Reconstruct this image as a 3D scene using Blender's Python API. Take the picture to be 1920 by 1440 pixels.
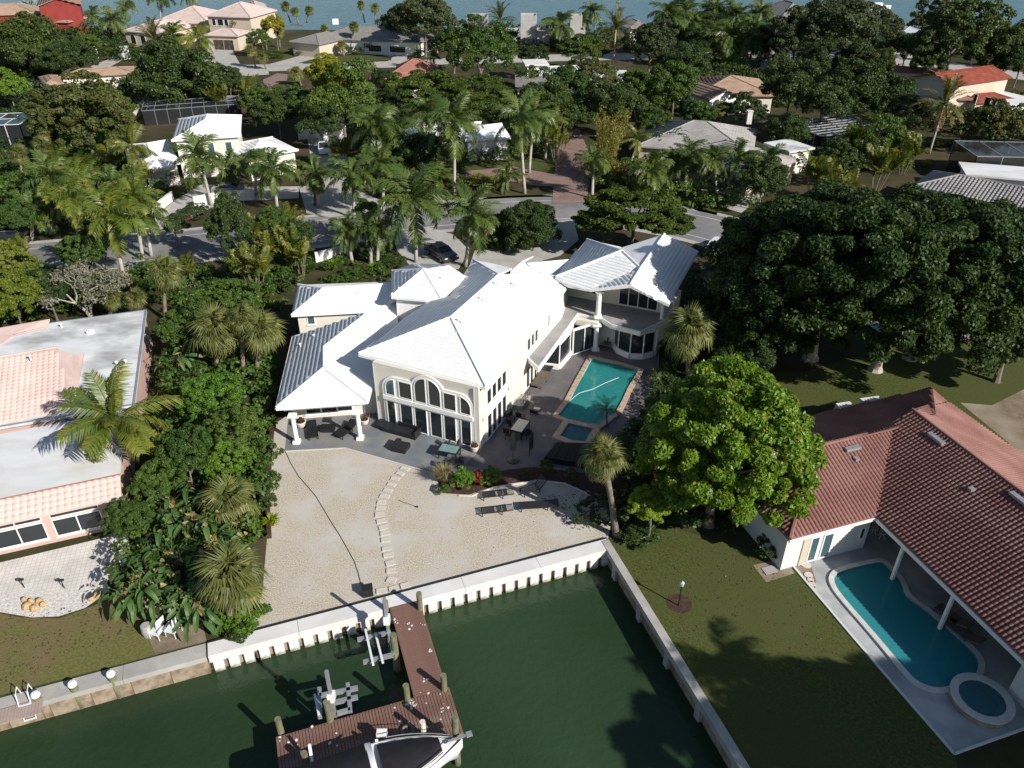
import bpy, math, random
import numpy as np
from mathutils import Vector, Matrix

for _o in list(bpy.data.objects):
    bpy.data.objects.remove(_o, do_unlink=True)
SC = bpy.context.scene
COL = SC.collection
# ------------------------------------------------------------------ camera, sky, sun, exposure
H = 36.0                       # drone height above the yard, metres
TH = math.radians(32.5)        # pitch below the horizon
F = 1461.0                     # focal length in photo pixels (1920 wide)
cam_d = bpy.data.cameras.new('camera'); cam = bpy.data.objects.new('camera', cam_d); COL.objects.link(cam)
cam_d.sensor_width = 36.0; cam_d.lens = 36.0 * F / 1920.0; cam_d.clip_start = 0.5; cam_d.clip_end = 6000
cam.location = (0, 0, H); cam.rotation_euler = (math.pi / 2 - TH, 0, 0)
SC.camera = cam
SUN_AZ = math.radians(-39.5)   # direction towards the sun, from +x
SUN_EL = math.radians(32.0)
world = bpy.data.worlds.new('World'); SC.world = world; world.use_nodes = True
_nt = world.node_tree
_sky = _nt.nodes.new('ShaderNodeTexSky'); _sky.sky_type = 'NISHITA'; _sky.sun_disc = False
_sky.sun_elevation = SUN_EL; _sky.sun_rotation = math.pi / 2 - SUN_AZ
_sky.air_density = 1.0; _sky.dust_density = 0.6; _sky.ozone_density = 1.4
_bg = _nt.nodes['Background']; _bg.inputs['Strength'].default_value = 0.068
_nt.links.new(_sky.outputs[0], _bg.inputs[0])
_sd = bpy.data.lights.new('sun', 'SUN'); _so = bpy.data.objects.new('sun', _sd); COL.objects.link(_so)
_sd.energy = 5.0; _sd.angle = math.radians(0.5); _sd.color = (1.0, 0.945, 0.86)
_so.rotation_euler = Vector((math.cos(SUN_AZ) * math.cos(SUN_EL), math.sin(SUN_AZ) * math.cos(SUN_EL), math.sin(SUN_EL))).to_track_quat('Z', 'Y').to_euler()
_so.location = (60, -60, 80)
SC.view_settings.view_transform = 'Standard'; SC.view_settings.look = 'None'
SC.view_settings.exposure = 0.40; SC.view_settings.gamma = 1.0; SC.view_settings.use_curve_mapping = False
SC.cycles.max_bounces = 6; SC.cycles.diffuse_bounces = 2; SC.cycles.glossy_bounces = 3
SC.cycles.transmission_bounces = 4; SC.cycles.transparent_max_bounces = 4

# ------------------------------------------------------------------ measuring helpers
def ray(px, py):
    a = (px - 960) / F; b = (py - 720) / F
    return np.array([a, math.cos(TH) - b * math.sin(TH), -math.sin(TH) - b * math.cos(TH)])
def P(px, py, z=0.0):
    d = ray(px, py)
    return np.array([0, 0, H]) + (z - H) / d[2] * d
def proj(p):
    q = np.array(p, float) - [0, 0, H]
    d = q @ np.array([0, math.cos(TH), -math.sin(TH)]); v = q @ np.array([0, -math.sin(TH), -math.cos(TH)])
    return 960 + F * q[0] / d, 720 + F * v / d
def pxm(px, py, z=0):          # photo pixels per metre at that spot
    p = P(px, py, z) - [0, 0, H]
    return F / (p @ np.array([0, math.cos(TH), -math.sin(TH)]))
def hgt(base, top_y, z=0):
    B = P(base[0], base[1], z); lo, hi = 0.0, 40.0
    for _ in range(30):
        m = (lo + hi) / 2
        if proj((B[0], B[1], z + m))[1] > top_y: lo = m
        else: hi = m
    return lo
def onplane(px, py, p0, n):
    d = ray(px, py); o = np.array([0, 0, H])
    return o + ((np.array(p0) - o) @ n) / (d @ n) * d
def wallpt(px, py, A, B):      # point of the pixel on the vertical plane through A, B -> (u, z)
    A = np.array(A[:2], float); B = np.array(B[:2], float); t = (B - A) / np.linalg.norm(B - A); n = np.array([-t[1], t[0]])
    d = ray(px, py); s = (A @ n) / (d[:2] @ n)
    p = np.array([0, 0, H]) + s * d
    return float((p[:2] - A) @ t), float(p[2])

# ------------------------------------------------------------------ objects
def tag(o, label=None, cat=None, group=None, kind=None):
    if label: o['label'] = label
    if cat: o['category'] = cat
    if group: o['group'] = group
    if kind: o['kind'] = kind
    return o
def empty(name, loc, label, cat, group=None, rz=0.0, kind=None):
    o = bpy.data.objects.new(name, None); COL.objects.link(o)
    o.location = (float(loc[0]), float(loc[1]), float(loc[2]) if len(loc) > 2 else 0.0); o.rotation_euler = (0, 0, rz); o.empty_display_size = 0.3
    return tag(o, label, cat, group, kind)
def link(name, data, parent=None, loc=None, rot=None, scale=None, mw=None):
    o = bpy.data.objects.new(name, data); COL.objects.link(o)
    if parent is not None: o.parent = parent
    if loc is not None: o.location = [float(c) for c in loc]
    if rot is not None: o.rotation_euler = rot
    if scale is not None: o.scale = (scale,) * 3 if isinstance(scale, (int, float)) else scale
    if mw is not None: o.matrix_local = mw
    return o
def np_mesh(name, V, Fc, mat, smooth=False, k=None):
    """V (n,3); Fc: (m,k) int array or list of lists"""
    me = bpy.data.meshes.new(name)
    if isinstance(Fc, np.ndarray):
        V = np.asarray(V, dtype=np.float32); m, k = Fc.shape
        me.vertices.add(len(V)); me.vertices.foreach_set('co', V.ravel())
        me.loops.add(m * k); me.loops.foreach_set('vertex_index', Fc.ravel().astype(np.int32))
        me.polygons.add(m); me.polygons.foreach_set('loop_start', np.arange(0, m * k, k, dtype=np.int32))
        me.polygons.foreach_set('loop_total', np.full(m, k, dtype=np.int32))
        me.update(calc_edges=True)
    else:
        me.from_pydata([tuple(map(float, v)) for v in V], [], Fc)
    if mat is not None:
        me.materials.append(mat)
    if smooth:
        me.polygons.foreach_set('use_smooth', np.ones(len(me.polygons), dtype=bool))
    me.update()
    return me
def rotz(a):
    c, s = math.cos(a), math.sin(a)
    return np.array([[c, -s, 0], [s, c, 0], [0, 0, 1.0]])
class MB:
    def __init__(self): self.v = []; self.f = []
    def add(self, V, Fc):
        n = len(self.v); self.v += [tuple(map(float, p)) for p in V]; self.f += [[i + n for i in f] for f in Fc]; return self
    def box(self, c, d, rz=0.0, M=None):
        V = np.array([[x, y, z] for z in (-.5, .5) for y in (-.5, .5) for x in (-.5, .5)]) * np.array(d, float)
        V = V @ (rotz(rz) if M is None else np.array(M)).T + np.array(c, float)
        return self.add(V, [[0, 2, 3, 1], [4, 5, 7, 6], [0, 1, 5, 4], [2, 6, 7, 3], [0, 4, 6, 2], [1, 3, 7, 5]])
    def beam(self, a, b, w, h):      # box from a to b, w wide, h high (centred)
        a = np.array(a, float); b = np.array(b, float); d = b - a; L = np.linalg.norm(d); x = d / L
        up = np.array([0, 0, 1.0]) if abs(x[2]) < .95 else np.array([0, 1.0, 0])
        y = np.cross(up, x); y /= np.linalg.norm(y); z = np.cross(x, y)
        return self.box((a + b) / 2, (L, w, h), M=np.array([x, y, z]).T)
    def prism(self, poly, z0, z1):
        n = len(poly)
        poly = ccw(poly)
        V = [(p[0], p[1], z0) for p in poly] + [(p[0], p[1], z1) for p in poly]
        return self.add(V, [list(range(n))[::-1], list(range(n, 2 * n))] + [[i, (i + 1) % n, n + (i + 1) % n, n + i] for i in range(n)])
    def cyl(self, a, b, r0, r1=None, n=10, cap=True):
        r1 = r0 if r1 is None else r1
        return self.tube([a, b], [r0, r1], n, cap)
    def tube(self, path, r, n=8, cap=True):
        path = [np.array(p, float) for p in path]; m = len(path)
        r = [r] * m if isinstance(r, (int, float)) else list(r)
        V = []; F_ = []
        prev = None
        for i, p in enumerate(path):
            d = path[min(i + 1, m - 1)] - path[max(i - 1, 0)]; d = d / (np.linalg.norm(d) + 1e-9)
            if prev is None:
                u = np.cross(d, [0, 0, 1.0]) if abs(d[2]) < .9 else np.cross(d, [1.0, 0, 0])
            else:
                u = prev - d * (prev @ d)
            u = u / (np.linalg.norm(u) + 1e-9); w = np.cross(d, u); prev = u
            for k in range(n):
                a = 2 * math.pi * k / n; V.append(p + r[i] * (math.cos(a) * u + math.sin(a) * w))
        for i in range(m - 1):
            for k in range(n):
                F_.append([i * n + k, i * n + (k + 1) % n, (i + 1) * n + (k + 1) % n, (i + 1) * n + k])
        if cap: F_ += [list(range(n))[::-1], list(range((m - 1) * n, m * n))]
        return self.add(V, F_)
    def lathe(self, c, prof, n=14):   # prof: (r, z)
        V = []; F_ = []; c = np.array(c, float)
        for r, z in prof:
            for k in range(n):
                a = 2 * math.pi * k / n; V.append(c + [r * math.cos(a), r * math.sin(a), z])
        for i in range(len(prof) - 1):
            for k in range(n):
                F_.append([i * n + k, i * n + (k + 1) % n, (i + 1) * n + (k + 1) % n, (i + 1) * n + k])
        F_ += [list(range(n))[::-1], list(range((len(prof) - 1) * n, len(prof) * n))]
        return self.add(V, F_)
    def ring(self, outer, inner, z0, z1):  # band between two closed loops with the same count
        n = len(outer); o = [tuple(p[:2]) for p in outer]; i_ = [tuple(p[:2]) for p in inner]
        V = [(x, y, z1) for x, y in o] + [(x, y, z1) for x, y in i_] + [(x, y, z0) for x, y in o] + [(x, y, z0) for x, y in i_]
        F_ = []
        for k in range(n):
            j = (k + 1) % n
            F_ += [[k, j, n + j, n + k], [k, 2 * n + k, 2 * n + j, j], [n + k, n + j, 3 * n + j, 3 * n + k], [2 * n + k, 3 * n + k, 3 * n + j, 2 * n + j]]
        return self.add(V, F_)
    def mesh(self, name, mat, smooth=False):
        return np_mesh(name, self.v, self.f, mat, smooth)
    def obj(self, name, mat, parent=None, smooth=False, loc=None, bevel=None):
        o = link(name, self.mesh(name, mat, smooth), parent, loc)
        if parent is not None and loc is None and parent.type == 'EMPTY' and not getattr(self, 'local', False):
            o.matrix_parent_inverse = parent_inv(parent)
        return o
def parent_inv(p):
    M = Matrix.Translation(p.location) @ p.rotation_euler.to_matrix().to_4x4()
    return M.inverted()
def area2(poly):
    return sum(poly[i][0] * poly[(i + 1) % len(poly)][1] - poly[(i + 1) % len(poly)][0] * poly[i][1] for i in range(len(poly)))
def ccw(poly):
    poly = [tuple(map(float, p[:2])) for p in poly]
    return poly if area2(poly) > 0 else poly[::-1]
def sheet(name, poly, z, mat, kind='structure', parent=None, label=None, cat=None, skirt=0.0, holes=()):
    """flat polygon, triangulated, optional skirt going down"""
    from mathutils.geometry import tessellate_polygon
    poly = ccw(poly)
    no_ = len(poly); loops = [poly] + [ccw(h)[::-1] for h in holes]
    tri = tessellate_polygon([[Vector((x, y, 0)) for x, y in l] for l in loops])
    poly = [q for l in loops for q in l]
    V = [(x, y, z) for x, y in poly]; Fc = []
    for t in tri:
        a, b, c = t; A, B, C = poly[a], poly[b], poly[c]
        cr = (B[0] - A[0]) * (C[1] - A[1]) - (B[1] - A[1]) * (C[0] - A[0])
        Fc.append([a, b, c] if cr > 0 else [a, c, b])
    if skirt:
        n = no_; m_ = len(V); V += [(x, y, z - skirt) for x, y in poly[:n]]
        for i in range(n):
            j = (i + 1) % n; Fc.append([i, m_ + i, m_ + j, j])
    o = link(name, np_mesh(name, V, Fc, mat), parent)
    if parent is None: tag(o, label, cat, None, kind)
    elif parent.type == 'EMPTY': o.matrix_parent_inverse = parent_inv(parent)
    return o
def smooth_loop(pts, n=4, closed=True):     # Catmull-Rom
    pts = [np.array(p, float) for p in pts]; m = len(pts); out = []
    for i in range(m if closed else m - 1):
        p0, p1, p2, p3 = (pts[(i - 1) % m], pts[i], pts[(i + 1) % m], pts[(i + 2) % m]) if closed else (pts[max(i - 1, 0)], pts[i], pts[i + 1], pts[min(i + 2, m - 1)])
        for k in range(n):
            t = k / n
            out.append(.5 * ((2 * p1) + (-p0 + p2) * t + (2 * p0 - 5 * p1 + 4 * p2 - p3) * t * t + (-p0 + 3 * p1 - 3 * p2 + p3) * t ** 3))
    if not closed: out.append(pts[-1])
    return out
def inset(poly, d):                           # move every edge of a ccw polygon inwards by d
    poly = [np.array(p[:2], float) for p in ccw(poly)]; n = len(poly); out = []
    for i in range(n):
        a, b, c = poly[i - 1], poly[i], poly[(i + 1) % n]
        t1 = (b - a) / np.linalg.norm(b - a); t2 = (c - b) / np.linalg.norm(c - b)
        n1 = np.array([-t1[1], t1[0]]); n2 = np.array([-t2[1], t2[0]])
        k = n1 + n2; k = k / max(np.linalg.norm(k) ** 2, .15) * 2
        out.append(b + k * d)
    return out
def in_poly(x, y, poly):
    r = np.zeros(np.shape(x), bool); n = len(poly)
    for i in range(n):
        x1, y1 = poly[i][0], poly[i][1]; x2, y2 = poly[(i + 1) % n][0], poly[(i + 1) % n][1]
        if y1 == y2: continue
        c = ((y1 > y) != (y2 > y)) & (x < (x2 - x1) * (y - y1) / (y2 - y1) + x1)
        r ^= c
    return r

# ------------------------------------------------------------------ materials
def _new(name):
    m = bpy.data.materials.new(name); m.use_nodes = True
    nt = m.node_tree; return m, nt, nt.nodes['Principled BSDF']
def N(nt, typ, **kw):
    n = nt.nodes.new(typ)
    for k, v in kw.items():
        if k in n.inputs: n.inputs[k].default_value = v
        else: setattr(n, k, v)
    return n
def rgb(c): return (c[0], c[1], c[2], 1.0)
def mat(name, c, c2=None, scale=1.0, rough=.7, spec=.3, bump=0.0, bscale=None, metal=0.0, detail=4.0, lo=.35, hi=.65, c3=None, s3=.15, coat=0.0, stretch=None):
    m, nt, b = _new(name); L = nt.links.new
    b.inputs['Roughness'].default_value = rough; b.inputs['Specular IOR Level'].default_value = spec; b.inputs['Metallic'].default_value = metal
    if coat: b.inputs['Coat Weight'].default_value = coat
    b.inputs['Base Color'].default_value = rgb(c)
    tc = N(nt, 'ShaderNodeTexCoord'); src = tc.outputs['Object']
    if stretch:
        mp = N(nt, 'ShaderNodeMapping'); mp.inputs['Scale'].default_value = stretch; L(src, mp.inputs[0]); src = mp.outputs[0]
    if c2 is not None:
        no = N(nt, 'ShaderNodeTexNoise', Scale=scale, Detail=detail, Roughness=.6); L(src, no.inputs['Vector'])
        mr = N(nt, 'ShaderNodeMapRange'); mr.inputs[1].default_value = lo; mr.inputs[2].default_value = hi; L(no.outputs['Fac'], mr.inputs[0])
        mx = N(nt, 'ShaderNodeMix', data_type='RGBA'); mx.inputs[6].default_value = rgb(c); mx.inputs[7].default_value = rgb(c2)
        L(mr.outputs[0], mx.inputs[0]); out = mx.outputs[2]
        if c3 is not None:
            n3 = N(nt, 'ShaderNodeTexNoise', Scale=s3, Detail=3.0, Roughness=.6); L(src, n3.inputs['Vector'])
            r3 = N(nt, 'ShaderNodeMapRange'); r3.inputs[1].default_value = .45; r3.inputs[2].default_value = .65; L(n3.outputs['Fac'], r3.inputs[0])
            m3 = N(nt, 'ShaderNodeMix', data_type='RGBA'); L(out, m3.inputs[6]); m3.inputs[7].default_value = rgb(c3); L(r3.outputs[0], m3.inputs[0]); out = m3.outputs[2]
        L(out, b.inputs['Base Color'])
    if bump:
        nb = N(nt, 'ShaderNodeTexNoise', Scale=bscale or scale * 3, Detail=5.0); L(src, nb.inputs['Vector'])
        bp = N(nt, 'ShaderNodeBump', Strength=1.0, Distance=bump); L(nb.outputs['Fac'], bp.inputs['Height']); L(bp.outputs[0], b.inputs['Normal'])
    return m
def brickmat(name, c, c2, mortar, w, h, rough=.8, rz=0.0, offs=.5, msize=.02, bump=.01):
    m, nt, b = _new(name); L = nt.links.new
    b.inputs['Roughness'].default_value = rough; b.inputs['Specular IOR Level'].default_value = .25
    tc = N(nt, 'ShaderNodeTexCoord'); mp = N(nt, 'ShaderNodeMapping'); mp.inputs['Rotation'].default_value = (0, 0, rz); L(tc.outputs['Object'], mp.inputs[0])
    br = N(nt, 'ShaderNodeTexBrick', offset=offs); L(mp.outputs[0], br.inputs['Vector'])
    br.inputs['Color1'].default_value = rgb(c); br.inputs['Color2'].default_value = rgb(c2); br.inputs['Mortar'].default_value = rgb(mortar)
    br.inputs['Scale'].default_value = 1.0; br.inputs['Brick Width'].default_value = w; br.inputs['Row Height'].default_value = h; br.inputs['Mortar Size'].default_value = msize
    no = N(nt, 'ShaderNodeTexNoise', Scale=.6, Detail=6.0); L(tc.outputs['Object'], no.inputs['Vector'])
    mx = N(nt, 'ShaderNodeMix', data_type='RGBA', blend_type='MULTIPLY'); mx.inputs[0].default_value = .5
    cr = N(nt, 'ShaderNodeMapRange'); cr.inputs[1].default_value = .3; cr.inputs[2].default_value = .7; cr.inputs[3].default_value = .6; cr.inputs[4].default_value = 1.15
    L(no.outputs['Fac'], cr.inputs[0]); L(br.outputs['Color'], mx.inputs[6]); L(cr.outputs[0], mx.inputs[7]); L(mx.outputs[2], b.inputs['Base Color'])
    bp = N(nt, 'ShaderNodeBump', Strength=.6, Distance=bump); bp.invert = True; L(br.outputs['Fac'], bp.inputs['Height']); L(bp.outputs[0], b.inputs['Normal'])
    return m
def leafmat(name, c, c2, trans=.3, rough=.5, spec=.35, dead=None, deadp=.06):
    m, nt, b = _new(name); L = nt.links.new
    b.inputs['Roughness'].default_value = rough; b.inputs['Specular IOR Level'].default_value = spec
    ge = N(nt, 'ShaderNodeNewGeometry'); oi = N(nt, 'ShaderNodeObjectInfo'); tc = N(nt, 'ShaderNodeTexCoord')
    no = N(nt, 'ShaderNodeTexNoise', Scale=.45, Detail=2.0); L(tc.outputs['Object'], no.inputs['Vector'])
    a = N(nt, 'ShaderNodeMath', operation='MULTIPLY'); L(ge.outputs['Random Per Island'], a.inputs[0]); a.inputs[1].default_value = .55
    n1 = N(nt, 'ShaderNodeMapRange'); n1.inputs[1].default_value = .35; n1.inputs[2].default_value = .65; n1.inputs[4].default_value = .55; L(no.outputs['Fac'], n1.inputs[0])
    s = N(nt, 'ShaderNodeMath', operation='ADD'); L(a.outputs[0], s.inputs[0]); L(n1.outputs[0], s.inputs[1])
    mx = N(nt, 'ShaderNodeMix', data_type='RGBA'); mx.clamp_factor = True; mx.inputs[6].default_value = rgb(c); mx.inputs[7].default_value = rgb(c2); L(s.outputs[0], mx.inputs[0])
    out = mx.outputs[2]
    if dead is not None:
        g = N(nt, 'ShaderNodeMath', operation='LESS_THAN'); fr = N(nt, 'ShaderNodeMath', operation='FRACT'); ml = N(nt, 'ShaderNodeMath', operation='MULTIPLY'); ml.inputs[1].default_value = 7.31
        L(ge.outputs['Random Per Island'], ml.inputs[0]); L(ml.outputs[0], fr.inputs[0]); L(fr.outputs[0], g.inputs[0]); g.inputs[1].default_value = deadp
        m3 = N(nt, 'ShaderNodeMix', data_type='RGBA'); L(out, m3.inputs[6]); m3.inputs[7].default_value = rgb(dead); L(g.outputs[0], m3.inputs[0]); out = m3.outputs[2]
    hs = N(nt, 'ShaderNodeHueSaturation'); L(out, hs.inputs['Color'])
    mh = N(nt, 'ShaderNodeMapRange'); mh.inputs[3].default_value = .485; mh.inputs[4].default_value = .515; L(oi.outputs['Random'], mh.inputs[0]); L(mh.outputs[0], hs.inputs['Hue'])
    mv = N(nt, 'ShaderNodeMapRange'); mv.inputs[3].default_value = 1.2; mv.inputs[4].default_value = .8; L(oi.outputs['Random'], mv.inputs[0]); L(mv.outputs[0], hs.inputs['Value'])
    out = hs.outputs[0]
    L(out, b.inputs['Base Color'])
    tr = N(nt, 'ShaderNodeBsdfTranslucent'); tg = N(nt, 'ShaderNodeMix', data_type='RGBA', blend_type='MULTIPLY'); tg.inputs[0].default_value = 1.0; L(out, tg.inputs[6]); tg.inputs[7].default_value = (1.25, 1.3, .5, 1); L(tg.outputs[2], tr.inputs[0])
    ms = N(nt, 'ShaderNodeMixShader'); ms.inputs[0].default_value = trans
    L(b.outputs[0], ms.inputs[1]); L(tr.outputs[0], ms.inputs[2]); L(ms.outputs[0], nt.nodes['Material Output'].inputs[0])
    return m
def glassmat(name, c, rough=.05, spec=.6):
    m, nt, b = _new(name)
    b.inputs['Base Color'].default_value = rgb(c); b.inputs['Roughness'].default_value = rough; b.inputs['Specular IOR Level'].default_value = spec
    return m
def watermat(name, c, c2, nscale=.08, rough=.06, wave=1.0, wdist=.03, stretch=(1, 1, 1), ripple=None, emis=None):
    m, nt, b = _new(name); L = nt.links.new
    b.inputs['Roughness'].default_value = rough; b.inputs['IOR'].default_value = 1.33; b.inputs['Specular IOR Level'].default_value = .3 if name == 'bay_water' else .5
    tc = N(nt, 'ShaderNodeTexCoord'); mp = N(nt, 'ShaderNodeMapping'); mp.inputs['Scale'].default_value = stretch; L(tc.outputs['Object'], mp.inputs[0])
    no = N(nt, 'ShaderNodeTexNoise', Scale=nscale, Detail=4.0); L(tc.outputs['Object'], no.inputs['Vector'])
    mr = N(nt, 'ShaderNodeMapRange'); mr.inputs[1].default_value = .3; mr.inputs[2].default_value = .7; L(no.outputs['Fac'], mr.inputs[0])
    mx = N(nt, 'ShaderNodeMix', data_type='RGBA'); mx.inputs[6].default_value = rgb(c); mx.inputs[7].default_value = rgb(c2); L(mr.outputs[0], mx.inputs[0]); L(mx.outputs[2], b.inputs['Base Color'])
    w = N(nt, 'ShaderNodeTexNoise', Scale=wave, Detail=4.0, Roughness=.6); L(mp.outputs[0], w.inputs['Vector'])
    bp = N(nt, 'ShaderNodeBump', Strength=1.0, Distance=wdist); L(w.outputs['Fac'], bp.inputs['Height']); L(bp.outputs[0], b.inputs['Normal'])
    return m
M = {}
def setup_mats():
    M['white_roof'] = mat('white_roof_tile', (.84, .84, .82), (.74, .75, .76), 1.3, .75, .2, c3=(.76, .77, .77), s3=.35)
    M['course_shadow'] = mat('roof_course_shadow', (.17, .19, .22), (.12, .13, .15), 2, .9, .1)  # shadow lines of the tile courses as a dark colour, not applied anywhere
    M['white_paint'] = mat('white_paint', (.82, .82, .80), (.76, .76, .74), 2.0, .5, .35)
    M['cream_wall'] = mat('cream_stucco', (.70, .67, .59), (.64, .61, .53), .8, .85, .2, bump=.004, bscale=30)
    M['grey_fascia'] = mat('grey_fascia', (.42, .45, .50), (.36, .39, .43), 2, .6)
    M['dark_gap'] = mat('dark_gap', (.03, .03, .03), rough=.9)
    M['glass'] = glassmat('window_glass', (.018, .024, .028))
    M['glass_blue'] = glassmat('window_glass_blue', (.05, .10, .12))
    M['interior'] = mat('window_interior', (.10, .08, .07), (.02, .02, .02), 1.5, .8)
    M['conc'] = mat('concrete', (.42, .41, .39), (.34, .33, .31), .8, .85, .2, bump=.004, bscale=20, c3=(.30, .29, .27), s3=.3)
    M['conc_white'] = mat('white_concrete', (.66, .66, .65), (.58, .58, .57), .5, .8, .2, bump=.003, bscale=20)
    m_, nt_, b_ = _new('tide_stained_concrete'); b_.inputs['Roughness'].default_value = .85; tc_ = N(nt_, 'ShaderNodeTexCoord'); sx_ = N(nt_, 'ShaderNodeSeparateXYZ'); nt_.links.new(tc_.outputs['Object'], sx_.inputs[0])
    no_ = N(nt_, 'ShaderNodeTexNoise', Scale=5.0, Detail=5.0); nt_.links.new(tc_.outputs['Object'], no_.inputs['Vector']); ad_ = N(nt_, 'ShaderNodeMath', operation='MULTIPLY_ADD'); ad_.inputs[1].default_value = .45; nt_.links.new(no_.outputs['Fac'], ad_.inputs[0]); nt_.links.new(sx_.outputs[2], ad_.inputs[2])
    mr_ = N(nt_, 'ShaderNodeMapRange'); mr_.inputs[1].default_value = .22; mr_.inputs[2].default_value = .48; nt_.links.new(ad_.outputs[0], mr_.inputs[0]); mx_ = N(nt_, 'ShaderNodeMix', data_type='RGBA'); mx_.inputs[6].default_value = (.16, .13, .075, 1); mx_.inputs[7].default_value = (.64, .64, .62, 1)
    nt_.links.new(mr_.outputs[0], mx_.inputs[0]); nt_.links.new(mx_.outputs[2], b_.inputs['Base Color']); M['tide'] = m_
    M['conc_old'] = mat('stained_concrete', (.34, .29, .22), (.18, .12, .08), 1.6, .9, .2, bump=.01, bscale=10)
    M['asphalt'] = mat('asphalt', (.20, .20, .205), (.15, .15, .155), .5, .9, .2, bump=.004, bscale=60, c3=(.24, .235, .225), s3=.12)
    M['drive'] = mat('pale_driveway', (.42, .41, .38), (.34, .33, .31), .6, .85, .2, bump=.003, bscale=40)
    M['drive_pink'] = brickmat('pink_paver', (.30, .20, .17), (.24, .16, .14), (.15, .12, .10), .4, .2)
    M['road_white'] = mat('road_paint', (.60, .60, .58), (.45, .45, .44), 3, .7)
    M['patio'] = mat('grey_patio_tile', (.185, .20, .215), (.13, .145, .16), .6, .6, .35, c3=(.22, .215, .205), s3=.4)
    M['patio2'] = brickmat('pool_deck_tile', (.16, .145, .15), (.135, .125, .13), (.10, .095, .10), .6, .6, .65, .35, 0, .010, .003)
    M['tan_coping'] = mat('tan_coping', (.48, .36, .27), (.40, .30, .23), 2, .7)
    M['white_coping'] = mat('white_coping', (.60, .60, .58), (.48, .48, .46), 2, .75, bump=.004, bscale=20)
    M['brick_edge'] = brickmat('brick_coping', (.42, .33, .26), (.34, .25, .19), (.55, .53, .5), .35, .2, .8, 0, .5, .03)
    M['pool_deck'] = mat('weathered_deck', (.46, .47, .46), (.36, .38, .39), .8, .85, .2, bump=.004, bscale=20, c3=(.28, .29, .30), s3=.35)
    M['pink_wall'] = mat('pink_stucco', (.55, .38, .33), (.49, .34, .29), .7, .85, .2)
    M['pink_tile'] = mat('pale_pink_roof_tile', (.60, .45, .41), (.53, .40, .37), 1.0, .85, .2, c3=(.48, .37, .34), s3=.3)
    M['flat_roof'] = mat('white_flat_roof', (.66, .68, .69), (.58, .60, .61), .5, .8, .2, c3=(.34, .34, .34), s3=.22, stretch=(1, 1.6, 1))
    M['flat_roof2'] = mat('white_flat_roof_clean', (.66, .67, .68), (.60, .61, .62), .5, .8, .2, c3=(.54, .53, .51), s3=.25, stretch=(.6, 1.4, 1))
    M['red_tile'] = mat('faded_red_roof_tile', (.215, .105, .09), (.165, .08, .07), 1.2, .85, .2, c3=(.26, .14, .12), s3=.3)
    M['orange_tile'] = mat('orange_red_roof_tile', (.25, .062, .038), (.17, .042, .028), .9, .85, .2)
    M['salmon_tile'] = mat('salmon_roof_tile', (.34, .155, .115), (.28, .125, .095), .9, .85)
    M['grey_tile'] = mat('grey_roof_tile', (.33, .32, .31), (.26, .25, .245), 1.0, .85, .2, c3=(.37, .355, .34), s3=.2)
    M['grey_shingle'] = mat('grey_shingle', (.24, .23, .215), (.18, .175, .165), 1.0, .9, .2)
    M['brown_tile'] = mat('brown_roof_tile', (.36, .25, .18), (.28, .19, .14), .8, .85)
    M['beige_pink'] = mat('beige_pink_roof', (.52, .42, .39), (.46, .37, .34), .6, .85)
    M['red_wall'] = mat('red_wall', (.26, .04, .033), (.22, .033, .028), .5, .8)
    M['beige_wall'] = mat('beige_wall', (.56, .48, .38), (.50, .43, .34), .5, .85)
    M['grey_block'] = mat('grey_block', (.42, .40, .39), (.34, .33, .32), .8, .9, bump=.004, bscale=8)
    M['metal'] = mat('galvanised_metal', (.50, .52, .54), (.38, .40, .42), 2, .45, .5, metal=.6)
    M['alu_white'] = mat('white_aluminium', (.66, .68, .70), rough=.4, spec=.5)
    M['pile'] = mat('algae_timber', (.20, .21, .12), (.11, .10, .07), 2.5, .9, .2, bump=.01, bscale=20, stretch=(1, 1, .4))
    M['pile_cap'] = mat('white_pile_cap', (.78, .78, .76), rough=.5)
    M['plank'] = mat('brown_dock_board', (.19, .105, .080), (.15, .08, .062), 3, .75, .3, c3=(.22, .14, .115), s3=.8)
    M['plank_pink'] = mat('pale_dock_board', (.38, .29, .26), (.32, .25, .22), 2, .8)
    M['dropping'] = mat('bird_dropping', (.70, .70, .68), rough=.9)
    M['black'] = mat('black_wicker', (.014, .014, .016), (.022, .022, .024), 8, .5, .4, bump=.004, bscale=60)
    M['black_metal'] = mat('black_metal', (.02, .02, .022), rough=.4, spec=.5)
    M['cushion'] = mat('brown_cushion', (.13, .11, .09), (.10, .085, .07), 3, .9)
    M['grey_cloth'] = mat('grey_cloth', (.16, .15, .14), (.12, .115, .11), 4, .9)
    M['table_glass'] = glassmat('table_glass', (.16, .27, .26), .08)
    M['pot'] = mat('white_pot', (.66, .60, .54), (.60, .54, .48), 4, .6)
    M['hull'] = mat('white_gelcoat', (.78, .78, .77), rough=.25, spec=.5, coat=.4)
    M['cover'] = mat('black_canvas', (.012, .012, .015), (.018, .018, .022), 2, .75, .25, bump=.006, bscale=4)
    M['car_white'] = mat('white_car_paint', (.72, .73, .75), rough=.25, spec=.5, coat=.6)
    M['car_dark'] = mat('dark_car_paint', (.02, .022, .026), rough=.25, spec=.5, coat=.6)
    M['car_silver'] = mat('silver_car_paint', (.30, .32, .35), rough=.3, spec=.5, metal=.4, coat=.5)
    M['rubber'] = mat('rubber', (.02, .02, .02), rough=.85)
    M['rim'] = mat('wheel_rim', (.45, .46, .48), rough=.35, metal=.7)
    M['stone'] = mat('stepping_stone', (.56, .52, .46), (.48, .45, .40), 3, .9, .2, bump=.006, bscale=12)
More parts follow.
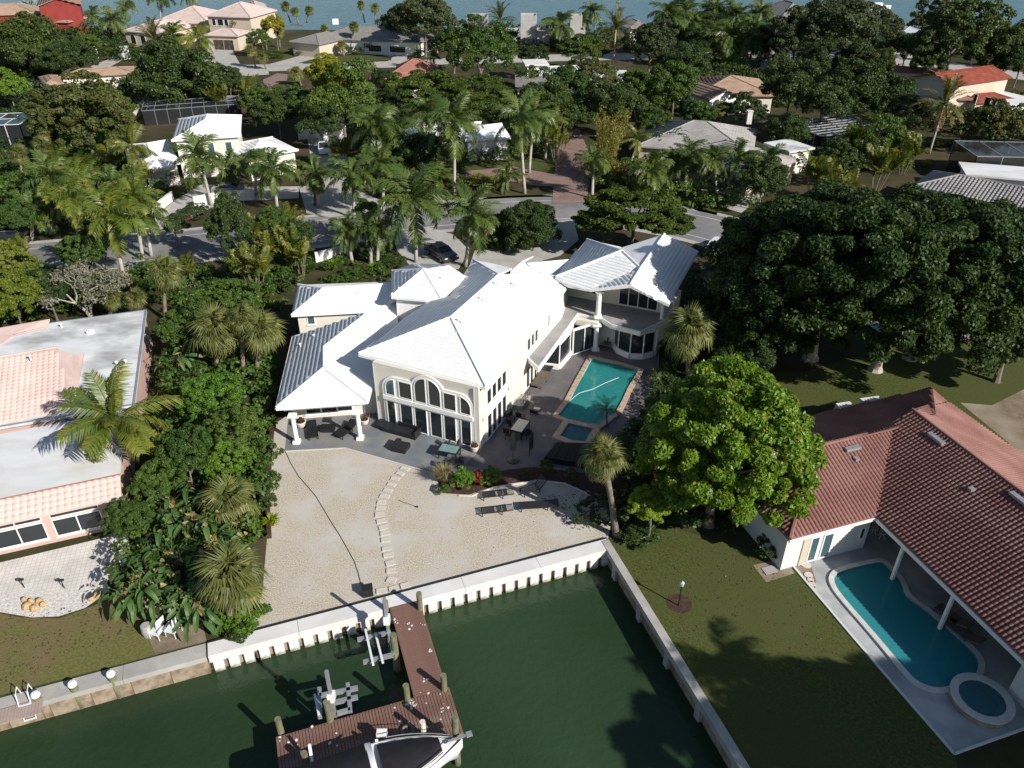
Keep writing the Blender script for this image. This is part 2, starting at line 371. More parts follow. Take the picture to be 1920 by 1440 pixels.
    M['rock'] = mat('yellow_rock', (.50, .36, .20), (.38, .24, .12), 3, .9, bump=.02, bscale=6)
    M['bark'] = mat('grey_bark', (.20, .18, .15), (.12, .105, .09), 3, .9, .2, bump=.02, bscale=8)
    M['bark_pale'] = mat('pale_bark', (.44, .41, .35), (.32, .29, .25), 3, .9, .2, bump=.01, bscale=8)
    M['palm_trunk'] = mat('grey_palm_trunk', (.44, .42, .38), (.33, .31, .28), 1.5, .85, .2, bump=.01, bscale=6, stretch=(1, 1, 3))
    M['palm_trunk_brown'] = mat('brown_palm_trunk', (.24, .20, .15), (.15, .12, .09), 4, .9, .2, bump=.02, bscale=12)
    M['crownshaft'] = mat('green_crownshaft', (.16, .24, .06), (.24, .28, .06), 2, .5)
    M['mulch'] = mat('mulch', (.085, .05, .038), (.045, .028, .022), 4, .95, .1, bump=.02, bscale=20)
    M['edging'] = mat('pale_edging', (.55, .53, .50), rough=.85)
    M['rope'] = mat('black_hose', (.03, .028, .025), rough=.8)
    M['net'] = mat('screen_mesh', (.045, .05, .055), rough=.6)
    M['dry_plant'] = leafmat('dry_brown_leaf', (.12, .06, .04), (.07, .04, .03), .2)
    M['flower_red'] = leafmat('red_leaf', (.34, .035, .02), (.20, .03, .02), .25)
    M['flower_pink'] = leafmat('magenta_flower', (.40, .02, .10), (.30, .02, .08), .25)
    # foliage
    LM = leafmat
    M['lf_mango'] = LM('yellow_green_leaf', (.078, .155, .010), (.21, .31, .022), .32, .42, .4, (.32, .24, .03), .03)
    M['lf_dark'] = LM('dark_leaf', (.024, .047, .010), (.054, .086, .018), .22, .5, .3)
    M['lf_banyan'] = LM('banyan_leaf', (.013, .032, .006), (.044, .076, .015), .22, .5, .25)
    M['lf_mid'] = LM('mid_green_leaf', (.038, .080, .012), (.088, .145, .022), .28, .5, .35)
    M['lf_bright'] = LM('bright_green_leaf', (.050, .130, .010), (.12, .225, .018), .3, .45, .4)
    M['lf_yellow'] = LM('yellowish_leaf', (.075, .125, .012), (.17, .20, .022), .3, .5, .35)
    M['lf_flower'] = LM('yellow_flower', (.07, .13, .01), (.34, .30, .015), .3, .5, .3)
    M['lf_olive'] = LM('olive_leaf', (.050, .072, .016), (.10, .115, .030), .25, .55, .3, (.15, .10, .035), .05)
    M['lf_oak'] = LM('grey_green_leaf', (.038, .055, .020), (.075, .095, .036), .22, .55, .3)
    M['lf_fern'] = LM('feathery_leaf', (.030, .060, .008), (.085, .12, .014), .3, .55, .25)
    M['lf_grey'] = LM('grey_twig_leaf', (.14, .14, .09), (.26, .25, .19), .2, .7, .2)
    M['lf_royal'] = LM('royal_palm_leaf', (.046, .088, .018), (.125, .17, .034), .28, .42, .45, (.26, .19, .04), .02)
    M['lf_royal_y'] = LM('yellowish_palm_leaf', (.066, .112, .015), (.17, .205, .030), .28, .42, .45, (.30, .18, .04), .04)  # yellower leaf green for the yellowish royal palms
    M['lf_coco'] = LM('coconut_leaf', (.045, .095, .013), (.17, .20, .026), .25, .42, .45, (.34, .20, .04), .06)
    M['lf_areca'] = LM('areca_leaf', (.050, .085, .014), (.155, .175, .022), .3, .45, .4, (.36, .25, .03), .05)
    M['lf_date'] = LM('date_palm_leaf', (.045, .07, .02), (.11, .13, .04), .22, .5, .35, (.36, .22, .04), .1)
    M['lf_sabal'] = LM('fan_palm_leaf', (.070, .098, .024), (.21, .21, .06), .28, .5, .4, (.36, .24, .10), .07)
    M['lf_dead'] = LM('dead_palm_leaf', (.26, .18, .08), (.38, .26, .11), .2, .8, .2)
    M['lf_silver'] = LM('silver_fan_leaf', (.26, .33, .33), (.42, .48, .47), .15, .6, .3)
    M['lf_banana'] = LM('paddle_leaf', (.030, .085, .018), (.085, .15, .04), .22, .5, .3, (.32, .24, .12), .04)
    M['lf_bamboo'] = LM('bamboo_leaf', (.085, .10, .014), (.20, .19, .03), .3, .55, .3, (.30, .22, .07), .15)
    M['lf_grass'] = LM('grass_tuft', (.15, .14, .06), (.30, .27, .14), .25, .7, .2)
    M['lf_lime'] = LM('lime_leaf', (.18, .24, .01), (.42, .42, .02), .3, .45, .35)
    # ground
    M['soil'] = mat('dark_mulch_soil', (.055, .05, .025), (.030, .038, .014), .5, .95, .1, bump=.03, bscale=6, c3=(.075, .06, .035), s3=.1)  # the ground's own dark mulch and soil colour
    M['lawn_left'] = mat('dry_lawn', (.095, .115, .028), (.17, .14, .06), 6.0, .95, .1, bump=.03, bscale=14, detail=9, c3=(.17, .12, .07), s3=.16, lo=.42, hi=.62)
    M['lawn'] = mat('green_lawn', (.044, .066, .015), (.092, .094, .032), 6.0, .95, .1, bump=.03, bscale=14, detail=9, c3=(.070, .078, .026), s3=.10, lo=.42, hi=.62)
    M['gravel'] = mat('shell_gravel', (.57, .515, .425), (.33, .295, .24), 11, .95, .1, bump=.025, bscale=16, detail=8, c3=(.49, .465, .43), s3=.3, lo=.38, hi=.62)
    M['gravel_white'] = mat('white_gravel', (.72, .70, .66), (.42, .40, .37), 7, .95, .1, bump=.03, bscale=14, detail=8)
    M['dirt'] = mat('dirt_path', (.24, .19, .14), (.15, .12, .08), 1.2, .95, .1, bump=.02, bscale=10, c3=(.30, .26, .20), s3=.3)
    M['paver_white'] = brickmat('cream_paver', (.68, .645, .61), (.63, .595, .56), (.42, .40, .37), .28, .28, .8, math.radians(-15), 0, .012, .004)
    M['canal'] = watermat('canal_water', (.015, .033, .014), (.032, .060, .028), .06, .06, 2.2, .045)
    M['bay'] = watermat('bay_water', (.022, .12, .19), (.035, .145, .22), .015, .12, .55, .7, (.35, 1.2, 1))
    M['pool'] = watermat('pool_water', (.018, .17, .17), (.03, .24, .23), .5, .03, 2.5, .008)
    M['pool_deep'] = watermat('deep_pool_water', (.008, .085, .115), (.012, .125, .14), .25, .03, 2.5, .006)
    M['pool_bright'] = watermat('pool_step_water', (.09, .46, .40), (.30, .75, .65), 2.2, .03, 2.5, .008)
    M['spa'] = watermat('spa_water', (.03, .07, .085), (.04, .10, .12), .6, .03, 2.5, .006)
setup_mats()
# ------------------------------------------------------------------ clear water
def clearwater(name, tint, rough=.03, wave=2.5, wdist=.006, haze=(.01, .08, .09), hz=.15):
    m = bpy.data.materials.new(name); m.use_nodes = True; nt = m.node_tree; nt.nodes.remove(nt.nodes['Principled BSDF']); L = nt.links.new
    tr = N(nt, 'ShaderNodeBsdfTransparent'); tr.inputs[0].default_value = rgb(tint)
    df = N(nt, 'ShaderNodeBsdfDiffuse'); df.inputs[0].default_value = rgb(haze)
    gl = N(nt, 'ShaderNodeBsdfGlossy'); gl.inputs['Roughness'].default_value = rough
    tc = N(nt, 'ShaderNodeTexCoord'); w = N(nt, 'ShaderNodeTexNoise', Scale=wave, Detail=3.0); L(tc.outputs['Object'], w.inputs['Vector'])
    bp = N(nt, 'ShaderNodeBump', Strength=1.0, Distance=wdist); L(w.outputs['Fac'], bp.inputs['Height']); L(bp.outputs[0], gl.inputs['Normal'])
    fr = N(nt, 'ShaderNodeFresnel'); fr.inputs[0].default_value = 1.33; L(bp.outputs[0], fr.inputs['Normal'])
    m1 = N(nt, 'ShaderNodeMixShader'); m1.inputs[0].default_value = hz; L(tr.outputs[0], m1.inputs[1]); L(df.outputs[0], m1.inputs[2])
    m2 = N(nt, 'ShaderNodeMixShader'); L(fr.outputs[0], m2.inputs[0]); L(m1.outputs[0], m2.inputs[1]); L(gl.outputs[0], m2.inputs[2])
    L(m2.outputs[0], nt.nodes['Material Output'].inputs[0]); return m
def plaster_mat(name, c, c2, scale=1.6):     # plaster under water, blotched at random in two tones
    return mat(name, c, c2, scale, .7, .2, lo=.45, hi=.6, detail=1.0)
M['pool_clear'] = clearwater('clear_pool_water', (.38, .86, .84), haze=(.05, .42, .40), hz=.42)
M['pool_clear2'] = clearwater('greenish_pool_water', (.20, .62, .66), haze=(.05, .36, .40), hz=.58)
M['spa_clear'] = clearwater('clear_spa_water', (.45, .72, .78), haze=(.10, .26, .30), hz=.42)
M['plaster'] = plaster_mat('pool_plaster', (.30, .62, .58), (.42, .74, .68))
M['plaster2'] = mat('old_pool_plaster', (.26, .44, .42), (.20, .36, .36), .6, .8)
M['spa_plaster'] = mat('spa_plaster', (.30, .33, .32), (.24, .28, .28), 1.0, .8)

# ------------------------------------------------------------------ roofs
PROF = {
    'rib': [(-.497, .0), (.497, .0)],
    'barrel': [(-.5, .0), (-.34, .0), (-.24, .06), (0, .085), (.24, .06), (.34, .0)],
    'wave': [(-.5, .0), (-.25, .055), (0, .07), (.25, .055), (.5, .0)],
    'flat': [(-.48, .0), (.48, .0)],
}
def plane_of(pts):
    a, b, c = [np.array(p, float) for p in pts[:3]]
    n = np.cross(b - a, c - a); n /= np.linalg.norm(n)
    return n if n[2] > 0 else -n
def face3(spec, ref=None):
    """spec: (px, py, z) with z None = on the plane of the first three heights given"""
    full = [P(s[0], s[1], s[2]) for s in spec if s[2] is not None]
    n = plane_of(full if ref is None else ref); p0 = full[0] if ref is None else ref[0]
    return [P(s[0], s[1], s[2]) if s[2] is not None else onplane(s[0], s[1], p0, n) for s in spec]
def slab(mb, pts, th):
    pts = [np.array(p, float) for p in pts]
    if area2([(p[0], p[1]) for p in pts]) < 0: pts = pts[::-1]
    n = len(pts); c = sum(pts) / n
    V = list(pts) + [p - [0, 0, th] for p in pts] + [c, c - [0, 0, th]]
    F_ = []
    for i in range(n):
        j = (i + 1) % n
        F_ += [[i, j, 2 * n], [n + j, n + i, 2 * n + 1], [i, n + i, n + j, j]]
    mb.add(V, F_)
def tile_grid(pts, w, l, off=.0, inset_e=.02):
    pts = [np.array(p, float) for p in pts]; n = plane_of(pts)
    if len(pts) > 3:     # least squares plane is steadier
        A = np.array(pts); c = A.mean(0); _, _, vt = np.linalg.svd(A - c); n = vt[2] if vt[2][2] > 0 else -vt[2]
    s = np.array([0, 0, -1.0]) - n * (-n[2]); s /= np.linalg.norm(s); u = np.cross(s, n)
    o = pts[0]; uv = [((p - o) @ u, (p - o) @ s) for p in pts]
    umin, umax = min(a for a, _ in uv), max(a for a, _ in uv); smin, smax = min(b for _, b in uv), max(b for _, b in uv)
    U, S = np.meshgrid(np.arange(umin + w / 2, umax, w), np.arange(smax - l / 2 - inset_e, smin, -l))
    U = U.ravel(); S = S.ravel()
    ok = in_poly(U, S, uv) & in_poly(U - w * .3, S - l * .3, uv) & in_poly(U + w * .3, S - l * .3, uv)
    return o, u, s, n, U[ok], S[ok]
def tile_shape(prof, w, l, st):
    pr = PROF[prof]; K = len(pr)
    V = [(x * w, -l / 2, h) for x, h in pr] + [(x * w, l / 2 + .015, h + st) for x, h in pr] + [(x * w, l / 2 + .015, -.002) for x, h in pr]
    F_ = [[k, k + 1, K + k + 1, K + k] for k in range(K - 1)] + [[K + k, K + k + 1, 2 * K + k + 1, 2 * K + k] for k in range(K - 1)]
    return np.array(V, float), np.array(F_, int)
def tiles(pts, w, l, prof, material, parent, name='tile', st=.025, nparts=0, focus=None, lift=.004):
    o, u, s, n, U, S = tile_grid(pts, w, l)
    if len(U) == 0: return
    V, Fc = tile_shape(prof, w, l, st)
    B = np.array([u, s, n])                               # local axes u, s, n
    if np.linalg.det(B) < 0: Fc = Fc[:, ::-1]
    rng = np.random.default_rng(len(U) + 7)
    cen = o + np.outer(U + (w * .5 * (np.round(S / l) % 2) if prof in ('rib', 'flat') else 0), u) + np.outer(S, s) + n * lift + np.outer(rng.normal(0, .004, len(U)), n)
    idx = np.arange(len(U))
    if nparts:
        f = np.array(focus if focus is not None else [0, 0, H]); order = np.argsort(np.linalg.norm(cen - f, axis=1)); sel = order[:nparts]; idx = order[nparts:]
        me = np_mesh(name, V, Fc, material)
        inv = parent_inv(parent) if parent.type == 'EMPTY' else Matrix.Identity(4)
        for i in sel:
            Mx = Matrix(((u[0], s[0], n[0], cen[i][0]), (u[1], s[1], n[1], cen[i][1]), (u[2], s[2], n[2], cen[i][2]), (0, 0, 0, 1)))
            oo = link(name, me, parent); oo.matrix_local = Mx; oo.matrix_parent_inverse = inv
    if len(idx):
        VV = (V @ B)[None, :, :] + cen[idx][:, None, :]
        FF = Fc[None, :, :] + (np.arange(len(idx)) * len(V))[:, None, None]
        me = np_mesh(name, VV.reshape(-1, 3), FF.reshape(-1, Fc.shape[1]), material)
        oo = link('roof_tiles', me, parent); oo['kind'] = 'stuff'
        if parent.type == 'EMPTY': oo.matrix_parent_inverse = parent_inv(parent)
def roof(root, faces, material, w=.42, l=.37, prof='rib', th=.14, st=.016, name='roof', caps=(), capr=.11, base=None, nparts=0, focus=None, fascia=None, tile=True, capmat=None, merge_tiles=False):
    mb = MB()
    for f in faces: slab(mb, f, th)
    r = mb.obj(name, base or material, root)
    if tile:
        for k, f in enumerate(faces): tiles(f, w, l, prof, material, root, st=st, nparts=nparts if k == 0 else 0, focus=focus)
    if caps:
        mb = MB()
        for a, b in caps:
            a = np.array(a, float) + [0, 0, .03]; b = np.array(b, float) + [0, 0, .03]
            mb.tube([a, b], capr, 6)
        mb.obj('ridge_cap', capmat or material, root)
    return r
def gutter(root, pts, material, r=.07, name='gutter', dz=-.12):
    mb = MB()
    for a, b in zip(pts[:-1], pts[1:]): mb.beam(np.array(a) + [0, 0, dz], np.array(b) + [0, 0, dz], .09, .15)
    mb.obj(name, material, root)
def walls(root, poly, z0, z1, material, name='wall'):
    mb = MB(); mb.prism(poly, z0, z1); return mb.obj(name, material, root)
def window(root, A, B, u0, u1, z0, z1, n=1, frame='white_paint', glass='glass', fw=.07, rows=1, arch=0, name='window', deep=.05, sill=True, out=None):
    """window in the vertical wall through A, B (plan); u measured from A; the outside is the side facing the camera unless out is given"""
    A = np.array(A[:2], float); B = np.array(B[:2], float); t = (B - A) / np.linalg.norm(B - A); nn = np.array([t[1], -t[0]])
    if out is None:
        if nn @ (np.array([0, 0]) - A) < 0: nn = -nn
    elif nn @ np.array(out) < 0: nn = -nn
    def W(u, z, d): return (A[0] + t[0] * u + nn[0] * d, A[1] + t[1] * u + nn[1] * d, z)
    def bar(mb, ua, ub, za, zb, d0, d1):
        c = W((ua + ub) / 2, (za + zb) / 2, (d0 + d1) / 2)
        mb.box(c, (abs(ub - ua), abs(d1 - d0), abs(zb - za)), M=np.array([[t[0], -t[1], 0], [t[1], t[0], 0], [0, 0, 1]]))
    fr = MB(); gl = []
    def outline(inner):
        e = fw if inner else 0
        if arch == 0: return [(u0 + e, z0 + e), (u1 - e, z0 + e), (u1 - e, z1 - e), (u0 + e, z1 - e)]
        pts = []
        R = (u1 - u0) / (2 if arch == 2 else 1)
        if arch == 2:      # half round
            zc = z1 - R; pts = [(u0 + e, z0 + e), (u1 - e, z0 + e)] + [((u0 + u1) / 2 + (R - e) * math.cos(a), zc + (R - e) * math.sin(a)) for a in np.linspace(0, math.pi, 13)]
        elif arch == -1:   # quarter, rounded upper left (small u)
            R = min(R, z1 - z0 - .2); pts = [(u0 + e, z0 + e), (u1 - e, z0 + e), (u1 - e, z1 - e)] + [(u0 + R + (R - e) * math.cos(a), z1 - R + (R - e) * math.sin(a)) for a in np.linspace(math.pi / 2, math.pi, 9)]
        else:              # quarter, rounded upper right
            R = min(R, z1 - z0 - .2); pts = [(u0 + e, z0 + e), (u1 - e, z0 + e)] + [(u1 - R + (R - e) * math.cos(a), z1 - R + (R - e) * math.sin(a)) for a in np.linspace(0, math.pi / 2, 9)] + [(u0 + e, z1 - e)]
        return pts
    o, i_ = outline(False), outline(True); m = len(o)
    V = [W(u, z, deep) for u, z in o] + [W(u, z, deep) for u, z in i_] + [W(u, z, -.02) for u, z in o] + [W(u, z, -.02) for u, z in i_]
    F_ = []
    for k in range(m):
        j = (k + 1) % m; F_ += [[k, j, m + j, m + k], [k, 2 * m + k, 2 * m + j, j], [m + k, m + j, 3 * m + j, 3 * m + k]]
    fr.add(V, F_)
    for k in range(1, n):
        uc = u0 + (u1 - u0) * k / n; bar(fr, uc - fw / 2, uc + fw / 2, z0 + fw, z1 - fw if not arch else z1 - fw * 1.2, 0, deep - .004)
    for k in range(1, rows):
        zc = z0 + (z1 - z0) * k / rows; bar(fr, u0 + fw, u1 - fw, zc - fw / 3, zc + fw / 3, 0, deep - .008)
    if sill: bar(fr, u0 - .06, u1 + .06, z0 - .07, z0 - .003, 0, deep + .07)
    f = fr.obj(name, M[frame], root)
    if n == 1 or arch:
        pl = [W(u, z, .012) for u, z in i_]; g = link('pane', np_mesh('pane', pl, [list(range(m))], M[glass]), f)
        g.matrix_parent_inverse = Matrix.Identity(4)
    else:
        for k in range(n):
            a = u0 + fw + (u1 - u0 - 2 * fw) * k / n; b = u0 + fw + (u1 - u0 - 2 * fw) * (k + 1) / n
            link('pane', np_mesh('pane', [W(a, z0 + fw, .012), W(b, z0 + fw, .012), W(b, z1 - fw, .012), W(a, z1 - fw, .012)], [[0, 1, 2, 3]], M[glass]), f)
    return f
def rect_from(pa, pb, depth, z):
    """plan rectangle: near edge from pixel pa to pixel pb at height z, going `depth` metres away from the camera"""
    a = P(*pa, z)[:2]; b = P(*pb, z)[:2]; t = (b - a) / np.linalg.norm(b - a); n = np.array([-t[1], t[0]])
    if n[1] < 0: n = -n
    return a, b, b + n * depth, a + n * depth
def hip_faces(R, ze, pitch, gable=(False, False)):
    """R: a, b, c, d plan corners. ridge along the longer side. returns faces and cap lines"""
    a, b, c, d = [np.array(p, float) for p in R]
    if np.linalg.norm(b - a) < np.linalg.norm(d - a): a, b, c, d = b, c, d, a
    w = np.linalg.norm(d - a); Lg = np.linalg.norm(b - a); t = (b - a) / Lg; rise = pitch * w / 2
    m0 = (a + d) / 2; m1 = (b + c) / 2
    r0 = m0 + (0 if gable[0] else min(w / 2, Lg / 2 - .01)) * t; r1 = m1 - (0 if gable[1] else min(w / 2, Lg / 2 - .01)) * t
    def v(p, z): return np.array([p[0], p[1], z])
    A, B_, C, D = v(a, ze), v(b, ze), v(c, ze), v(d, ze); R0, R1 = v(r0, ze + rise), v(r1, ze + rise)
    fs = [[A, B_, R1, R0], [C, D, R0, R1]]; caps = [(R0, R1)]
    if not gable[0]: fs.append([D, A, R0]); caps += [(A, R0), (D, R0)]
    if not gable[1]: fs.append([B_, C, R1]); caps += [(B_, R1), (C, R1)]
    tri = []
    if gable[0]: tri.append((D, A, R0))
    if gable[1]: tri.append((B_, C, R1))
    return fs, caps, tri
def block(root, R, z0, ze, pitch, rmat, wmat, prof='rib', w=.33, l=.36, over=.5, gable=(False, False), flat=False, tile=True, th=.16, st=.025, nparts=0, name='roof', parapet=0, focus=None):
    Rw = inset([tuple(p) for p in R], over)
    walls(root, Rw, z0, ze - .02, M[wmat])
    if flat:
        mb = MB(); mb.prism([tuple(p) for p in R], ze - .02 + .003, ze + .25); r = mb.obj(name, M[rmat], root)
        if parapet:
            i_ = inset([tuple(p) for p in R], .25); mb = MB(); mb.ring(ccw([tuple(p) for p in R]), i_, ze + .252, ze + .25 + parapet); mb.obj('parapet', M[wmat], root)
        return
    fs, caps, tri = hip_faces(R, ze, pitch, gable)
    for T in tri:
        mb = MB(); c = sum(T) / 3
        V = [c + (p - c) * .97 for p in T]; nrm = np.cross(V[1] - V[0], V[2] - V[0]); nrm /= np.linalg.norm(nrm)
        ins = (sum(np.array([p[0], p[1], 0]) for p in R_3(R)) / 4 - [c[0], c[1], 0]); ins = ins / np.linalg.norm(ins) * over
        mb.add([p + ins for p in V] + [p + ins * 1.3 for p in V], [[0, 1, 2], [5, 4, 3], [0, 3, 4, 1], [1, 4, 5, 2], [2, 5, 3, 0]]); mb.obj('gable_wall', M[wmat], root)
    roof(root, fs, M[rmat], w, l, prof, th, st, caps=caps, tile=tile, nparts=nparts, name=name, focus=focus)
def R_3(R): return [np.array([p[0], p[1], 0]) for p in R]
# ------------------------------------------------------------------ foliage
def leaf_quads(C, Nn, size, rng, aspect=1.7, droop=0.0, bend=.18, cross=False):
    """C (n,3) centres, Nn (n,3) normals -> two-triangle folded leaves"""
    n = len(C); size = np.broadcast_to(size, (n,))
    r = rng.normal(size=(n, 3)); r[:, 2] -= droop
    t = r - Nn * (r * Nn).sum(1)[:, None]; t /= np.linalg.norm(t, axis=1)[:, None] + 1e-9; b = np.cross(Nn, t)
    L = (size * .5 * aspect)[:, None]; W = (size * .5)[:, None]
    p0 = C - t * L; p2 = C + t * L - Nn * (bend * L); p1 = C + b * W - Nn * (bend * .6 * W); p3 = C - b * W - Nn * (bend * .6 * W)
    V = np.stack([p0, p1, p2, p3], 1).reshape(-1, 3); F_ = np.arange(4 * n).reshape(n, 4)
    return V, F_
def sph(n, rng, up=0.0, jit=.12):
    i = np.arange(n) + .5; ph = np.arccos(1 - 2 * i / n); th = math.pi * (1 + 5 ** .5) * i
    D = np.stack([np.cos(th) * np.sin(ph), np.sin(th) * np.sin(ph), np.cos(ph)], 1) + rng.normal(0, jit, (n, 3))
    return D / np.linalg.norm(D, axis=1)[:, None]
def crown_np(seed, R, n_clump, per, leaf, clump=.26, low=-.45, aspect=1.6, droop=0.3, shell=(.62, 1.0), lump=.25, flatten=None, align=.6, layered=False):
    """crown with radii R=(rx,ry,rz), centre at origin: clumps on an uneven ellipsoid, leaves on each clump"""
    rng = np.random.default_rng(seed); R = np.array(R, float)
    D = sph(int(n_clump * 1.6), rng); D = D[D[:, 2] > low][:n_clump]; rng.shuffle(D)
    k = rng.normal(size=(5, 3)); amp = 1 + lump * np.sin(D @ k.T * 2.2 + np.arange(5)).mean(1) * 1.6
    rad = shell[0] + (shell[1] - shell[0]) * rng.random(len(D)) ** .6
    Cc = D * R * (rad * amp)[:, None]
    if layered: Cc[:, 2] = np.round(Cc[:, 2] / (R[2] * .38)) * R[2] * .38 + rng.normal(0, .04, len(Cc)) * R[2]
    rc = clump * R.mean() * rng.uniform(.6, 1.35, len(D)); flat = np.array([1, 1, .7]) if flatten is None else np.array([1, 1, flatten])
    ci = np.repeat(np.arange(len(D)), per); n = len(ci)
    d = rng.normal(size=(n, 3)); d[:, 2] = d[:, 2] * .9 + .35; d += D[ci] * .6; d /= np.linalg.norm(d, axis=1)[:, None]
    C = Cc[ci] + d * flat * (rc[ci] * rng.uniform(.62, 1.08, n))[:, None]
    Nn = d * align + rng.normal(0, .45, (n, 3)); Nn[:, 2] += .25; Nn /= np.linalg.norm(Nn, axis=1)[:, None]
    return leaf_quads(C, Nn, leaf * rng.uniform(.7, 1.3, n), rng, aspect, droop)
CR = {}
def crown_mesh(key, matname, seed, R, n_clump, per, leaf, **kw):
    if key not in CR:
        V, F_ = crown_np(seed, R, n_clump, per, leaf, **kw); CR[key] = np_mesh('crown', V, F_, M[matname])
    return CR[key]
def inst_mat(me, matname): return me
def setm(o, matname):
    o.material_slots[0].link = 'OBJECT'; o.material_slots[0].material = M[matname]; return o
KINDS = {  # shape keys for generic crowns of 5 m radius (base radius), rz factor
    'round': dict(R=(5, 5, 4.2), n_clump=95, per=300, leaf=.20, clump=.20),
    'round2': dict(R=(5, 4.6, 4.4), n_clump=130, per=210, leaf=.19, clump=.16, lump=.35),
    'lumpy': dict(R=(5, 5, 3.8), n_clump=75, per=360, leaf=.20, clump=.24, lump=.4),
    'flat': dict(R=(5, 5, 1.9), n_clump=110, per=250, leaf=.18, clump=.19, layered=True, flatten=.35, low=-.2),
    'sparse': dict(R=(5, 5, 4.4), n_clump=130, per=170, leaf=.17, clump=.16, lump=.35, shell=(.5, 1.0)),
}
def trunk_mb(base, top, r, limbs, rng, spread):
    mb = MB(); base = np.array(base, float); top = np.array(top, float)
    mid = (base + top) / 2 + rng.normal(0, .15, 3) * [1, 1, 0]
    mb.tube([base - [0, 0, .15], base + [0, 0, .3], mid, top], [r * 1.5, r, r * .8, r * .6], 8)
    for k in range(limbs):
        a = 2 * math.pi * (k + rng.random() * .6) / limbs; e = top + np.array([math.cos(a) * spread, math.sin(a) * spread, spread * rng.uniform(.3, .8)])
        m_ = (top + e) / 2 + np.array([0, 0, spread * .12]); s = base + (top - base) * rng.uniform(.6, 1.0)
        mb.tube([s, m_, e], [r * .5, r * .33, r * .12], 6)
    return mb
NT = [0]
def tree(kind, lf, px, py, zc, rpx, label, cat='tree', name='broadleaf_tree', group=None, sz=1.0, rz=None, bark='bark', asp=1.0, zb=0.0):
    """px,py: pixel of the crown centre at height zc; rpx: crown radius in photo pixels"""
    NT[0] += 1; sd = NT[0]; rng = np.random.default_rng(sd)
    c = P(px, py, zc); R = .9 * rpx / pxm(px, py, zc); s = R / 5.0
    kd = KINDS[kind]; key = (kind, sd % 3)
    me = inst_mat(crown_mesh(key, lf, 11 + sd % 3 * 17 + len(kind), **kd), lf)
    root = empty(name, (c[0], c[1], zb), label, cat, group)
    hz = zc - zb
    setm(o_ := link('crown', me, root, (0, 0, zc - zb), (0, 0, rng.uniform(0, 6.28)), (s * asp, s / asp ** .3, s * sz)), lf)
    rzf = kd['R'][2] / 5 * R * sz
    th = max(.6, hz - rzf * .35)
    trunk_mb((0, 0, 0), (0, 0, th), max(.09, .045 * R), 5, rng, R * .45).obj('trunk', M[bark], None).parent = root
    return root
def shrub(lf, px, py, rpx, label, h=1.0, kind='round', cat='shrub', name='shrub', group=None, sz=.8, asp=1.0, zb=0.0):
    NT[0] += 1; rng = np.random.default_rng(NT[0])
    zc = h * .5 + zb; c = P(px, py, zc); R = rpx / pxm(px, py, zc)
    kd = dict(KINDS[kind]); key = ('s' + kind, NT[0] % 3)
    if key not in CR:
        V, F_ = crown_np(5 + NT[0] % 3 * 7, (1, 1, .9), 22, 90, .105, clump=.32, low=-.75, lump=.3); CR[key] = np_mesh('foliage', V, F_, M[lf])
    me = inst_mat(CR[key], lf)
    o = link(name, me, None, (c[0], c[1], zc), (0, 0, rng.uniform(0, 6.28)), (R * asp, R, max(h * .55, .3)))
    return tag(setm(o, lf), label, cat, group)

# ------------------------------------------------------------------ palms
def frond_np(L, rise, fall, nl, ll, lw, seed, vee=.5, droop=.4, twist=.2, bare=.14, tip=.35):
    """feather frond leaving the origin along +x; returns V, F (quads as 4-gons)"""
    rng = np.random.default_rng(seed); V = []; Fc = []
    def rach(t):   # arc
        x = L * (t - .12 * t * t * fall); z = L * (rise * t - fall * t * t * .62)
        return np.array([x, .06 * L * twist * math.sin(2.2 * t), z])
    pts = [rach(t) for t in np.linspace(0, 1, 9)]
    for i, p in enumerate(pts):
        r = .035 * L / 3 * (1 - i / 10); V += [p + [0, r * 1.4, 0], p + [0, -r * 1.4, 0], p + [0, 0, r]]
    for i in range(8):
        for k in range(3): Fc.append([i * 3 + k, i * 3 + (k + 1) % 3, (i + 1) * 3 + (k + 1) % 3, (i + 1) * 3 + k])
    for i in range(nl):
        t = bare + (1 - bare) * (i + .5) / nl; p = rach(t); d = rach(min(t + .02, 1.02)) - rach(t - .02); d /= np.linalg.norm(d)
        env = math.sin(math.pi * (0.12 + .80 * (i + .5) / nl)) ** .6 if t < .75 else max(tip, math.sin(math.pi * (0.12 + .80 * (i + .5) / nl)) ** .6)
        for s in (-1, 1):
            l_ = ll * env * rng.uniform(.85, 1.1); side = np.array([0, s * 1.0, 0]); up = np.cross(d, [0, 1.0, 0]); up = -up if up[2] < 0 else up
            dirv = side * math.cos(vee) + d * (.55 + rng.normal(0, .12)) + up * (math.sin(vee) * rng.uniform(-.2, 1)) ; dirv /= np.linalg.norm(dirv)
            e = p + dirv * l_ + np.array([0, 0, -droop * l_ * rng.uniform(.6, 1.3)]); m_ = p + dirv * l_ * .55 + np.array([0, 0, -droop * l_ * .12])
            w = d * lw * .5; n0 = len(V)
            V += [p - w * .5, p + w * .5, m_ + w, m_ - w, e]
            Fc += [[n0, n0 + 1, n0 + 2, n0 + 3], [n0 + 3, n0 + 2, n0 + 4, n0 + 4]]
    return V, [f if f[2] != f[3] else f[:3] for f in Fc]
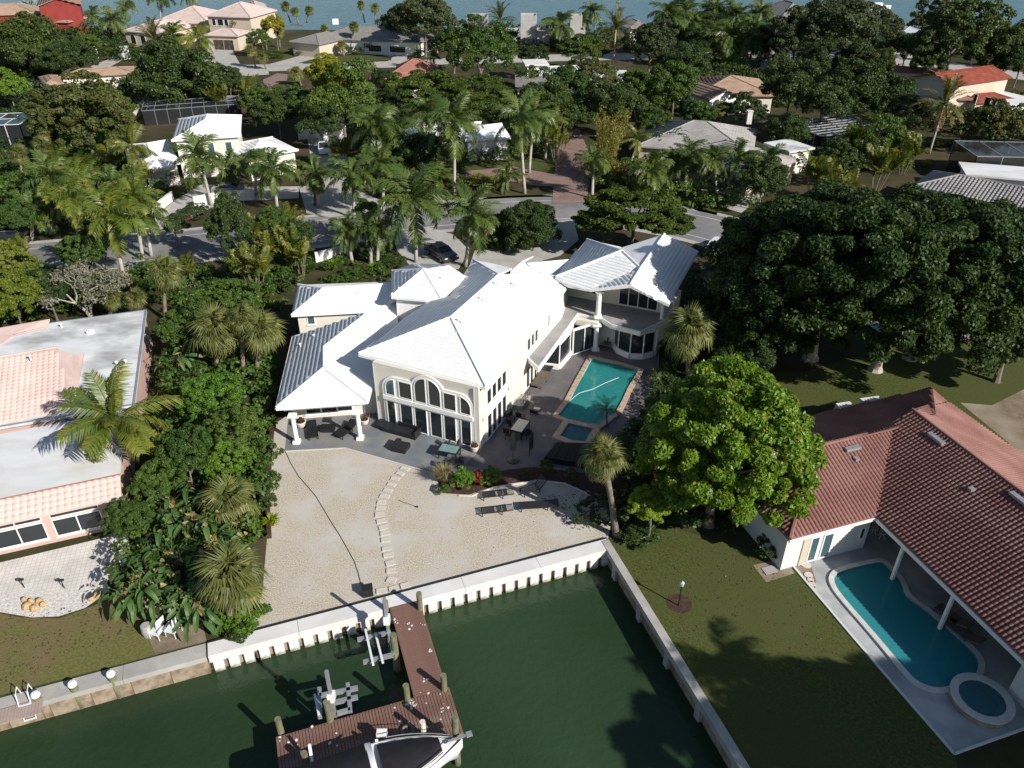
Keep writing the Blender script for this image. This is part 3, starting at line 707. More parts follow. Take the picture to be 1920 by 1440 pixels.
def fan_np(R, stem, seed, nseg=22, fold=.35):
    rng = np.random.default_rng(seed); V = []; Fc = []
    V += [(0, .015, 0), (0, -.015, 0), (stem, -.012, stem * .05), (stem, .012, stem * .05)]; Fc.append([0, 1, 2, 3])
    c = np.array([stem, 0, stem * .05])
    for i in range(nseg):
        a = math.radians(-150 + 300 * (i + .5) / nseg); da = math.radians(300 / nseg) * .55
        l_ = R * (1 - .25 * abs(a) / math.pi) * rng.uniform(.85, 1.1)
        def q(r, aa, z): return c + np.array([r * math.cos(aa), r * math.sin(aa), z])
        z1 = -.05 * R + rng.normal(0, .02); z2 = -fold * R * rng.uniform(.6, 1.6)
        n0 = len(V)
        V += [c, q(l_ * .55, a - da, z1), q(l_, a, z2), q(l_ * .55, a + da, z1)]; Fc.append([n0, n0 + 1, n0 + 2, n0 + 3])
    return V, Fc
FR = {}
def frond_mesh(kind, var, matn, q=1.0):
    k = (kind, var, matn, q)
    if k in FR: return FR[k]
    s = 100 + var * 13
    if kind == 'royal': V, F_ = frond_np(3.3, [.55, .35, .18][var % 3], [.95, 1.05, 1.1][var % 3], int(40 * q), .95, .12, s, vee=.55, droop=.6)
    elif kind == 'coco': V, F_ = frond_np(4.0, [.6, .32, .1][var % 3], [.80, .85, .8][var % 3], int(46 * q), 1.0, .10, s, vee=.25, droop=.8)
    elif kind == 'areca': V, F_ = frond_np(2.2, [1.3, .9, .6][var % 3], [.9, 1.0, 1.0][var % 3], int(24 * q), .55, .10, s, vee=.5, droop=.4)
    elif kind == 'date': V, F_ = frond_np(3.6, [.75, .4, .1][var % 3], [.75, .8, .8][var % 3], int(44 * q), .5, .07, s, vee=.5, droop=.2)
    elif kind == 'pygmy': V, F_ = frond_np(1.4, [.7, .4, .1][var % 3], [.9, 1.0, 1.0][var % 3], 20, .28, .03, s, vee=.4, droop=.3)
    elif kind == 'fan': V, F_ = fan_np(.86, [.85, .7, .5][var % 3], s, 30, .55)
    elif kind == 'silver': V, F_ = fan_np(1.25, 1.0, s, 18, .16)
    elif kind == 'skirt': V, F_ = fan_np(.75, .35, s, 14, .75)
    me = np_mesh('frond', V, F_, M[matn]); FR[k] = me; return me
PK = {  # kind: fronds, material, elevation of ring angles, base scale, frond part name
    'royal': dict(n=24, mat='lf_royal', el=(68, -42), fk='royal'),
    'royal_y': dict(n=24, mat='lf_royal_y', el=(68, -42), fk='royal'),
    'coco': dict(n=20, mat='lf_coco', el=(66, -38), fk='coco'),
    'date': dict(n=36, mat='lf_date', el=(75, -35), fk='date'),
    'areca': dict(n=12, mat='lf_areca', el=(66, 10), fk='areca'),
    'pygmy': dict(n=22, mat='lf_royal', el=(60, -20), fk='pygmy'),
    'sabal': dict(n=58, mat='lf_sabal', el=(84, -58), fk='fan'),
    'silver': dict(n=24, mat='lf_silver', el=(75, -25), fk='silver'),
}
JOIN = {}
def crown_palm(root, kind, top, s, rng, parts=True, el=None, n=None, matn=None, dead=0):
    k = PK[kind]; n = n or k['n']; el = el or k['el']; matn = matn or k['mat']
    mats_ = []
    for i in range(n):
        f = (i + .5) / n; e = math.radians(el[0] + (el[1] - el[0]) * f ** (1.0 if kind != 'date' else 1.1) + rng.normal(0, 9))
        a = i * 2.39996 + rng.normal(0, .12)
        rot = Matrix.Rotation(a, 4, 'Z') @ Matrix.Rotation(-e, 4, 'Y') @ Matrix.Rotation(rng.normal(0, .18), 4, 'X')
        mats_.append((i, Matrix.Translation([float(c) for c in top]) @ rot @ Matrix.Scale(s * rng.uniform(.72, 1.12), 4)))
    if parts:
        for i, mx in mats_:
            o = link('frond', frond_mesh(k['fk'], i % 3, matn), root); o.matrix_local = mx
    else:
        key = (kind, matn, int(rng.integers(0, 3)), n, el)
        if key not in JOIN:
            Vs = []; Fs = []; nb = 0
            for i, mx in mats_:
                me = frond_mesh(k['fk'], i % 3, matn); inv = Matrix.Translation([-float(c) for c in top])
                A = np.array(Matrix.Scale(1 / s, 4) @ inv @ mx); v = np.empty(len(me.vertices) * 3, np.float32); me.vertices.foreach_get('co', v); v = v.reshape(-1, 3)
                v = v @ A[:3, :3].T + A[:3, 3]; Vs.append(v); Fs += [[q + nb for q in p.vertices] for p in me.polygons]; nb += len(v)
            JOIN[key] = np_mesh('crown', np.concatenate(Vs), Fs, M[matn])
        link('crown', JOIN[key], root, top, (0, 0, rng.uniform(0, 6.28)), s)
    if dead:
        for i in range(dead):
            a = rng.uniform(0, 6.28); e = math.radians(-65 + rng.normal(0, 8))
            rot = Matrix.Rotation(a, 4, 'Z') @ Matrix.Rotation(-e, 4, 'Y')
            o = link('dead_frond', frond_mesh('skirt' if kind in ('sabal',) else k['fk'], i % 3, 'lf_dead'), root)
            o.matrix_local = Matrix.Translation([float(c) for c in top]) @ rot @ Matrix.Scale(s * .8, 4)
def palm(kind, base, top, label, s=1.0, h=None, name=None, group=None, parts=None, r=.17, trunk='palm_trunk', matn=None, dead=0, n=None, shaft=None, cat='palm tree', zb=0.0):
    """base / top: photo pixels of trunk foot and crown centre. base None: foot straight below the crown at height h"""
    NT[0] += 1; rng = np.random.default_rng(1000 + NT[0])
    if base is None:
        T = P(top[0], top[1], h); B = np.array([T[0], T[1], zb])
    else:
        B = P(base[0], base[1], zb); h = h or hgt(base, top[1], zb) + zb; T = P(top[0], top[1], h)
        if np.linalg.norm((T - B)[:2]) > .35 * h: T[:2] = B[:2] + (T - B)[:2] * (.35 * h / np.linalg.norm((T - B)[:2]))
    scale_px = pxm(top[0], top[1], h) * 3.3 * s
    if parts is None: parts = scale_px > 55
    nm = name or {'royal': 'royal_palm', 'royal_y': 'royal_palm', 'coco': 'coconut_palm', 'date': 'date_palm', 'areca': 'areca_palm', 'pygmy': 'pygmy_palm', 'sabal': 'cabbage_palm', 'silver': 'silver_fan_palm'}[kind]
    root = empty(nm, (B[0], B[1], zb), label, cat, group)
    t = (T - B); t[2] = h - zb
    mb = MB(); mid = t * .5 + np.array([rng.normal(0, .06), rng.normal(0, .06), 0]) * h * .15
    if kind.startswith('royal') and shaft is not False:
        cs = t * (1 - 1.1 * s / t[2]) if t[2] > 2.5 else t * .6
        mb.tube([np.array([0, 0, -.1]), mid * .3, mid, cs], [r * 1.5, r * 1.25, r * 1.15, r * .9], 8)
        m2 = MB(); m2.tube([cs, (cs + t) / 2, t + [0, 0, .1]], [r * 1.02, r * .8, r * .35], 8); link('crownshaft', m2.mesh('crownshaft', M['crownshaft'], True), root)
    else:
        mb.tube([np.array([0, 0, -.1]), mid * .4, mid, t], [r * 1.35, r * 1.05, r, r * 1.05], 8)
    link('trunk', mb.mesh('trunk', M[trunk], True), root)
    crown_palm(root, kind, tuple(t), s, rng, parts, matn=matn, dead=dead, n=n)
    return root
def clump_palm(px, py, label, h=3.0, rpx=40, n=5, matn='lf_areca', name='areca_palm', group=None, lf_s=1.0):
    """many slim stems from one root: areca"""
    NT[0] += 1; rng = np.random.default_rng(3000 + NT[0])
    c = P(px, py, h); R = rpx / pxm(px, py, h); root = empty(name, (c[0], c[1], 0), label, 'palm clump', group)
    mb = MB()
    for k in range(n):
        a = 2 * math.pi * k / n + rng.uniform(-.4, .4); rr = R * rng.uniform(.15, .6); t = np.array([rr * math.cos(a), rr * math.sin(a), h * rng.uniform(.7, 1.0)])
        mb.tube([t * [.4, .4, 0], t * [.7, .7, .5], t], .05, 5)
        crown_palm(root, 'areca', tuple(t), lf_s * R / 2.6 * rng.uniform(.8, 1.1), rng, rpx > 60, matn=matn, n=8)
    link('stems', mb.mesh('stems', M['palm_trunk_brown']), root)
    return root
def paddle_mesh(var):
    k = ('paddle', var)
    if k in FR: return FR[k]
    rng = np.random.default_rng(var); V = []; Fc = []; L = 1.5; W = .21
    for i in range(9):
        t = i / 8; x = .9 + L * t; z = .9 * .9 + .9 * t - .95 * t * t * (1 + .3 * var % 3)
        w = W * math.sin(math.pi * (.08 + .88 * t)) ** .5 * (1 if i < 8 else .1); V += [(x, w, z + w * .35), (x, 0, z), (x, -w, z + w * .35)]
    for i in range(8):
        if rng.random() < .9:
            Fc += [[i * 3, i * 3 + 1, i * 3 + 4, i * 3 + 3], [i * 3 + 1, i * 3 + 2, i * 3 + 5, i * 3 + 4]]
    n0 = len(V); V += [(0, .03, 0), (0, -.03, 0), (.9, -.02, .81), (.9, .02, .81)]; Fc.append([n0, n0 + 1, n0 + 2, n0 + 3])
    me = np_mesh('leaf', V, Fc, M['lf_banana']); FR[k] = me; return me
def paddle_plant(px, py, h, label, n=10, s=1.0, stems=3, group=None, fan=None, name='bird_of_paradise', deadc=True, spread=1.0):
    NT[0] += 1; rng = np.random.default_rng(4000 + NT[0])
    c = P(px, py, h); root = empty(name, (c[0], c[1], 0), label, 'plant', group); mb = MB()
    for q in range(stems):
        a0 = rng.uniform(0, 6.28); off = np.array([math.cos(a0), math.sin(a0), 0]) * (.9 * spread * (q > 0)); hh = h * rng.uniform(.55, 1.0) if q else h
        mb.tube([off * .6, off * [1, 1, 0] + [0, 0, hh * .9]], [.14, .09], 6)
        for i in range(n):
            e = math.radians(10 + 50 * rng.random() - 30 * (i % 3 == 2)); a = i * 2.4 + rng.normal(0, .2) if fan is None else fan + (math.pi if i % 2 else 0) + rng.normal(0, .2)
            if fan is not None: e = math.radians(-25 + 95 * (i // 2) / max(1, n // 2 - 1))
            o = link('leaf', paddle_mesh(i % 3), root); o.matrix_local = Matrix.Translation([float(x) for x in off + [0, 0, hh * .9]]) @ Matrix.Rotation(a, 4, 'Z') @ Matrix.Rotation(-e + .6, 4, 'Y') @ Matrix.Rotation(rng.normal(0, .3), 4, 'X') @ Matrix.Scale(s * rng.uniform(.75, 1.1), 4)
    if deadc:
        link('dead_leaves', (lambda V_, F_: np_mesh('dead_leaves', V_, F_, M['lf_dead']))(*leaf_quads(rng.normal(0, .22, (60, 3)) * [1, 1, 1.3] + [0, 0, h * .72], np.array([[0, 0, 1.0]] * 60) + rng.normal(0, .6, (60, 3)), .3, rng, 2.4, 1.0)), root)
    link('stem', mb.mesh('stem', M['bark_pale']), root)
    return root
def tuft(px, py, r, h, label, lf='lf_grass', n=160, cat='plant', name='grass_tuft', w=.05, z=0.0):
    NT[0] += 1; rng = np.random.default_rng(NT[0]); c = P(px, py, z); V = []; F_ = []
    for i in range(n):
        a = rng.uniform(0, 6.28); rr = r * rng.uniform(.2, 1); b = np.array([math.cos(a), math.sin(a), 0]) * r * .15 * rng.random(); hh = h * rng.uniform(.6, 1.1)
        m_ = b + np.array([math.cos(a) * rr * .4, math.sin(a) * rr * .4, hh * .7]); e = b + np.array([math.cos(a) * rr, math.sin(a) * rr, hh * rng.uniform(.6, 1)])
        s_ = np.array([-math.sin(a), math.cos(a), 0]) * w; n0 = len(V); V += [b - s_, b + s_, m_ + s_, m_ - s_, e]; F_ += [[n0, n0 + 1, n0 + 2, n0 + 3], [n0 + 3, n0 + 2, n0 + 4]]
    o = link(name, np_mesh(name, V, F_, M[lf]), None, c); return tag(o, label, cat)
def undergrowth(name, poly_px, h, lf, dens, label, seed, leaf=.28, clump=.7, z=0.0):
    leaf *= .72
    """uncountable low foliage over a zone of ground"""
    rng = np.random.default_rng(seed); poly = [P(x, y, z)[:2] for x, y in poly_px]
    xs = [p[0] for p in poly]; ys = [p[1] for p in poly]; A = abs(area2(poly)) / 2; n = int(A * dens)
    Q = []
    while len(Q) < n:
        X = rng.uniform(min(xs), max(xs), n * 2); Y = rng.uniform(min(ys), max(ys), n * 2); ok = in_poly(X, Y, poly); Q += list(zip(X[ok], Y[ok]))
    Q = np.array(Q[:n]); C0 = np.stack([Q[:, 0], Q[:, 1], np.full(n, z) + h * rng.uniform(.15, 1, n) ** 1.4], 1); per = 44
    ci = np.repeat(np.arange(n), per); d = rng.normal(size=(len(ci), 3)); d[:, 2] = abs(d[:, 2]) ; d /= np.linalg.norm(d, axis=1)[:, None]
    C = C0[ci] + d * (clump * rng.uniform(.5, 1.1, len(ci)))[:, None] * [1, 1, .7]; C[:, 2] = np.maximum(C[:, 2], z + .05)
    Nn = d * .7 + rng.normal(0, .4, C.shape); Nn[:, 2] += .3; Nn /= np.linalg.norm(Nn, axis=1)[:, None]
    V, F_ = leaf_quads(C, Nn, leaf * rng.uniform(.7, 1.3, len(C)), rng, 1.8, .3)
    o = link(name, np_mesh(name, V, F_, M[lf])); o['label'] = label; o['category'] = 'undergrowth'; o['kind'] = 'stuff'; return o
# ------------------------------------------------------------------ ground, water, roads
def px_poly(pts, z=0.0): return [tuple(P(x, y, z)[:2]) for x, y in pts]
WZ = -1.35
wallW = [P(1137, 1014)[:2], P(390, 1212)[:2]]
rdir = (P(1404, 1440)[:2] - P(1138, 1010)[:2]); rdir /= np.linalg.norm(rdir)
ldir = (P(0, 1306)[:2] - P(388, 1203)[:2]); ldir /= np.linalg.norm(ldir)
corner = P(1138, 1013)[:2]
left_end = P(388, 1212)[:2] + ldir * 90
right_end = corner + rdir * 70
shore = px_poly([(-900, 62), (100, 52), (600, 56), (900, 62), (1250, 62), (1700, 60), (2800, 62)])
land = [tuple(left_end), tuple(P(388, 1212)[:2]), tuple(corner), tuple(right_end), (260, right_end[1] - 10), (320, shore[-1][1])] + shore[::-1] + [(-320, shore[0][1]), (-260, left_end[1])]
pl = [P(x, y, .1)[:2] for x, y in [(1110, 672), (1163, 684), (1197, 695), (1178, 726), (1166, 752), (1155, 772), (1122, 797), (1073, 789), (1047, 779), (1068, 751), (1088, 712)]]
rpool = smooth_loop([P(x, y, .1)[:2] for x, y in [(1566, 1080), (1588, 1068), (1643, 1055), (1660, 1058), (1688, 1089), (1700, 1117), (1737, 1145), (1782, 1183), (1827, 1225), (1834, 1252), (1817, 1273), (1765, 1289), (1726, 1280), (1699, 1256), (1643, 1190), (1594, 1134), (1568, 1100)]], 3)
sheet('ground', land, 0.0, M['soil'], skirt=3.0, holes=[pl, rpool])
canal = [tuple(left_end + np.array([0, 2])), tuple(P(388, 1212)[:2] + np.array([0, 1.0])), tuple(corner + np.array([1.0, 1.0])), tuple(right_end + np.array([1, 0])), (right_end[0], -120), (left_end[0], -120)]
sheet('canal_water', canal, WZ, M['canal'])
sheet('bay_water', [(-2500, shore[0][1] - 12), (2500, shore[0][1] - 12), (2500, 4000), (-2500, 4000)], WZ, M['bay'])
sheet('canal_bed', [(-300, -120), (300, -120), (300, 60), (-300, 60)], -3.2, M['soil'])
Y1, Y2, Y3, Y4, Y5 = .004, .008, .012, .016, .020
sheet('gravel_yard', px_poly([(508, 800), (537, 780), (560, 800), (960, 870), (1080, 895), (1150, 960), (1140, 1010), (1137, 1010), (390, 1208), (470, 1170), (492, 1110), (505, 960)]), Y1, M['gravel'])
sheet('lawn', px_poly([(-500, 1130), (0, 1150), (40, 1158), (110, 1160), (190, 1130), (260, 1100), (300, 1180), (388, 1203), (0, 1304), (-700, 1440)]), Y1, M['lawn_left'], label='dry left lawn')
sheet('lawn', px_poly([(1140, 1010), (1230, 980), (1400, 1030), (1475, 1050), (1500, 1070), (1600, 1190), (1790, 1420), (1850, 1600), (1560, 1700), (1404, 1440)]), Y1, M['lawn'])
sheet('lawn', px_poly([(1380, 690), (1500, 700), (1700, 640), (2050, 640), (2050, 770), (1880, 830), (1750, 740), (1480, 800), (1440, 760)]), Y1, M['lawn'])
sheet('dirt_path', px_poly([(1800, 755), (1860, 760), (2100, 640), (2200, 800), (1960, 920), (1890, 830)]), Y2, M['dirt'])
def road(name, cpx, hw, m, z, marks=()):
    c = smooth_loop([P(x, y)[:2] for x, y in cpx], 5, False); c = [np.array(p) for p in c]; L_, R_ = [], []
    def off(d):
        out = []
        for i, p in enumerate(c):
            t = c[min(i + 1, len(c) - 1)] - c[max(i - 1, 0)]; t /= np.linalg.norm(t); out.append(p + np.array([-t[1], t[0]]) * d)
        return out
    def strip(nm, d0, d1, zz, mm, dash=False):
        a, b = off(d0), off(d1); V = [(p[0], p[1], zz) for p in a] + [(p[0], p[1], zz) for p in b]; n = len(a)
        Fc = [[i, i + 1, n + i + 1, n + i][::-1] for i in range(n - 1) if not dash or i % 2]
        tag(link(nm, np_mesh(nm, V, Fc, mm)), kind='structure')
    strip(name, -hw, hw, z, m)
    for d, dash in marks: strip('road_line', d - .07, d + .07, z + .004, M['road_white'], dash)
    strip('road_shoulder', hw, hw + .9, z - .004, M['drive']); strip('road_shoulder', -hw - .9, -hw, z - .004, M['drive'])
road('street', [(-260, 515), (-100, 500), (100, 482), (300, 465), (450, 449), (600, 431), (800, 407), (1000, 393), (1150, 397), (1300, 421), (1450, 465), (1620, 540), (1800, 640)], 4.9, M['asphalt'], Y3, ((-3.5, False), (3.3, False)))
road('back_street', [(-300, 195), (0, 165), (200, 146), (380, 133), (500, 127), (700, 121), (900, 113), (1100, 107), (1300, 105), (1500, 101), (1700, 114), (1900, 140), (2150, 180)], 3.6, M['drive'], Y3)
for nm, pts, mt in [
    ('driveway', [(735, 440), (800, 425), (850, 440), (880, 470), (860, 505), (770, 500), (745, 470)], 'drive'),
    ('driveway', [(1000, 420), (1075, 412), (1085, 450), (1050, 480), (960, 505), (880, 500), (890, 470), (990, 460)], 'drive'),
    ('driveway', [(560, 350), (640, 345), (735, 385), (700, 398), (620, 408), (575, 400)], 'drive'),
    ('driveway', [(290, 408), (330, 375), (380, 345), (440, 350), (560, 350), (560, 372), (450, 378), (395, 390), (330, 425), (295, 432)], 'drive'),
    ('driveway', [(575, 250), (650, 250), (650, 330), (690, 380), (640, 400), (590, 345)], 'drive'),
    ('driveway', [(1045, 250), (1085, 240), (1110, 300), (1100, 380), (1035, 382), (1040, 320)], 'drive_pink'),
    ('brick_path', [(870, 322), (960, 312), (1050, 330), (1085, 345), (1060, 352), (1000, 348), (930, 335), (880, 345)], 'drive_pink'),
    ('driveway', [(1330, 310), (1420, 320), (1440, 360), (1390, 400), (1340, 385), (1300, 350), (1200, 340), (1160, 350), (1180, 325)], 'drive'),
    ('driveway', [(370, 95), (430, 85), (450, 120), (500, 128), (505, 140), (380, 148), (370, 120)], 'drive'),
    ('driveway', [(500, 122), (600, 95), (660, 88), (740, 90), (765, 100), (760, 125), (730, 122), (735, 108), (690, 98), (610, 105), (540, 124)], 'drive'),
    ('driveway', [(170, 125), (235, 98), (235, 110), (190, 135)], 'drive'),
    ('pink_driveway', [(493, 150), (520, 138), (540, 140), (538, 152), (512, 160), (510, 172), (498, 170)], 'drive_pink'),
    ('driveway', [(1560, 96), (1615, 95), (1700, 100), (1755, 125), (1720, 135), (1640, 110)], 'drive'),
    ('driveway', [(1370, 118), (1440, 112), (1450, 100), (1430, 122), (1380, 130)], 'conc_white')]:
    dz_ = globals().get('dz_', .024) + .004; sheet(nm, px_poly(pts), dz_, M[mt])
for pts in [[(480, 100), (530, 90), (600, 95), (540, 112), (490, 112)], [(565, 113), (620, 105), (690, 103), (730, 110), (725, 120), (570, 122)], [(770, 98), (830, 110), (850, 125), (780, 122)],
            [(205, 88), (250, 88), (300, 100), (290, 115), (230, 118)], [(505, 158), (540, 153), (560, 165), (515, 170)], [(860, 300), (930, 290), (1080, 305), (1090, 335), (960, 310), (870, 322)],
            [(560, 380), (600, 375), (610, 395), (570, 398)], [(880, 325), (900, 318), (950, 325), (940, 345), (885, 350)], [(1270, 345), (1330, 345), (1400, 380), (1330, 405), (1250, 370)], [(940, 360), (1110, 372), (1110, 388), (900, 374)], [(1130, 380), (1345, 400), (1340, 412), (1150, 385)]]:
    sheet('lawn', px_poly(pts), Y2, M['lawn'])
# ------------------------------------------------------------------ white seawall
def seawall(label, a, b, z, w, capm, n_panels, pm, depth=.55, zlow=-2.2, pf=.66):
    """cap from plan point a to b, water side to the right of a->b"""
    a = np.array(a); b = np.array(b); t = (b - a) / np.linalg.norm(b - a); nr = np.array([t[1], -t[0]]); Lg = np.linalg.norm(b - a)
    c = (a + b) / 2; root = empty('seawall', (c[0], c[1], 0), label, 'seawall')
    ng = max(1, int(Lg / 4.2))
    for i in range(ng):
        p = a + t * Lg * i / ng; q = a + t * Lg * (i + 1) / ng - t * .02
        mb = MB(); mb.prism([p + nr * 0, q, q + nr * w, p + nr * w], z - depth, z); mb.obj('cap', M[capm], root)
    mb = MB(); mb.prism([a + nr * .1, b + nr * .1, b + nr * (w - .25), a + nr * (w - .25)], zlow, z - depth - .003); mb.obj('back_wall', M['conc_old'], root)
    me = None
    for i in range(n_panels):
        p = a + t * Lg * (i + .5) / n_panels + nr * (w - .13); pw = Lg / n_panels
        if me is None: m0 = MB(); m0.box((0, 0, 0), (pw * pf, .20, -zlow + z - depth - .05)); me = m0.mesh('wall_panel', M[pm])
        o = link('wall_panel', me, root, mw=Matrix.Translation((p[0], p[1], (zlow + z - depth) / 2)) @ Matrix.Rotation(math.atan2(t[1], t[0]), 4, 'Z')); o.matrix_parent_inverse = parent_inv(root)
    return root
seawall('white concrete seawall along the gravel yard with the dock leaving it', P(389, 1206, .12)[:2], P(1137, 1010, .12)[:2], .12, .95, 'conc_white', 30, 'tide')
mb = MB(); mb.beam(P(389, 1205.5, .06), P(1137, 1009.5, .06), .06, .2); tag(mb.obj('dark_edge_strip', M['black']), 'dark strip between gravel and white seawall', 'edging')  # black strip along the gravel side of the seawall cap
seawall('old stained seawall below the left lawn', P(388, 1205, .05)[:2] + ldir * 60, P(386, 1206, .05)[:2], .05, 1.0, 'conc', 30, 'conc_old', .35, pf=.985)
r_a = P(1141, 1011, .15)[:2]; 
def wall_right():
    a = r_a; n = np.array([rdir[1], -rdir[0]])            # towards the canal is -x
    if n[0] > 0: n = -n
    Lg = 58; root = empty('seawall', (*((a + rdir * Lg / 2)), 0), 'narrow grey seawall running down between canal and right lawn', 'seawall')
    for i in range(14):
        p = a + rdir * Lg * i / 14; q = a + rdir * (Lg * (i + 1) / 14 - .02); mb = MB(); mb.prism([p, q, q + n * .5, p + n * .5], -.3, .15); mb.obj('cap', M['conc'], root)
    mb = MB(); mb.prism([a + n * .05, a + rdir * Lg + n * .05, a + rdir * Lg + n * .3, a + n * .3], -2.5, -.303); mb.obj('back_wall', M['conc_old'], root)
    for i in range(16):
        p = a + rdir * (2 + i * 3.5) + n * .32; mb = MB(); mb.box((p[0], p[1], -1.2), (.45, .35, 1.78), math.atan2(rdir[1], rdir[0])); mb.obj('buttress', M['conc'], root)
wall_right()
# ------------------------------------------------------------------ the white house
house = empty('white_house', (*P(830, 700)[:2], 0), 'large white-roofed waterfront house with arched two-storey window wall', 'house')
WR = M['white_roof']
ZE = 5.65
# great room
E1 = P(672.5, 662.5, ZE); E2 = P(911, 725, ZE); A_ = P(845, 595, 7.0)
zB = 7.35
left = face3([(672.5, 662.5, ZE), (845, 595, 7.0), (935, 515, 7.0), (887, 487, None), (876, 520, None), (858, 561, None), (800, 567, None)])
front = [E1, E2, A_]
Cc = P(1065, 534, ZE)
right = face3([(911, 725, ZE), (1065, 534, ZE), (845, 595, 7.0), (0, 0, 9)][:3]); 
right = [E2, Cc] + face3([(911, 725, ZE), (1065, 534, ZE), (845, 595, 7.0), (1045, 517, None), (1000, 510, None), (935, 515, None)])[3:] + [A_]
rear = [left[3], left[2] , right[4], P(950, 500, 6.4), P(930, 492, 5.9)]
roof(house, [left], WR, st=.014)
roof(house, [front, right], WR, st=.014, caps=[(A_, E1), (A_, E2), (A_, right[-2]), (right[-2], left[3])], capr=.10)
roof(house, [[left[2], left[3], P(930, 495, 5.7), P(960, 503, 6.3), right[4]]], WR, tile=False)
# great-room walls
RA = np.array([-10.66, 50.95]); RB = np.array([-2.43, 47.30]); tR = (RB - RA) / np.linalg.norm(RB - RA); nR = np.array([-tR[1], tR[0]])
RL = RA + tR * .05; Lr = 17.2
walls(house, [RL, RB, RB + nR * Lr, RL + nR * Lr], 0, ZE - .10, M['cream_wall'])
mb = MB(); mb.beam(E1 - [0, 0, .16], E2 - [0, 0, .16], .14, .2); mb.beam(E2 - [0, 0, .16], Cc - [0, 0, .16], .14, .2); mb.obj('fascia', M['white_paint'], house)
def Wn(*a, **k): return window(house, *a, **k)
def surround(poly, d0, d1, A, B, nm='window_surround'):
    A = np.array(A[:2]); B = np.array(B[:2]); t = (B - A) / np.linalg.norm(B - A); n = np.array([t[1], -t[0]])
    if n @ (-A) < 0: n = -n
    V = [(*(A + t * u + n * d0), z) for u, z in poly] + [(*(A + t * u + n * d1), z) for u, z in poly]; m = len(poly)
    mb = MB(); mb.add(V, [list(range(m)), list(range(m, 2 * m))[::-1]] + [[i, (i + 1) % m, m + (i + 1) % m, m + i] for i in range(m)]); mb.obj(nm, M['white_paint'], house)
arc = lambda cx, cz, r, a0, a1, n=9: [(cx + r * math.cos(a), cz + r * math.sin(a)) for a in np.linspace(math.radians(a0), math.radians(a1), n)]
surround([(.78, .02), (8.62, .02)] + [(8.62, 3.55)] + arc(7.45, 3.55, 1.17, 0, 90) + [(6.35, 4.72)] + arc(4.78, 4.05, 1.5, 25, 155, 13) + [(3.2, 4.72), (1.95, 4.72)] + arc(1.95, 3.55, 1.17, 90, 180), -.01, .12, RA, RB)
pA = RA + (-nR) * .12; pB = RB + (-nR) * .12
for u0, u1, z0, z1, ar in [(1.05, 1.90, 2.98, 4.50, -1), (2.25, 3.42, 3.0, 4.52, 0), (3.62, 4.66, 3.0, 5.28, -1), (4.84, 5.90, 3.0, 5.28, 1), (6.10, 7.18, 3.0, 4.52, 0), (7.50, 8.40, 2.98, 4.50, 1)]:
    Wn(pA, pB, u0, u1, z0, z1, arch=ar, sill=False, fw=.06, glass='glass_blue' if u0 in (1.05,) else 'glass')
for u0, u1, z0 in [(1.03, 1.82, .12), (2.22, 3.36, .12), (3.50, 4.60, .12), (4.86, 5.90, .12), (6.04, 7.10, .12), (7.50, 8.38, .12)]:
    Wn(pA, pB, u0, u1, z0, 2.46, sill=False, fw=.06)
mb = MB(); c = pA + tR * 4.7
mb.box((*(pA + tR * 4.7 - nR * .05), 2.72), (7.75, .12, .36), math.atan2(tR[1], tR[0])); mb.obj('window_band', M['white_paint'], house)
# great-room side wall
RC = RB + nR * 17
surround([(1.0, .02), (4.75, .02), (4.75, 4.75), (1.0, 4.75)], -.01, .08, RB, RC)
sA = RB + tR * .08; sB = RC + tR * .08
for k in range(4):
    Wn(sA, sB, 1.15 + k * .9, 1.93 + k * .9, .10, 2.35, sill=False, out=tR)
    Wn(sA, sB, 1.15 + k * .9, 1.93 + k * .9, 3.25, 4.60, sill=False, out=tR)
for a, b, z0, z1 in [(8.9, 9.6, .1, 2.2), (9.75, 10.4, .1, 2.2), (10.6, 11.2, .1, 2.2)]: Wn(RB, RC, a, b, z0, z1, sill=False, out=tR)
for a, b, z0, z1 in [(9.0, 9.7, 3.7, 4.9), (9.85, 10.5, 3.7, 4.9), (10.65, 11.3, 3.7, 4.9), (13.6, 14.0, 3.7, 5.0)]: Wn(RB, RC, a, b, z0, z1, sill=False, out=tR)
# railing steps by the side wall
mb = MB()
for k in range(5): p = RB + nR * (6.1 + k * .45) + tR * .75; mb.cyl((*p, 0), (*p, 1.0), .02)
p = RB + nR * 6.1 + tR * .75; q = RB + nR * 7.9 + tR * .75; mb.beam((*p, 1.0), (*q, 1.0), .04, .04); mb.beam((*p, .5), (*q, .5), .03, .03)
mb.obj('handrail', M['black_metal'], house)
mb = MB(); mb.box((*(RB + nR * 7 + tR * .35), .17), (1.0, 1.8, .34), math.atan2(tR[1], tR[0])); mb.obj('step', M['conc'], house)
# ---- left wing, one storey
Z2 = 3.1; G = P(607, 690, 4.15); R2b = P(607, 651, 4.5); R2c = P(694, 583, 4.55)
F1 = P(517.5, 765, Z2); F2 = P(689, 752.5, Z2); TL = P(549, 630, Z2 + .05)
fr2 = [F1, F2, G]
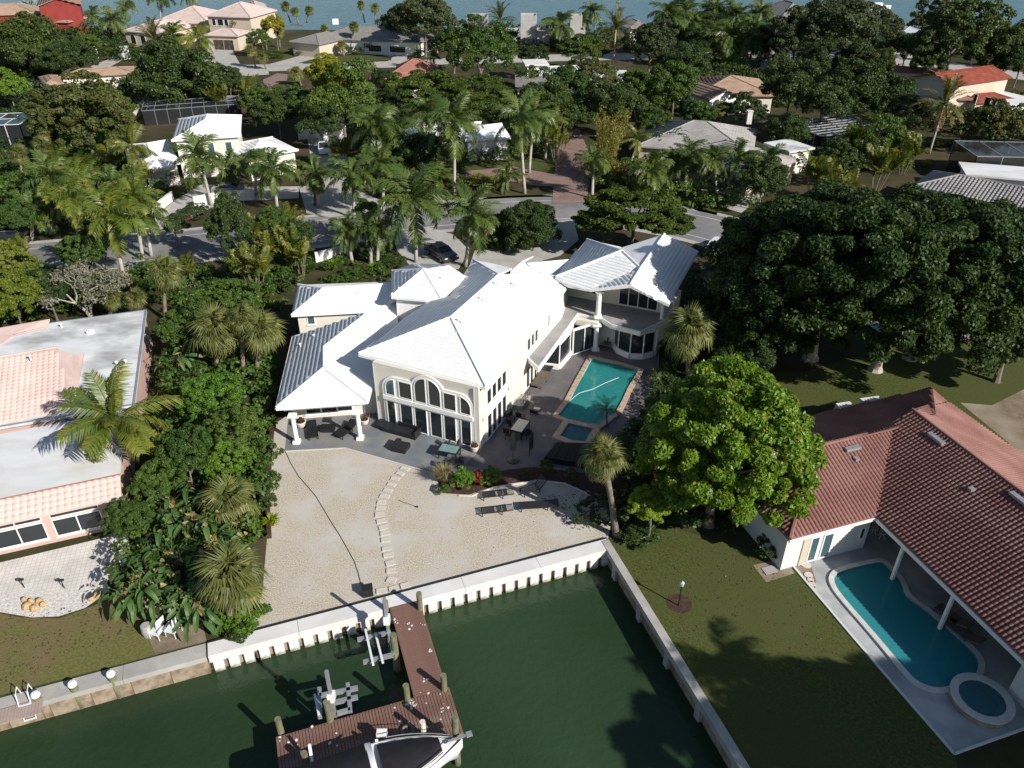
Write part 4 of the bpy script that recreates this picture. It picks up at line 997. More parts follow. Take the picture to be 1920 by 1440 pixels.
# ridge as plan-straight pieces, the left slope keeps one eave
lw = face3([(517.5, 765, Z2), (549, 630, Z2), (607, 690, 4.15), (607, 651, None), (694, 583, None), (682, 588, None)])
lw = [lw[0], lw[2], lw[3], lw[4], lw[5], lw[1]]
gz = lw[1][2]; r2b, r2c = lw[2], lw[3]
F3 = P(700, 712, Z2)
rw = [F2, F3, P(702, 672, Z2 + .25), r2b, G]
rw2 = [P(702, 672, Z2 + .25), P(747, 612, 3.6), P(744, 562, 4.2), r2c, r2b]
roof(house, [lw], WR, st=.014)
roof(house, [fr2], WR, st=.014, caps=[(G, F1), (G, F2), (G, r2b), (r2b, r2c)])
roof(house, [rw, rw2], WR, tile=False)
mb = MB(); mb.beam(F1 - [0, 0, .12], F2 - [0, 0, .12], .16, .16); mb.beam(F2 - [0, 0, .12], F3 - [0, 0, .12], .16, .16); mb.beam(TL - [0, 0, .12], F1 - [0, 0, .12], .16, .16); mb.obj('gutter', M['white_paint'], house)
# enclosed part under the left wing
wl = P(573, 806)[:2]; wr = P(672, 801)[:2]
tW = P(689, 752.5, Z2)[:2] - P(517.5, 765, Z2)[:2]; tW /= np.linalg.norm(tW); nW = np.array([-tW[1], tW[0]])
w0 = P(549, 772, 0)[:2]; w0 = P(517.5, 765, Z2)[:2] + tW * .5 + nW * 2.9
walls(house, [w0, w0 + tW * 7.4, w0 + tW * 7.4 + nW * 8.5, w0 + nW * 8.5], 0, Z2 - .16, M['cream_wall'])
mb = MB(); mb.beam((*(F1[:2] + tW * .45 + nW * .45), Z2 - .35), (*(F2[:2] - tW * .35 + nW * .45), Z2 - .35), .3, .36); mb.obj('lintel', M['white_paint'], house)
uA = wallpt(573, 780, w0, w0 + tW)[0]; uB = wallpt(664, 770, w0, w0 + tW)[0]
window(house, w0, w0 + tW * 8, uA, uB, .35, 2.55, n=3, fw=.14)
def column(px, py, h, r=.15, nm='column', z=0.0, sq=True):
    c = P(px, py, z); mb = MB(); mb.box((c[0], c[1], z + .12), (r * 2.8, r * 2.8, .24)); mb.cyl((c[0], c[1], z + .2), (c[0], c[1], h - .3), r, r * .92, 14)
    mb.lathe((c[0], c[1], h - .32), [(r, 0), (r * 1.15, .05), (r * 1.15, .12), (r * 1.5, .2)], 14); mb.box((c[0], c[1], h - .06), (r * 3.2, r * 3.2, .12)); return mb.obj(nm, M['white_paint'], house)
column(557, 830, Z2 - .5, .19); column(676, 823, Z2 - .5, .19)
# ---- rear-left block
Z3 = 4.35
r3 = face3([(546, 592, Z3), (695, 584, Z3), (606, 541, 5.1), (732, 533, None), (742, 562, None)]); 
f3 = [r3[0], r3[1], r3[4], r3[3], r3[2]]
l3 = [P(546, 592, Z3), r3[2], P(559, 534, Z3)]
b3 = [P(559, 534, Z3), r3[2], r3[3], P(732, 528, Z3 + .3)]
roof(house, [l3], WR, st=.014)
roof(house, [f3], WR, st=.014, caps=[(r3[0], r3[2]), (r3[2], r3[3]), (r3[2], P(559, 534, Z3))]); roof(house, [b3], WR, tile=False)
i3 = inset([P(546, 592, Z3)[:2], P(742, 582, Z3)[:2], P(735, 528, Z3)[:2], P(559, 534, Z3)[:2]], .45)
walls(house, i3, 0, Z3 - .16, M['cream_wall'])
u, z = wallpt(583, 598, i3[0], i3[1]); window(house, i3[0], i3[1], u - .35, u + .35, z - .55, z + .45, glass='glass_blue')
# ---- entrance turret
Z4 = 6.0; T0 = P(794, 505, 7.3)
tw = [P(735, 507.5, Z4), P(734, 555, Z4), P(797, 561, Z4), P(826, 559, Z4), P(868, 540, Z4), P(876, 520, Z4), P(842, 497, Z4), P(777, 494, Z4)]
roof(house, [[tw[i], tw[(i + 1) % 8], T0] for i in range(8)], WR, caps=[(T0, tw[0]), (T0, tw[1]), (T0, tw[3]), (T0, tw[5])], capr=.08)
walls(house, inset([t[:2] for t in tw], .35), 0, Z4 - .16, M['white_paint'])
mb = MB(); [mb.beam(tw[i] - [0, 0, .15], tw[(i + 1) % 8] - [0, 0, .15], .12, .22) for i in range(8)]; mb.obj('fascia', M['white_paint'], house)
# ---- small entrance gables behind the ridge
g0 = P(980, 489, 6.3); g1 = P(957, 509, 5.5); g2 = P(1002, 509, 5.5)
roof(house, [[g1, g0, P(1000, 480, 6.3), P(990, 500, 5.5)][:3] + [P(975, 497, 5.6)]], WR, tile=False)
mb = MB(); slab(mb, [g1, g2, g0], .3); mb.obj('gable_wall', M['white_paint'], house)
ga = [g2, P(1046, 517, 5.5), P(1066, 486, 6.2), P(988, 493, 6.2)]
roof(house, [ga], WR, prof='rib')
# ---- guest wing (two storeys) on the right
Z7 = 6.1; ZR = 7.9
ftr = face3([(1065, 534, Z7 - .1), (1107, 542, Z7), (1166, 470, 8.0), (1201, 503, None), (1042, 519, None)])
pC, pG, Mr, Yr, pL = ftr
rtf = face3([(1255, 570, Z7), (1310, 471, Z7), (1246, 439, 7.65), (1201, 503, None)]); Xr = rtf[2]
gl_ = face3([(1107, 542, Z7), (1182, 534, 7.1), (1201, 503, 7.6)])
lf = [pL, P(1100, 449, pL[2] + .1), Mr]
gp = gl_[1]
roof(house, [[rtf[0], rtf[1], Xr, rtf[3]], [pL, pC, pG, Yr, Mr], lf], WR, st=.014, caps=[(Xr, rtf[3]), (Yr, Mr), (pL, Mr), (Mr, lf[1])])
roof(house, [[pG, gp, rtf[3]]], WR, st=.014)
roof(house, [[gp, rtf[0], rtf[3]], [gp, rtf[0], rtf[3]]][:1], WR, st=.014, caps=[(rtf[3], gp)])
roof(house, [[Xr, rtf[3], P(1182, 488, 7.2), P(1166, 464, 6.5)], [lf[1], Mr, P(1165, 463, 6.6)]], WR, tile=False)
# its walls
gw = [P(1107, 542, Z7)[:2], P(1255, 570, Z7)[:2], P(1310, 471, Z7)[:2], P(1246, 443, Z7)[:2], P(1100, 449, Z7)[:2], P(1042, 519, Z7)[:2]]
tG = gw[1] - gw[0]; tG /= np.linalg.norm(tG); nG = np.array([-tG[1], tG[0]])
g_a = P(1070, 568, 3.2)[:2]; 
ba = P(1159, 571, 3.15)[:2]; bb = P(1234, 585, 3.15)[:2]; tB = (bb - ba) / np.linalg.norm(bb - ba); nB = np.array([-tB[1], tB[0]])
q0 = ba - tB * 5.2; q1 = bb + tB * .35
walls(house, [q0, q1, q1 + nB * 6.5, q0 + nB * 6.5], 2.75, Z7 - .16, M['cream_wall'])
L0 = np.array([7.9, 63.45]); L1 = L0 + tB * 5.6; walls(house, [L0, L1, L1 + nB * 9, L0 + nB * 9], 0, 2.68, M['cream_wall'], 'lower_wall')
_w = RB + nR * 17; walls(house, [_w, q0 + tB * .2, q0 - tB * 2, _w - tR * 2], 2.75, ZE - .2, M['cream_wall'])
mb = MB(); slabpts = [(*(q0 + tB * 2.2 + nB * .1), Z7 - .3), (*(q1 + nB * .1), Z7 - .3)]
um = (q1 - q0) @ tB
# gable infill wall between the eaves and the ridge
V = [(*(q0 + tB * 1.6), Z7 - .18), (*q1, Z7 - .18), (*(q0 + tB * (1.6 + (um - 1.6) * .5)), 7.1)]
mb.add(V + [(v[0] + nB[0] * .2, v[1] + nB[1] * .2, v[2]) for v in V], [[0, 1, 2], [5, 4, 3], [0, 3, 4, 1], [1, 4, 5, 2], [2, 5, 3, 0]]); mb.obj('gable_wall', M['cream_wall'], house)
mb = MB(); mb.beam(pG - [0, 0, .14], gp - [0, 0, .14], .14, .24); mb.beam(gp - [0, 0, .14], P(1255, 570, Z7) - [0, 0, .14], .14, .24); mb.beam(pL - [0, 0, .14], pC - [0, 0, .14], .14, .2); mb.beam(pC - [0, 0, .14], pG - [0, 0, .14], .14, .2); mb.obj('fascia', M['white_paint'], house)
window(house, ba, bb, .0, (bb - ba) @ tB - .1, 3.22, 5.3, n=4, fw=.08, sill=False)
u, z = wallpt(1111, 550, q0, q1); window(house, q0, q1, u - .6, u + .65, 3.75, 4.9, n=1)
# balcony floor, fascia and soffit
ZB = 3.15
bal = [P(1068, 553, ZB), P(1070, 556, ZB), P(1240, 600, ZB), P(1237, 612, ZB), P(1201, 623, ZB), P(1146, 610, ZB), P(1133, 600, ZB), P(1084, 588, ZB), P(1075, 601, ZB), P(1010, 690, ZB), P(976, 678, ZB), P(1058, 568, ZB)]
bal = [q0 + tB * .2, q1 - tB * .05, P(1247, 600, ZB)[:2], P(1201, 622, ZB)[:2], P(1146, 608, ZB)[:2], P(1127, 596, ZB)[:2], P(1084, 588, ZB)[:2], P(1010, 690, ZB)[:2], RB + nR * 9.15, RB + nR * 17.0]
bal = [np.array(b[:2], float) for b in bal]
mb = MB(); mb.prism([tuple(b) for b in bal], ZB - .45, ZB); mb.obj('balcony', M['white_paint'], house)
M['balcony_floor'] = mat('grey_membrane', (.30, .30, .31), (.24, .24, .25), .8, .7, .3, c3=(.35, .34, .33), s3=.5)
sheet('balcony_floor', inset(bal, .10), ZB + .004, M['balcony_floor'], parent=house)
mb = MB(); mb.beam((*P(1080, 592, ZB)[:2], ZB - .5), (*P(1122, 600, ZB)[:2], ZB - .5), .5, .55); mb.obj('lintel', M['cream_wall'], house)
column(1116, 656, ZB - .45, .24); column(1121, 595, Z7 - .25, .24, z=ZB)
c = P(1241, 598, ZB); mb = MB(); mb.cyl((c[0], c[1], ZB), (c[0], c[1], Z7 - .2), .2, .18, 14); mb.box((c[0], c[1], Z7 - .27), (.55, .55, .16)); mb.obj('column', M['white_paint'], house)
# lower glass wall and bay windows
la = P(1072, 667)[:2]; lb = P(1116, 652)[:2]; window(house, la, lb + (lb - la) * .0, .05, np.linalg.norm(lb - la) - .05, .05, 2.6, n=2, fw=.08, sill=False)
mb = MB(); mb.prism([la, lb, lb + np.array([.05, .25]), la + np.array([.05, .25])], 0, ZB - .47); mb.obj('wall', M['cream_wall'], house)
def bay(pts, z0, z1, nm='bay_window', m='glass', out=None):
    pts = [np.array(p[:2]) for p in pts]
    mb = MB(); cc = sum(pts) / len(pts)
    for p, q in zip(pts[:-1], pts[1:]):
        mb.beam((*p, z0 / 2), (*q, z0 / 2), .3, z0); mb.beam((*p, z1 + .12), (*q, z1 + .12), .2, .26); mb.cyl((*p, z0), (*p, z1), .06)
    f = mb.obj(nm, M['white_paint'], house)
    for p, q in zip(pts[:-1], pts[1:]): link('pane', np_mesh('pane', [(*p, z0), (*q, z0), (*q, z1), (*p, z1)], [[0, 1, 2, 3]], M[m]), f)
bay([P(1008, 672)[:2] + [-.6, 1.2], P(1022, 689), P(1048, 692), P(1068, 668), P(1072, 655)], .5, 2.5)
bay([P(1147, 646), P(1158, 662), P(1180, 672), P(1204, 673), P(1222, 668)], .55, 2.6)
# roof vents
def vent(px, py, z, m='alu_white', s=.22, root=None, nm='roof_vent'):
    p = P(px, py, z); mb = MB(); mb.cyl((p[0], p[1], z - .2), (p[0], p[1], z + .22), .06); mb.lathe((p[0], p[1], z + .2), [(.12, 0), (.12, .06), (.02, .12)], 8); mb.obj(nm, M[m], root or house)
for x, y, z in [(672, 553, 4.75), (588, 632, 3.6), (563, 649, 3.4), (828, 524, 6.6), (870, 599, 7.2), (910, 558, 7.15), (938, 529, 7.2), (971, 530, 6.9), (1240, 531, 6.9)]: vent(x, y, z)
# downpipe and wall lamps
for p in (RA + tR * .1 - nR * .08, RB - tR * .35 - nR * .08): mb = MB(); mb.cyl((*p, 0), (*p, ZE - .2), .05); mb.obj('downpipe', M['grey_fascia'], house)
for q in (RB + nR * .6 + tR * .1, RB + nR * 5.2 + tR * .1, RA - tR * .6 + nR * .2): mb = MB(); mb.lathe((*q, 2.3), [(.06, 0), (.11, .08), (.11, .2), (.05, .3)], 8); mb.obj('wall_lamp', M['pot'], house)

# ------------------------------------------------------------------ patio
sheet('patio', px_poly([(534, 845), (648, 839), (815, 887), (960, 890), (1056, 902), (1150, 920), (1235, 690), (1235, 640), (1060, 640), (960, 700), (905, 760), (700, 700), (580, 760), (541, 780)]), Y3, M['patio'], holes=[pl])
sheet('pool_deck', px_poly([(905, 843), (870, 872), (950, 890), (1056, 902), (1125, 905), (1160, 880), (1235, 700), (1232, 640), (1068, 640), (975, 700)]), Y4, M['patio2'], holes=[pl])
mb = MB(); pp = [P(534, 846.5), P(648, 840.5), P(815, 888.5)]; [mb.beam(pp[i] + [0, 0, .02], pp[i + 1] + [0, 0, .02], .07, .05) for i in range(2)]; tag(mb.obj('patio_edging', M['edging']), 'pale concrete edging of the grey patio next to the gravel', 'edging')
# ------------------------------------------------------------------ pools
def pool(root, loop, z, depth, wm, bm, step=None):
    loop = ccw(loop); n = len(loop)
    mb = MB(); mb.add([(x, y, z + .02) for x, y in loop] + [(x, y, z - depth) for x, y in loop], [[i, (i + 1) % n, n + (i + 1) % n, n + i][::-1] for i in range(n)])
    mb.obj('basin', bm, root); sheet('basin_floor', loop, z - depth, bm, parent=root); sheet('water', loop, z - .08, wm, parent=root)
def coping(root, loop, w, z, h, m, name='coping', stones=0):
    outer = inset(loop, -w); inner = [np.array(p) for p in ccw(loop)]
    if not stones:
        mb = MB(); mb.ring(outer, inner, z - .05, z + h); return mb.obj(name, m, root)
    n = len(inner)
    for i in range(n):
        a, b, c, d = inner[i], inner[(i + 1) % n], outer[(i + 1) % n], outer[i]; k = max(1, int(np.linalg.norm(b - a) / .62))
        for j in range(k):
            t0, t1 = j / k + .008, (j + 1) / k - .008
            mb = MB(); mb.prism([a + (b - a) * t0, a + (b - a) * t1, d + (c - d) * t1, d + (c - d) * t0], z - .03, z + h); mb.obj(name, m, root)
poolr = empty('swimming_pool', (*P(1120, 730)[:2], 0), 'turquoise pool beside the white house with tan stone coping', 'swimming pool')
pool(poolr, pl, .10, 1.3, M['pool_clear'], M['plaster']); coping(poolr, pl, .42, .03, .12, M['tan_coping'], stones=1)
for k, (x0, y0, r) in enumerate([(1135, 690, 1.6), (1113, 704, 1.2), (1104, 717, .9)]):
    c = P(x0, y0, -.3); mb = MB(); mb.lathe((c[0], c[1], -1.25), [(r, 0), (r, .95 - k * .12)], 20); mb.obj('step', M['plaster'], poolr)
c = P(1060, 770, -.3); mb = MB(); mb.prism(px_poly([(1049, 778), (1067, 754), (1078, 760), (1063, 785)], -.2), -1.2, -.35); mb.obj('step', M['plaster'], poolr)
path = smooth_loop([P(1065, 755, .15), P(1085, 738, .03), (P(1110, 730, .03)), P(1135, 718, .03), P(1160, 708, .03)], 6, False); mb = MB(); mb.tube(path, .022, 6); tag(mb.obj('pool_hose', M['alu_white'], None, True), 'pale cleaning hose floating across the turquoise pool', 'hose')
sp = [P(x, y, .45)[:2] for x, y in [(1066, 793), (1112, 804), (1104, 816), (1097, 828), (1074, 826), (1050, 817)]]
spa = empty('hot_tub', (*P(1080, 812)[:2], 0), 'raised hot tub with tan rim at the near end of the turquoise pool', 'hot tub')
pool(spa, sp, .45, .38, M['spa_clear'], M['spa_plaster']); mb = MB(); mb.ring(inset(sp, -.44), ccw(sp), 0, .40); mb.obj('surround', M['tan_coping'], spa); coping(spa, sp, .5, .43, .05, M['tan_coping'], stones=1)
# black covered deck in front of the hot tub
bd = [P(x, y, .35)[:2] for x, y in [(1044, 829), (1100, 836), (1118, 830), (1112, 872), (1080, 868), (1020, 855)]]
r_ = empty('covered_bench', (*P(1070, 850)[:2], 0), 'long black covered platform in front of the raised hot tub', 'platform')
for i in range(5):
    t0, t1 = i / 5 + .004, (i + 1) / 5 - .004; a, b = P(1044 + 74 * t0, 829 + 2 * t0, .5), P(1044 + 74 * t1, 829 + 2 * t1, .5); c2, d2 = P(1020 + 92 * t1, 857 + 14 * t1, .5), P(1020 + 92 * t0, 857 + 14 * t0, .5)
    mb = MB(); mb.prism([a, b, c2, d2], .02, .5); mb.obj('cushion_panel', M['cover'], r_)
# ------------------------------------------------------------------ furniture
def frame_at(px, py, rz, name, label, cat, z=.02, group=None): return empty(name, (*P(px, py, z)[:2], z), label, cat, group, rz)
def lobj(mb, name, m, root, smooth=False): o = link(name, mb.mesh(name, m, smooth), root); return o
def lounger(px, py, rz, label, m='black', back=25, group=None, L=1.95, w=.75, slats=False, h=.3):
    r = frame_at(px, py, rz, 'sun_lounger', label, 'lounger', group=group)
    a = math.radians(back)
    if slats:
        mb = MB()
        for s in (-1, 1): mb.beam((-L / 2, s * w / 2, h), (L * .2, s * w / 2, h), .05, .05); mb.beam((L * .2, s * w / 2, h), (L * .2 + .75 * math.cos(a), s * w / 2, h + .75 * math.sin(a)), .05, .05)
        lobj(mb, 'frame', M['black_metal'], r)
        m0 = MB(); m0.box((0, 0, 0), (.035, w - .06, .02)); me = m0.mesh('slat', M['black_metal'])
        for i in range(18): link('slat', me, r, (-L / 2 + .06 + i * .073, 0, h + .01))
        for i in range(9): d = .06 + i * .08; link('slat', me, r, (L * .2 + d * math.cos(a), 0, h + .01 + d * math.sin(a)), (0, -a, 0))
    else:
        mb = MB(); mb.box((-L * .15, 0, h), (L * .7, w, .09)); lobj(mb, 'seat', M[m], r)
        mb = MB(); mb.beam((L * .21, 0, h + .02), (L * .21 + .72 * math.cos(a), 0, h + .02 + .72 * math.sin(a)), w, .08); lobj(mb, 'backrest', M[m], r)
    m0 = MB(); m0.box((0, 0, h / 2), (.06, .06, h)); me = m0.mesh('leg', M['black_metal'])
    for x in (-L * .46, L * .18):
        for y in (-w * .44, w * .44): link('leg', me, r, (x, y, 0))
    return r
def boxy(px, py, rz, parts, name, label, cat, group=None, z=.02):
    r = frame_at(px, py, rz, name, label, cat, z, group)
    for nm, c, d, m in parts: mb = MB(); mb.box(c, d); lobj(mb, nm, M[m], r)
    return r
def chair(px, py, rz, label, m='black', group=None, w=.5, cat='chair', z=.02):
    r = frame_at(px, py, rz, 'chair', label, cat, z, group); m0 = MB(); m0.box((0, 0, .22), (.04, .04, .44)); me = m0.mesh('leg', M[m])
    for x in (-1, 1):
        for y in (-1, 1): link('leg', me, r, (x * w * .44, y * w * .44, 0))
    mb = MB(); mb.box((0, 0, .46), (w, w, .05)); lobj(mb, 'seat', M[m], r)
    mb = MB(); mb.beam((-w * .48, 0, .48), (-w * .6, 0, .95), w * .95, .04); lobj(mb, 'backrest', M[m], r)
    for s in (-1, 1): mb = MB(); mb.box((0, s * w * .48, .66), (w * .8, .04, .04)); mb.box((w * .36, s * w * .48, .56), (.04, .04, .2)); lobj(mb, 'armrest', M[m], r)
    return r
def table(px, py, rz, L, w, label, top='table_glass', m='black', h=.74, cat='table'):
    r = frame_at(px, py, rz, 'table', label, cat); mb = MB(); mb.box((0, 0, h), (L, w, .04)); lobj(mb, 'tabletop', M[top], r)
    mb = MB(); mb.ring([(-L / 2 - .03, -w / 2 - .03), (L / 2 + .03, -w / 2 - .03), (L / 2 + .03, w / 2 + .03), (-L / 2 - .03, w / 2 + .03)], [(-L / 2 + .05, -w / 2 + .05), (L / 2 - .05, -w / 2 + .05), (L / 2 - .05, w / 2 - .05), (-L / 2 + .05, w / 2 - .05)], h - .08, h + .03); lobj(mb, 'frame', M[m], r)
    m0 = MB(); m0.box((0, 0, h / 2), (.07, .07, h)); me = m0.mesh('leg', M[m])
    for x in (-1, 1):
        for y in (-1, 1): link('leg', me, r, (x * (L / 2 - .06), y * (w / 2 - .06), 0))
    return r
def pot(px, py, label, r=.36, h=.55, plant='dead', z=.02):
    c = P(px, py, z); t = empty('planter', (*c[:2], z), label, 'planter'); mb = MB(); mb.lathe((0, 0, 0), [(r * .62, 0), (r * .85, h * .3), (r, h * .85), (r * 1.08, h), (r * .9, h), (r * .86, h * .85)], 16); lobj(mb, 'pot', M['pot'], t, True)
    mb = MB(); mb.lathe((0, 0, 0), [(r * .8, h * .80), (r * .8, h * .86)], 12); lobj(mb, 'soil', M['mulch'], t)
    rng = np.random.default_rng(int(px)); C = rng.normal(0, r * .4, (40, 3)) + [0, 0, h + .12]; C[:, 2] = abs(C[:, 2] - h) + h * .95
    V, F_ = leaf_quads(C, rng.normal(0, .5, (40, 3)) + [0, 0, .3], .14, rng, 2); lobj_ = link('plant', np_mesh('plant', V, F_, M['dry_plant'] if plant == 'dead' else M['lf_dark']), t)
AZ = math.radians
lounger(587, 812, AZ(107), 'black lounger under the covered patio, nearest the left column', back=12)
boxy(616, 807, AZ(0), [('top', (0, 0, .3), (1.15, .8, .1), 'black'), ('base', (0, 0, .14), (1.0, .66, .24), 'black')], 'ottoman', 'low black ottoman between the two loungers under the covered patio', 'ottoman')
lounger(650, 811, AZ(62), 'black lounger under the covered patio, beside the right column', back=18)
boxy(757, 812, math.atan2(tR[1], tR[0]), [('seat', (-.25, 0, .2), (2.9, .95, .36), 'black'), ('backrest', (.2, .42, .45), (1.7, .16, .5), 'black'), ('armrest', (1.25, 0, .32), (.14, .95, .6), 'black'), ('ottoman_end', (-2.0, .1, .18), (.9, .9, .32), 'black')], 'sofa', 'long black wicker sofa in front of the tall window wall', 'sofa')
boxy(752, 842, AZ(-18), [('seat', (0, 0, .2), (1.15, 1.0, .36), 'black'), ('backrest', (-.35, -.0, .48), (.4, 1.0, .22), 'black')], 'armchair', 'black wicker ottoman chair standing alone on the grey patio', 'armchair')
table(843, 856, AZ(-17), 1.5, 1.0, 'glass-topped black dining table behind the grass tuft on the patio')
chair(838, 878, AZ(75), 'black chair at the near side of the glass patio table, left one', 'black'); chair(862, 872, AZ(110), 'black chair at the near right corner of the glass patio table', 'black')
chair(842, 845, AZ(-100), 'black chair at the far side of the glass patio table, left one', 'black'); chair(857, 848, AZ(-110), 'black chair at the far side of the glass patio table, right one', 'black')
pot(565, 800, 'white pot with dark soil beside the left covered-patio column', .42); pot(684, 795, 'white pot beside the right covered-patio column', .36, .5); pot(890, 846, 'white pot with red leaves at the corner of the tall window wall', .34, .55)
# terrace on the pool side
tt = math.atan2(nR[1], nR[0])
table(975, 812, tt, 1.7, 1.0, 'dining table with pale top on the shaded pool terrace', 'pot')
for k, (x, y, a, lb) in enumerate([(960, 806, 0, 'left side of the pale-topped table, farther one'), (955, 823, 0, 'left side of the pale-topped table, nearer one'), (978, 793, -90, 'far end of the pale-topped table'), (985, 822, 180, 'right side of the pale-topped table')]):
    chair(x, y, tt + AZ(a) - AZ(90) * (a == 0) + AZ(90) * (a == 180) * -1, 'dark chair at the ' + lb)
def umbrella(px, py, label):
    c = P(px, py, .02); r = empty('parasol', (*c[:2], .02), label, 'parasol'); mb = MB(); mb.cyl((0, 0, 0), (0, 0, 2.5), .03); lobj(mb, 'pole', M['black_metal'], r)
    mb = MB(); mb.lathe((0, 0, 0), [(.46, 0), (.46, .06), (.1, .1)], 16); lobj(mb, 'base', M['black_metal'], r)
    V = []; F_ = []; n = 16
    for i, (rr, z) in enumerate([(.22, 1.05), (.17, 1.3), (.12, 1.6), (.18, 1.9), (.12, 2.3), (.02, 2.6)]):
        for k in range(n): a = 2 * math.pi * k / n; q = rr * (1 + .25 * (k % 2)); V.append((q * math.cos(a), q * math.sin(a), z))
    for i in range(5):
        for k in range(n): F_.append([i * n + k, i * n + (k + 1) % n, (i + 1) * n + (k + 1) % n, (i + 1) * n + k])
    link('canopy', np_mesh('canopy', V, F_, M['grey_cloth'], True), r)
umbrella(962, 863, 'closed grey parasol on a round base on the shaded terrace')
r_ = frame_at(996, 848, tt + AZ(5), 'folding_screen', 'slim black screen frame standing on the shaded terrace', 'screen'); mb = MB()
for s in (-.42, .42): mb.box((s, 0, .8), (.05, .05, 1.6))
mb.box((0, 0, 1.55), (.8, .04, .05)); mb.box((0, 0, .4), (.8, .04, .05)); lobj(mb, 'frame', M['black_metal'], r_); mb = MB(); mb.box((0, 0, .97), (.78, .01, 1.1)); lobj(mb, 'screen', M['black'], r_)
boxy(1002, 772, tt - AZ(90), [('tabletop', (0, 0, .42), (.95, .8, .06), 'grey_cloth'), ('tabletop_towel', (.25, -.1, .46), (.5, .3, .03), 'pot'), ('base', (0, 0, .2), (.6, .5, .38), 'black')], 'coffee_table', 'low coffee table with folded towels on the shaded terrace', 'coffee table')
lounger(1012, 718, tt, 'brown cushioned lounger by the pool, nearer one', 'cushion', 22, w=.95, L=2.0); lounger(1027, 692, tt, 'dark lounger by the pool under the balcony, farther one', 'black', 22, w=.95, L=2.0)
chair(961, 783, tt, 'dark wicker chair against the side wall below the handrail', 'black', w=.7)
boxy(1098, 650, 0, [('tabletop', (0, 0, .5), (.9, .9, .05), 'cushion'), ('base', (0, 0, .25), (.3, .3, .5), 'black')], 'side_table', 'round-looking wooden side table behind the white two-storey column', 'side table')
chair(1137, 652, AZ(-120), 'wicker chair by the curved bay window under the balcony', 'cushion', w=.6)
# black slatted loungers on the gravel
lounger(932, 931, AZ(9), 'black slatted metal lounger on the gravel, farther left one', slats=True, back=3, L=2.1, w=.62); lounger(930, 961, AZ(9), 'black slatted metal lounger on the gravel, nearer left one', slats=True, back=3, L=2.1, w=.62)
lounger(1012, 952, AZ(5), 'black solid lounger lying on the gravel, right end of the row', back=4, L=2.8, w=.72)
lounger(1000, 920, AZ(28), 'black lounger with raised back on the gravel near the flower bed', slats=True, back=50, L=1.9, w=.72)
# ------------------------------------------------------------------ flower bed
sheet('flower_bed', px_poly([(815, 889), (830, 925), (860, 927), (880, 928), (925, 912), (1010, 899), (1060, 905), (1110, 930), (1150, 960), (1170, 900), (1100, 888), (1000, 876), (950, 881), (900, 893)]), Y5 + .004, M['mulch'])
pts_ = [P(x, y, .05) for x, y in [(860, 929), (885, 930), (925, 914), (1010, 901), (1060, 907), (1100, 925)]]; mb = MB(); [mb.beam(a, b, .06, .12) for a, b in zip(pts_[:-1], pts_[1:])]; tag(mb.obj('bed_edging', M['edging']), 'pale curb edging around the mulch flower bed', 'edging')
tuft(834, 905, 1.1, 1.6, 'pale fountain grass tuft behind the flower bed front', n=420, w=.018)
shrub('lf_bright', 868, 898, 22, 'bright green shrub in the flower bed beside the red-leaved plant', 1.5); shrub('flower_red', 894, 896, 11, 'small red-leaved plant in the flower bed', 1.2); shrub('lf_bright', 921, 893, 18, 'green shrub right of the red-leaved plant in the flower bed', 1.4)
shrub('lf_mid', 833, 918, 12, 'small green shrub under the fountain grass', .8)
shrub('lf_dark', 1025, 875, 12, 'small dark shrub by the covered platform', .9); shrub('lf_dark', 1072, 892, 13, 'low dark plant at the shaded end of the flower bed', .9); shrub('lf_dark', 985, 890, 9, 'tiny dark plant in the middle of the flower bed', .6)
# ------------------------------------------------------------------ stepping stones, hose, box
ss = [(759, 879), (750, 888), (741, 898), (734, 909), (727, 920), (721, 931), (715, 942), (713, 953), (712, 965), (715, 977), (719, 989), (722, 1000), (723, 1012), (725, 1029), (728, 1041), (732, 1056), (734, 1070), (734, 1088), (716, 1108), (738, 1104), (760, 1098)]
m0 = MB(); m0.box((0, 0, 0), (.62, .40, .07)); sme = m0.mesh('stepping_stone', M['stone'])
spath = empty('stepping_stone_path', (*P(720, 980)[:2], 0), 'curving path of pale stepping stones across the gravel', 'path')
for i, (x, y) in enumerate(ss):
    c = P(x, y, .03); j = min(i + 1, len(ss) - 1); d = P(*ss[j])[:2] - P(*ss[max(0, j - 2)])[:2]; a = math.atan2(d[1], d[0]) + math.pi / 2 if i < 18 else AZ(15)
    o = link('stepping_stone', sme, spath, (c[0] - spath.location[0], c[1] - spath.location[1], .045), (0, 0, a + random.Random(i).uniform(-.12, .12)), (random.Random(i * 3).uniform(.88, 1.08), random.Random(i * 7).uniform(.88, 1.12), 1))
mb = MB(); mb.tube([P(x, y, .03) for x, y in [(535, 846), (545, 868), (560, 893), (575, 910), (592, 930), (610, 960), (625, 985), (638, 1005), (652, 1030), (664, 1052), (672, 1075), (678, 1100)]], .022, 5); tag(mb.obj('garden_hose', M['rope']), 'thin black hose snaking across the gravel to the black box', 'hose')
mb = MB(); mb.tube([P(747, 937, .03), P(757, 942, .03), P(770, 946, .03), P(780, 950, .03)], .018, 4); mb.box(P(782, 950, .06), (.16, .1, .08)); tag(mb.obj('ground_cable', M['rope']), 'short cable with a small black plug lying on the gravel', 'cable')
boxy(690, 1114, AZ(15), [('box', (0, 0, .28), (.62, .5, .56), 'black'), ('lid', (0, 0, .59), (.66, .54, .05), 'black')], 'equipment_box', 'black plastic equipment box standing at the seawall by the dock', 'box', z=.01)
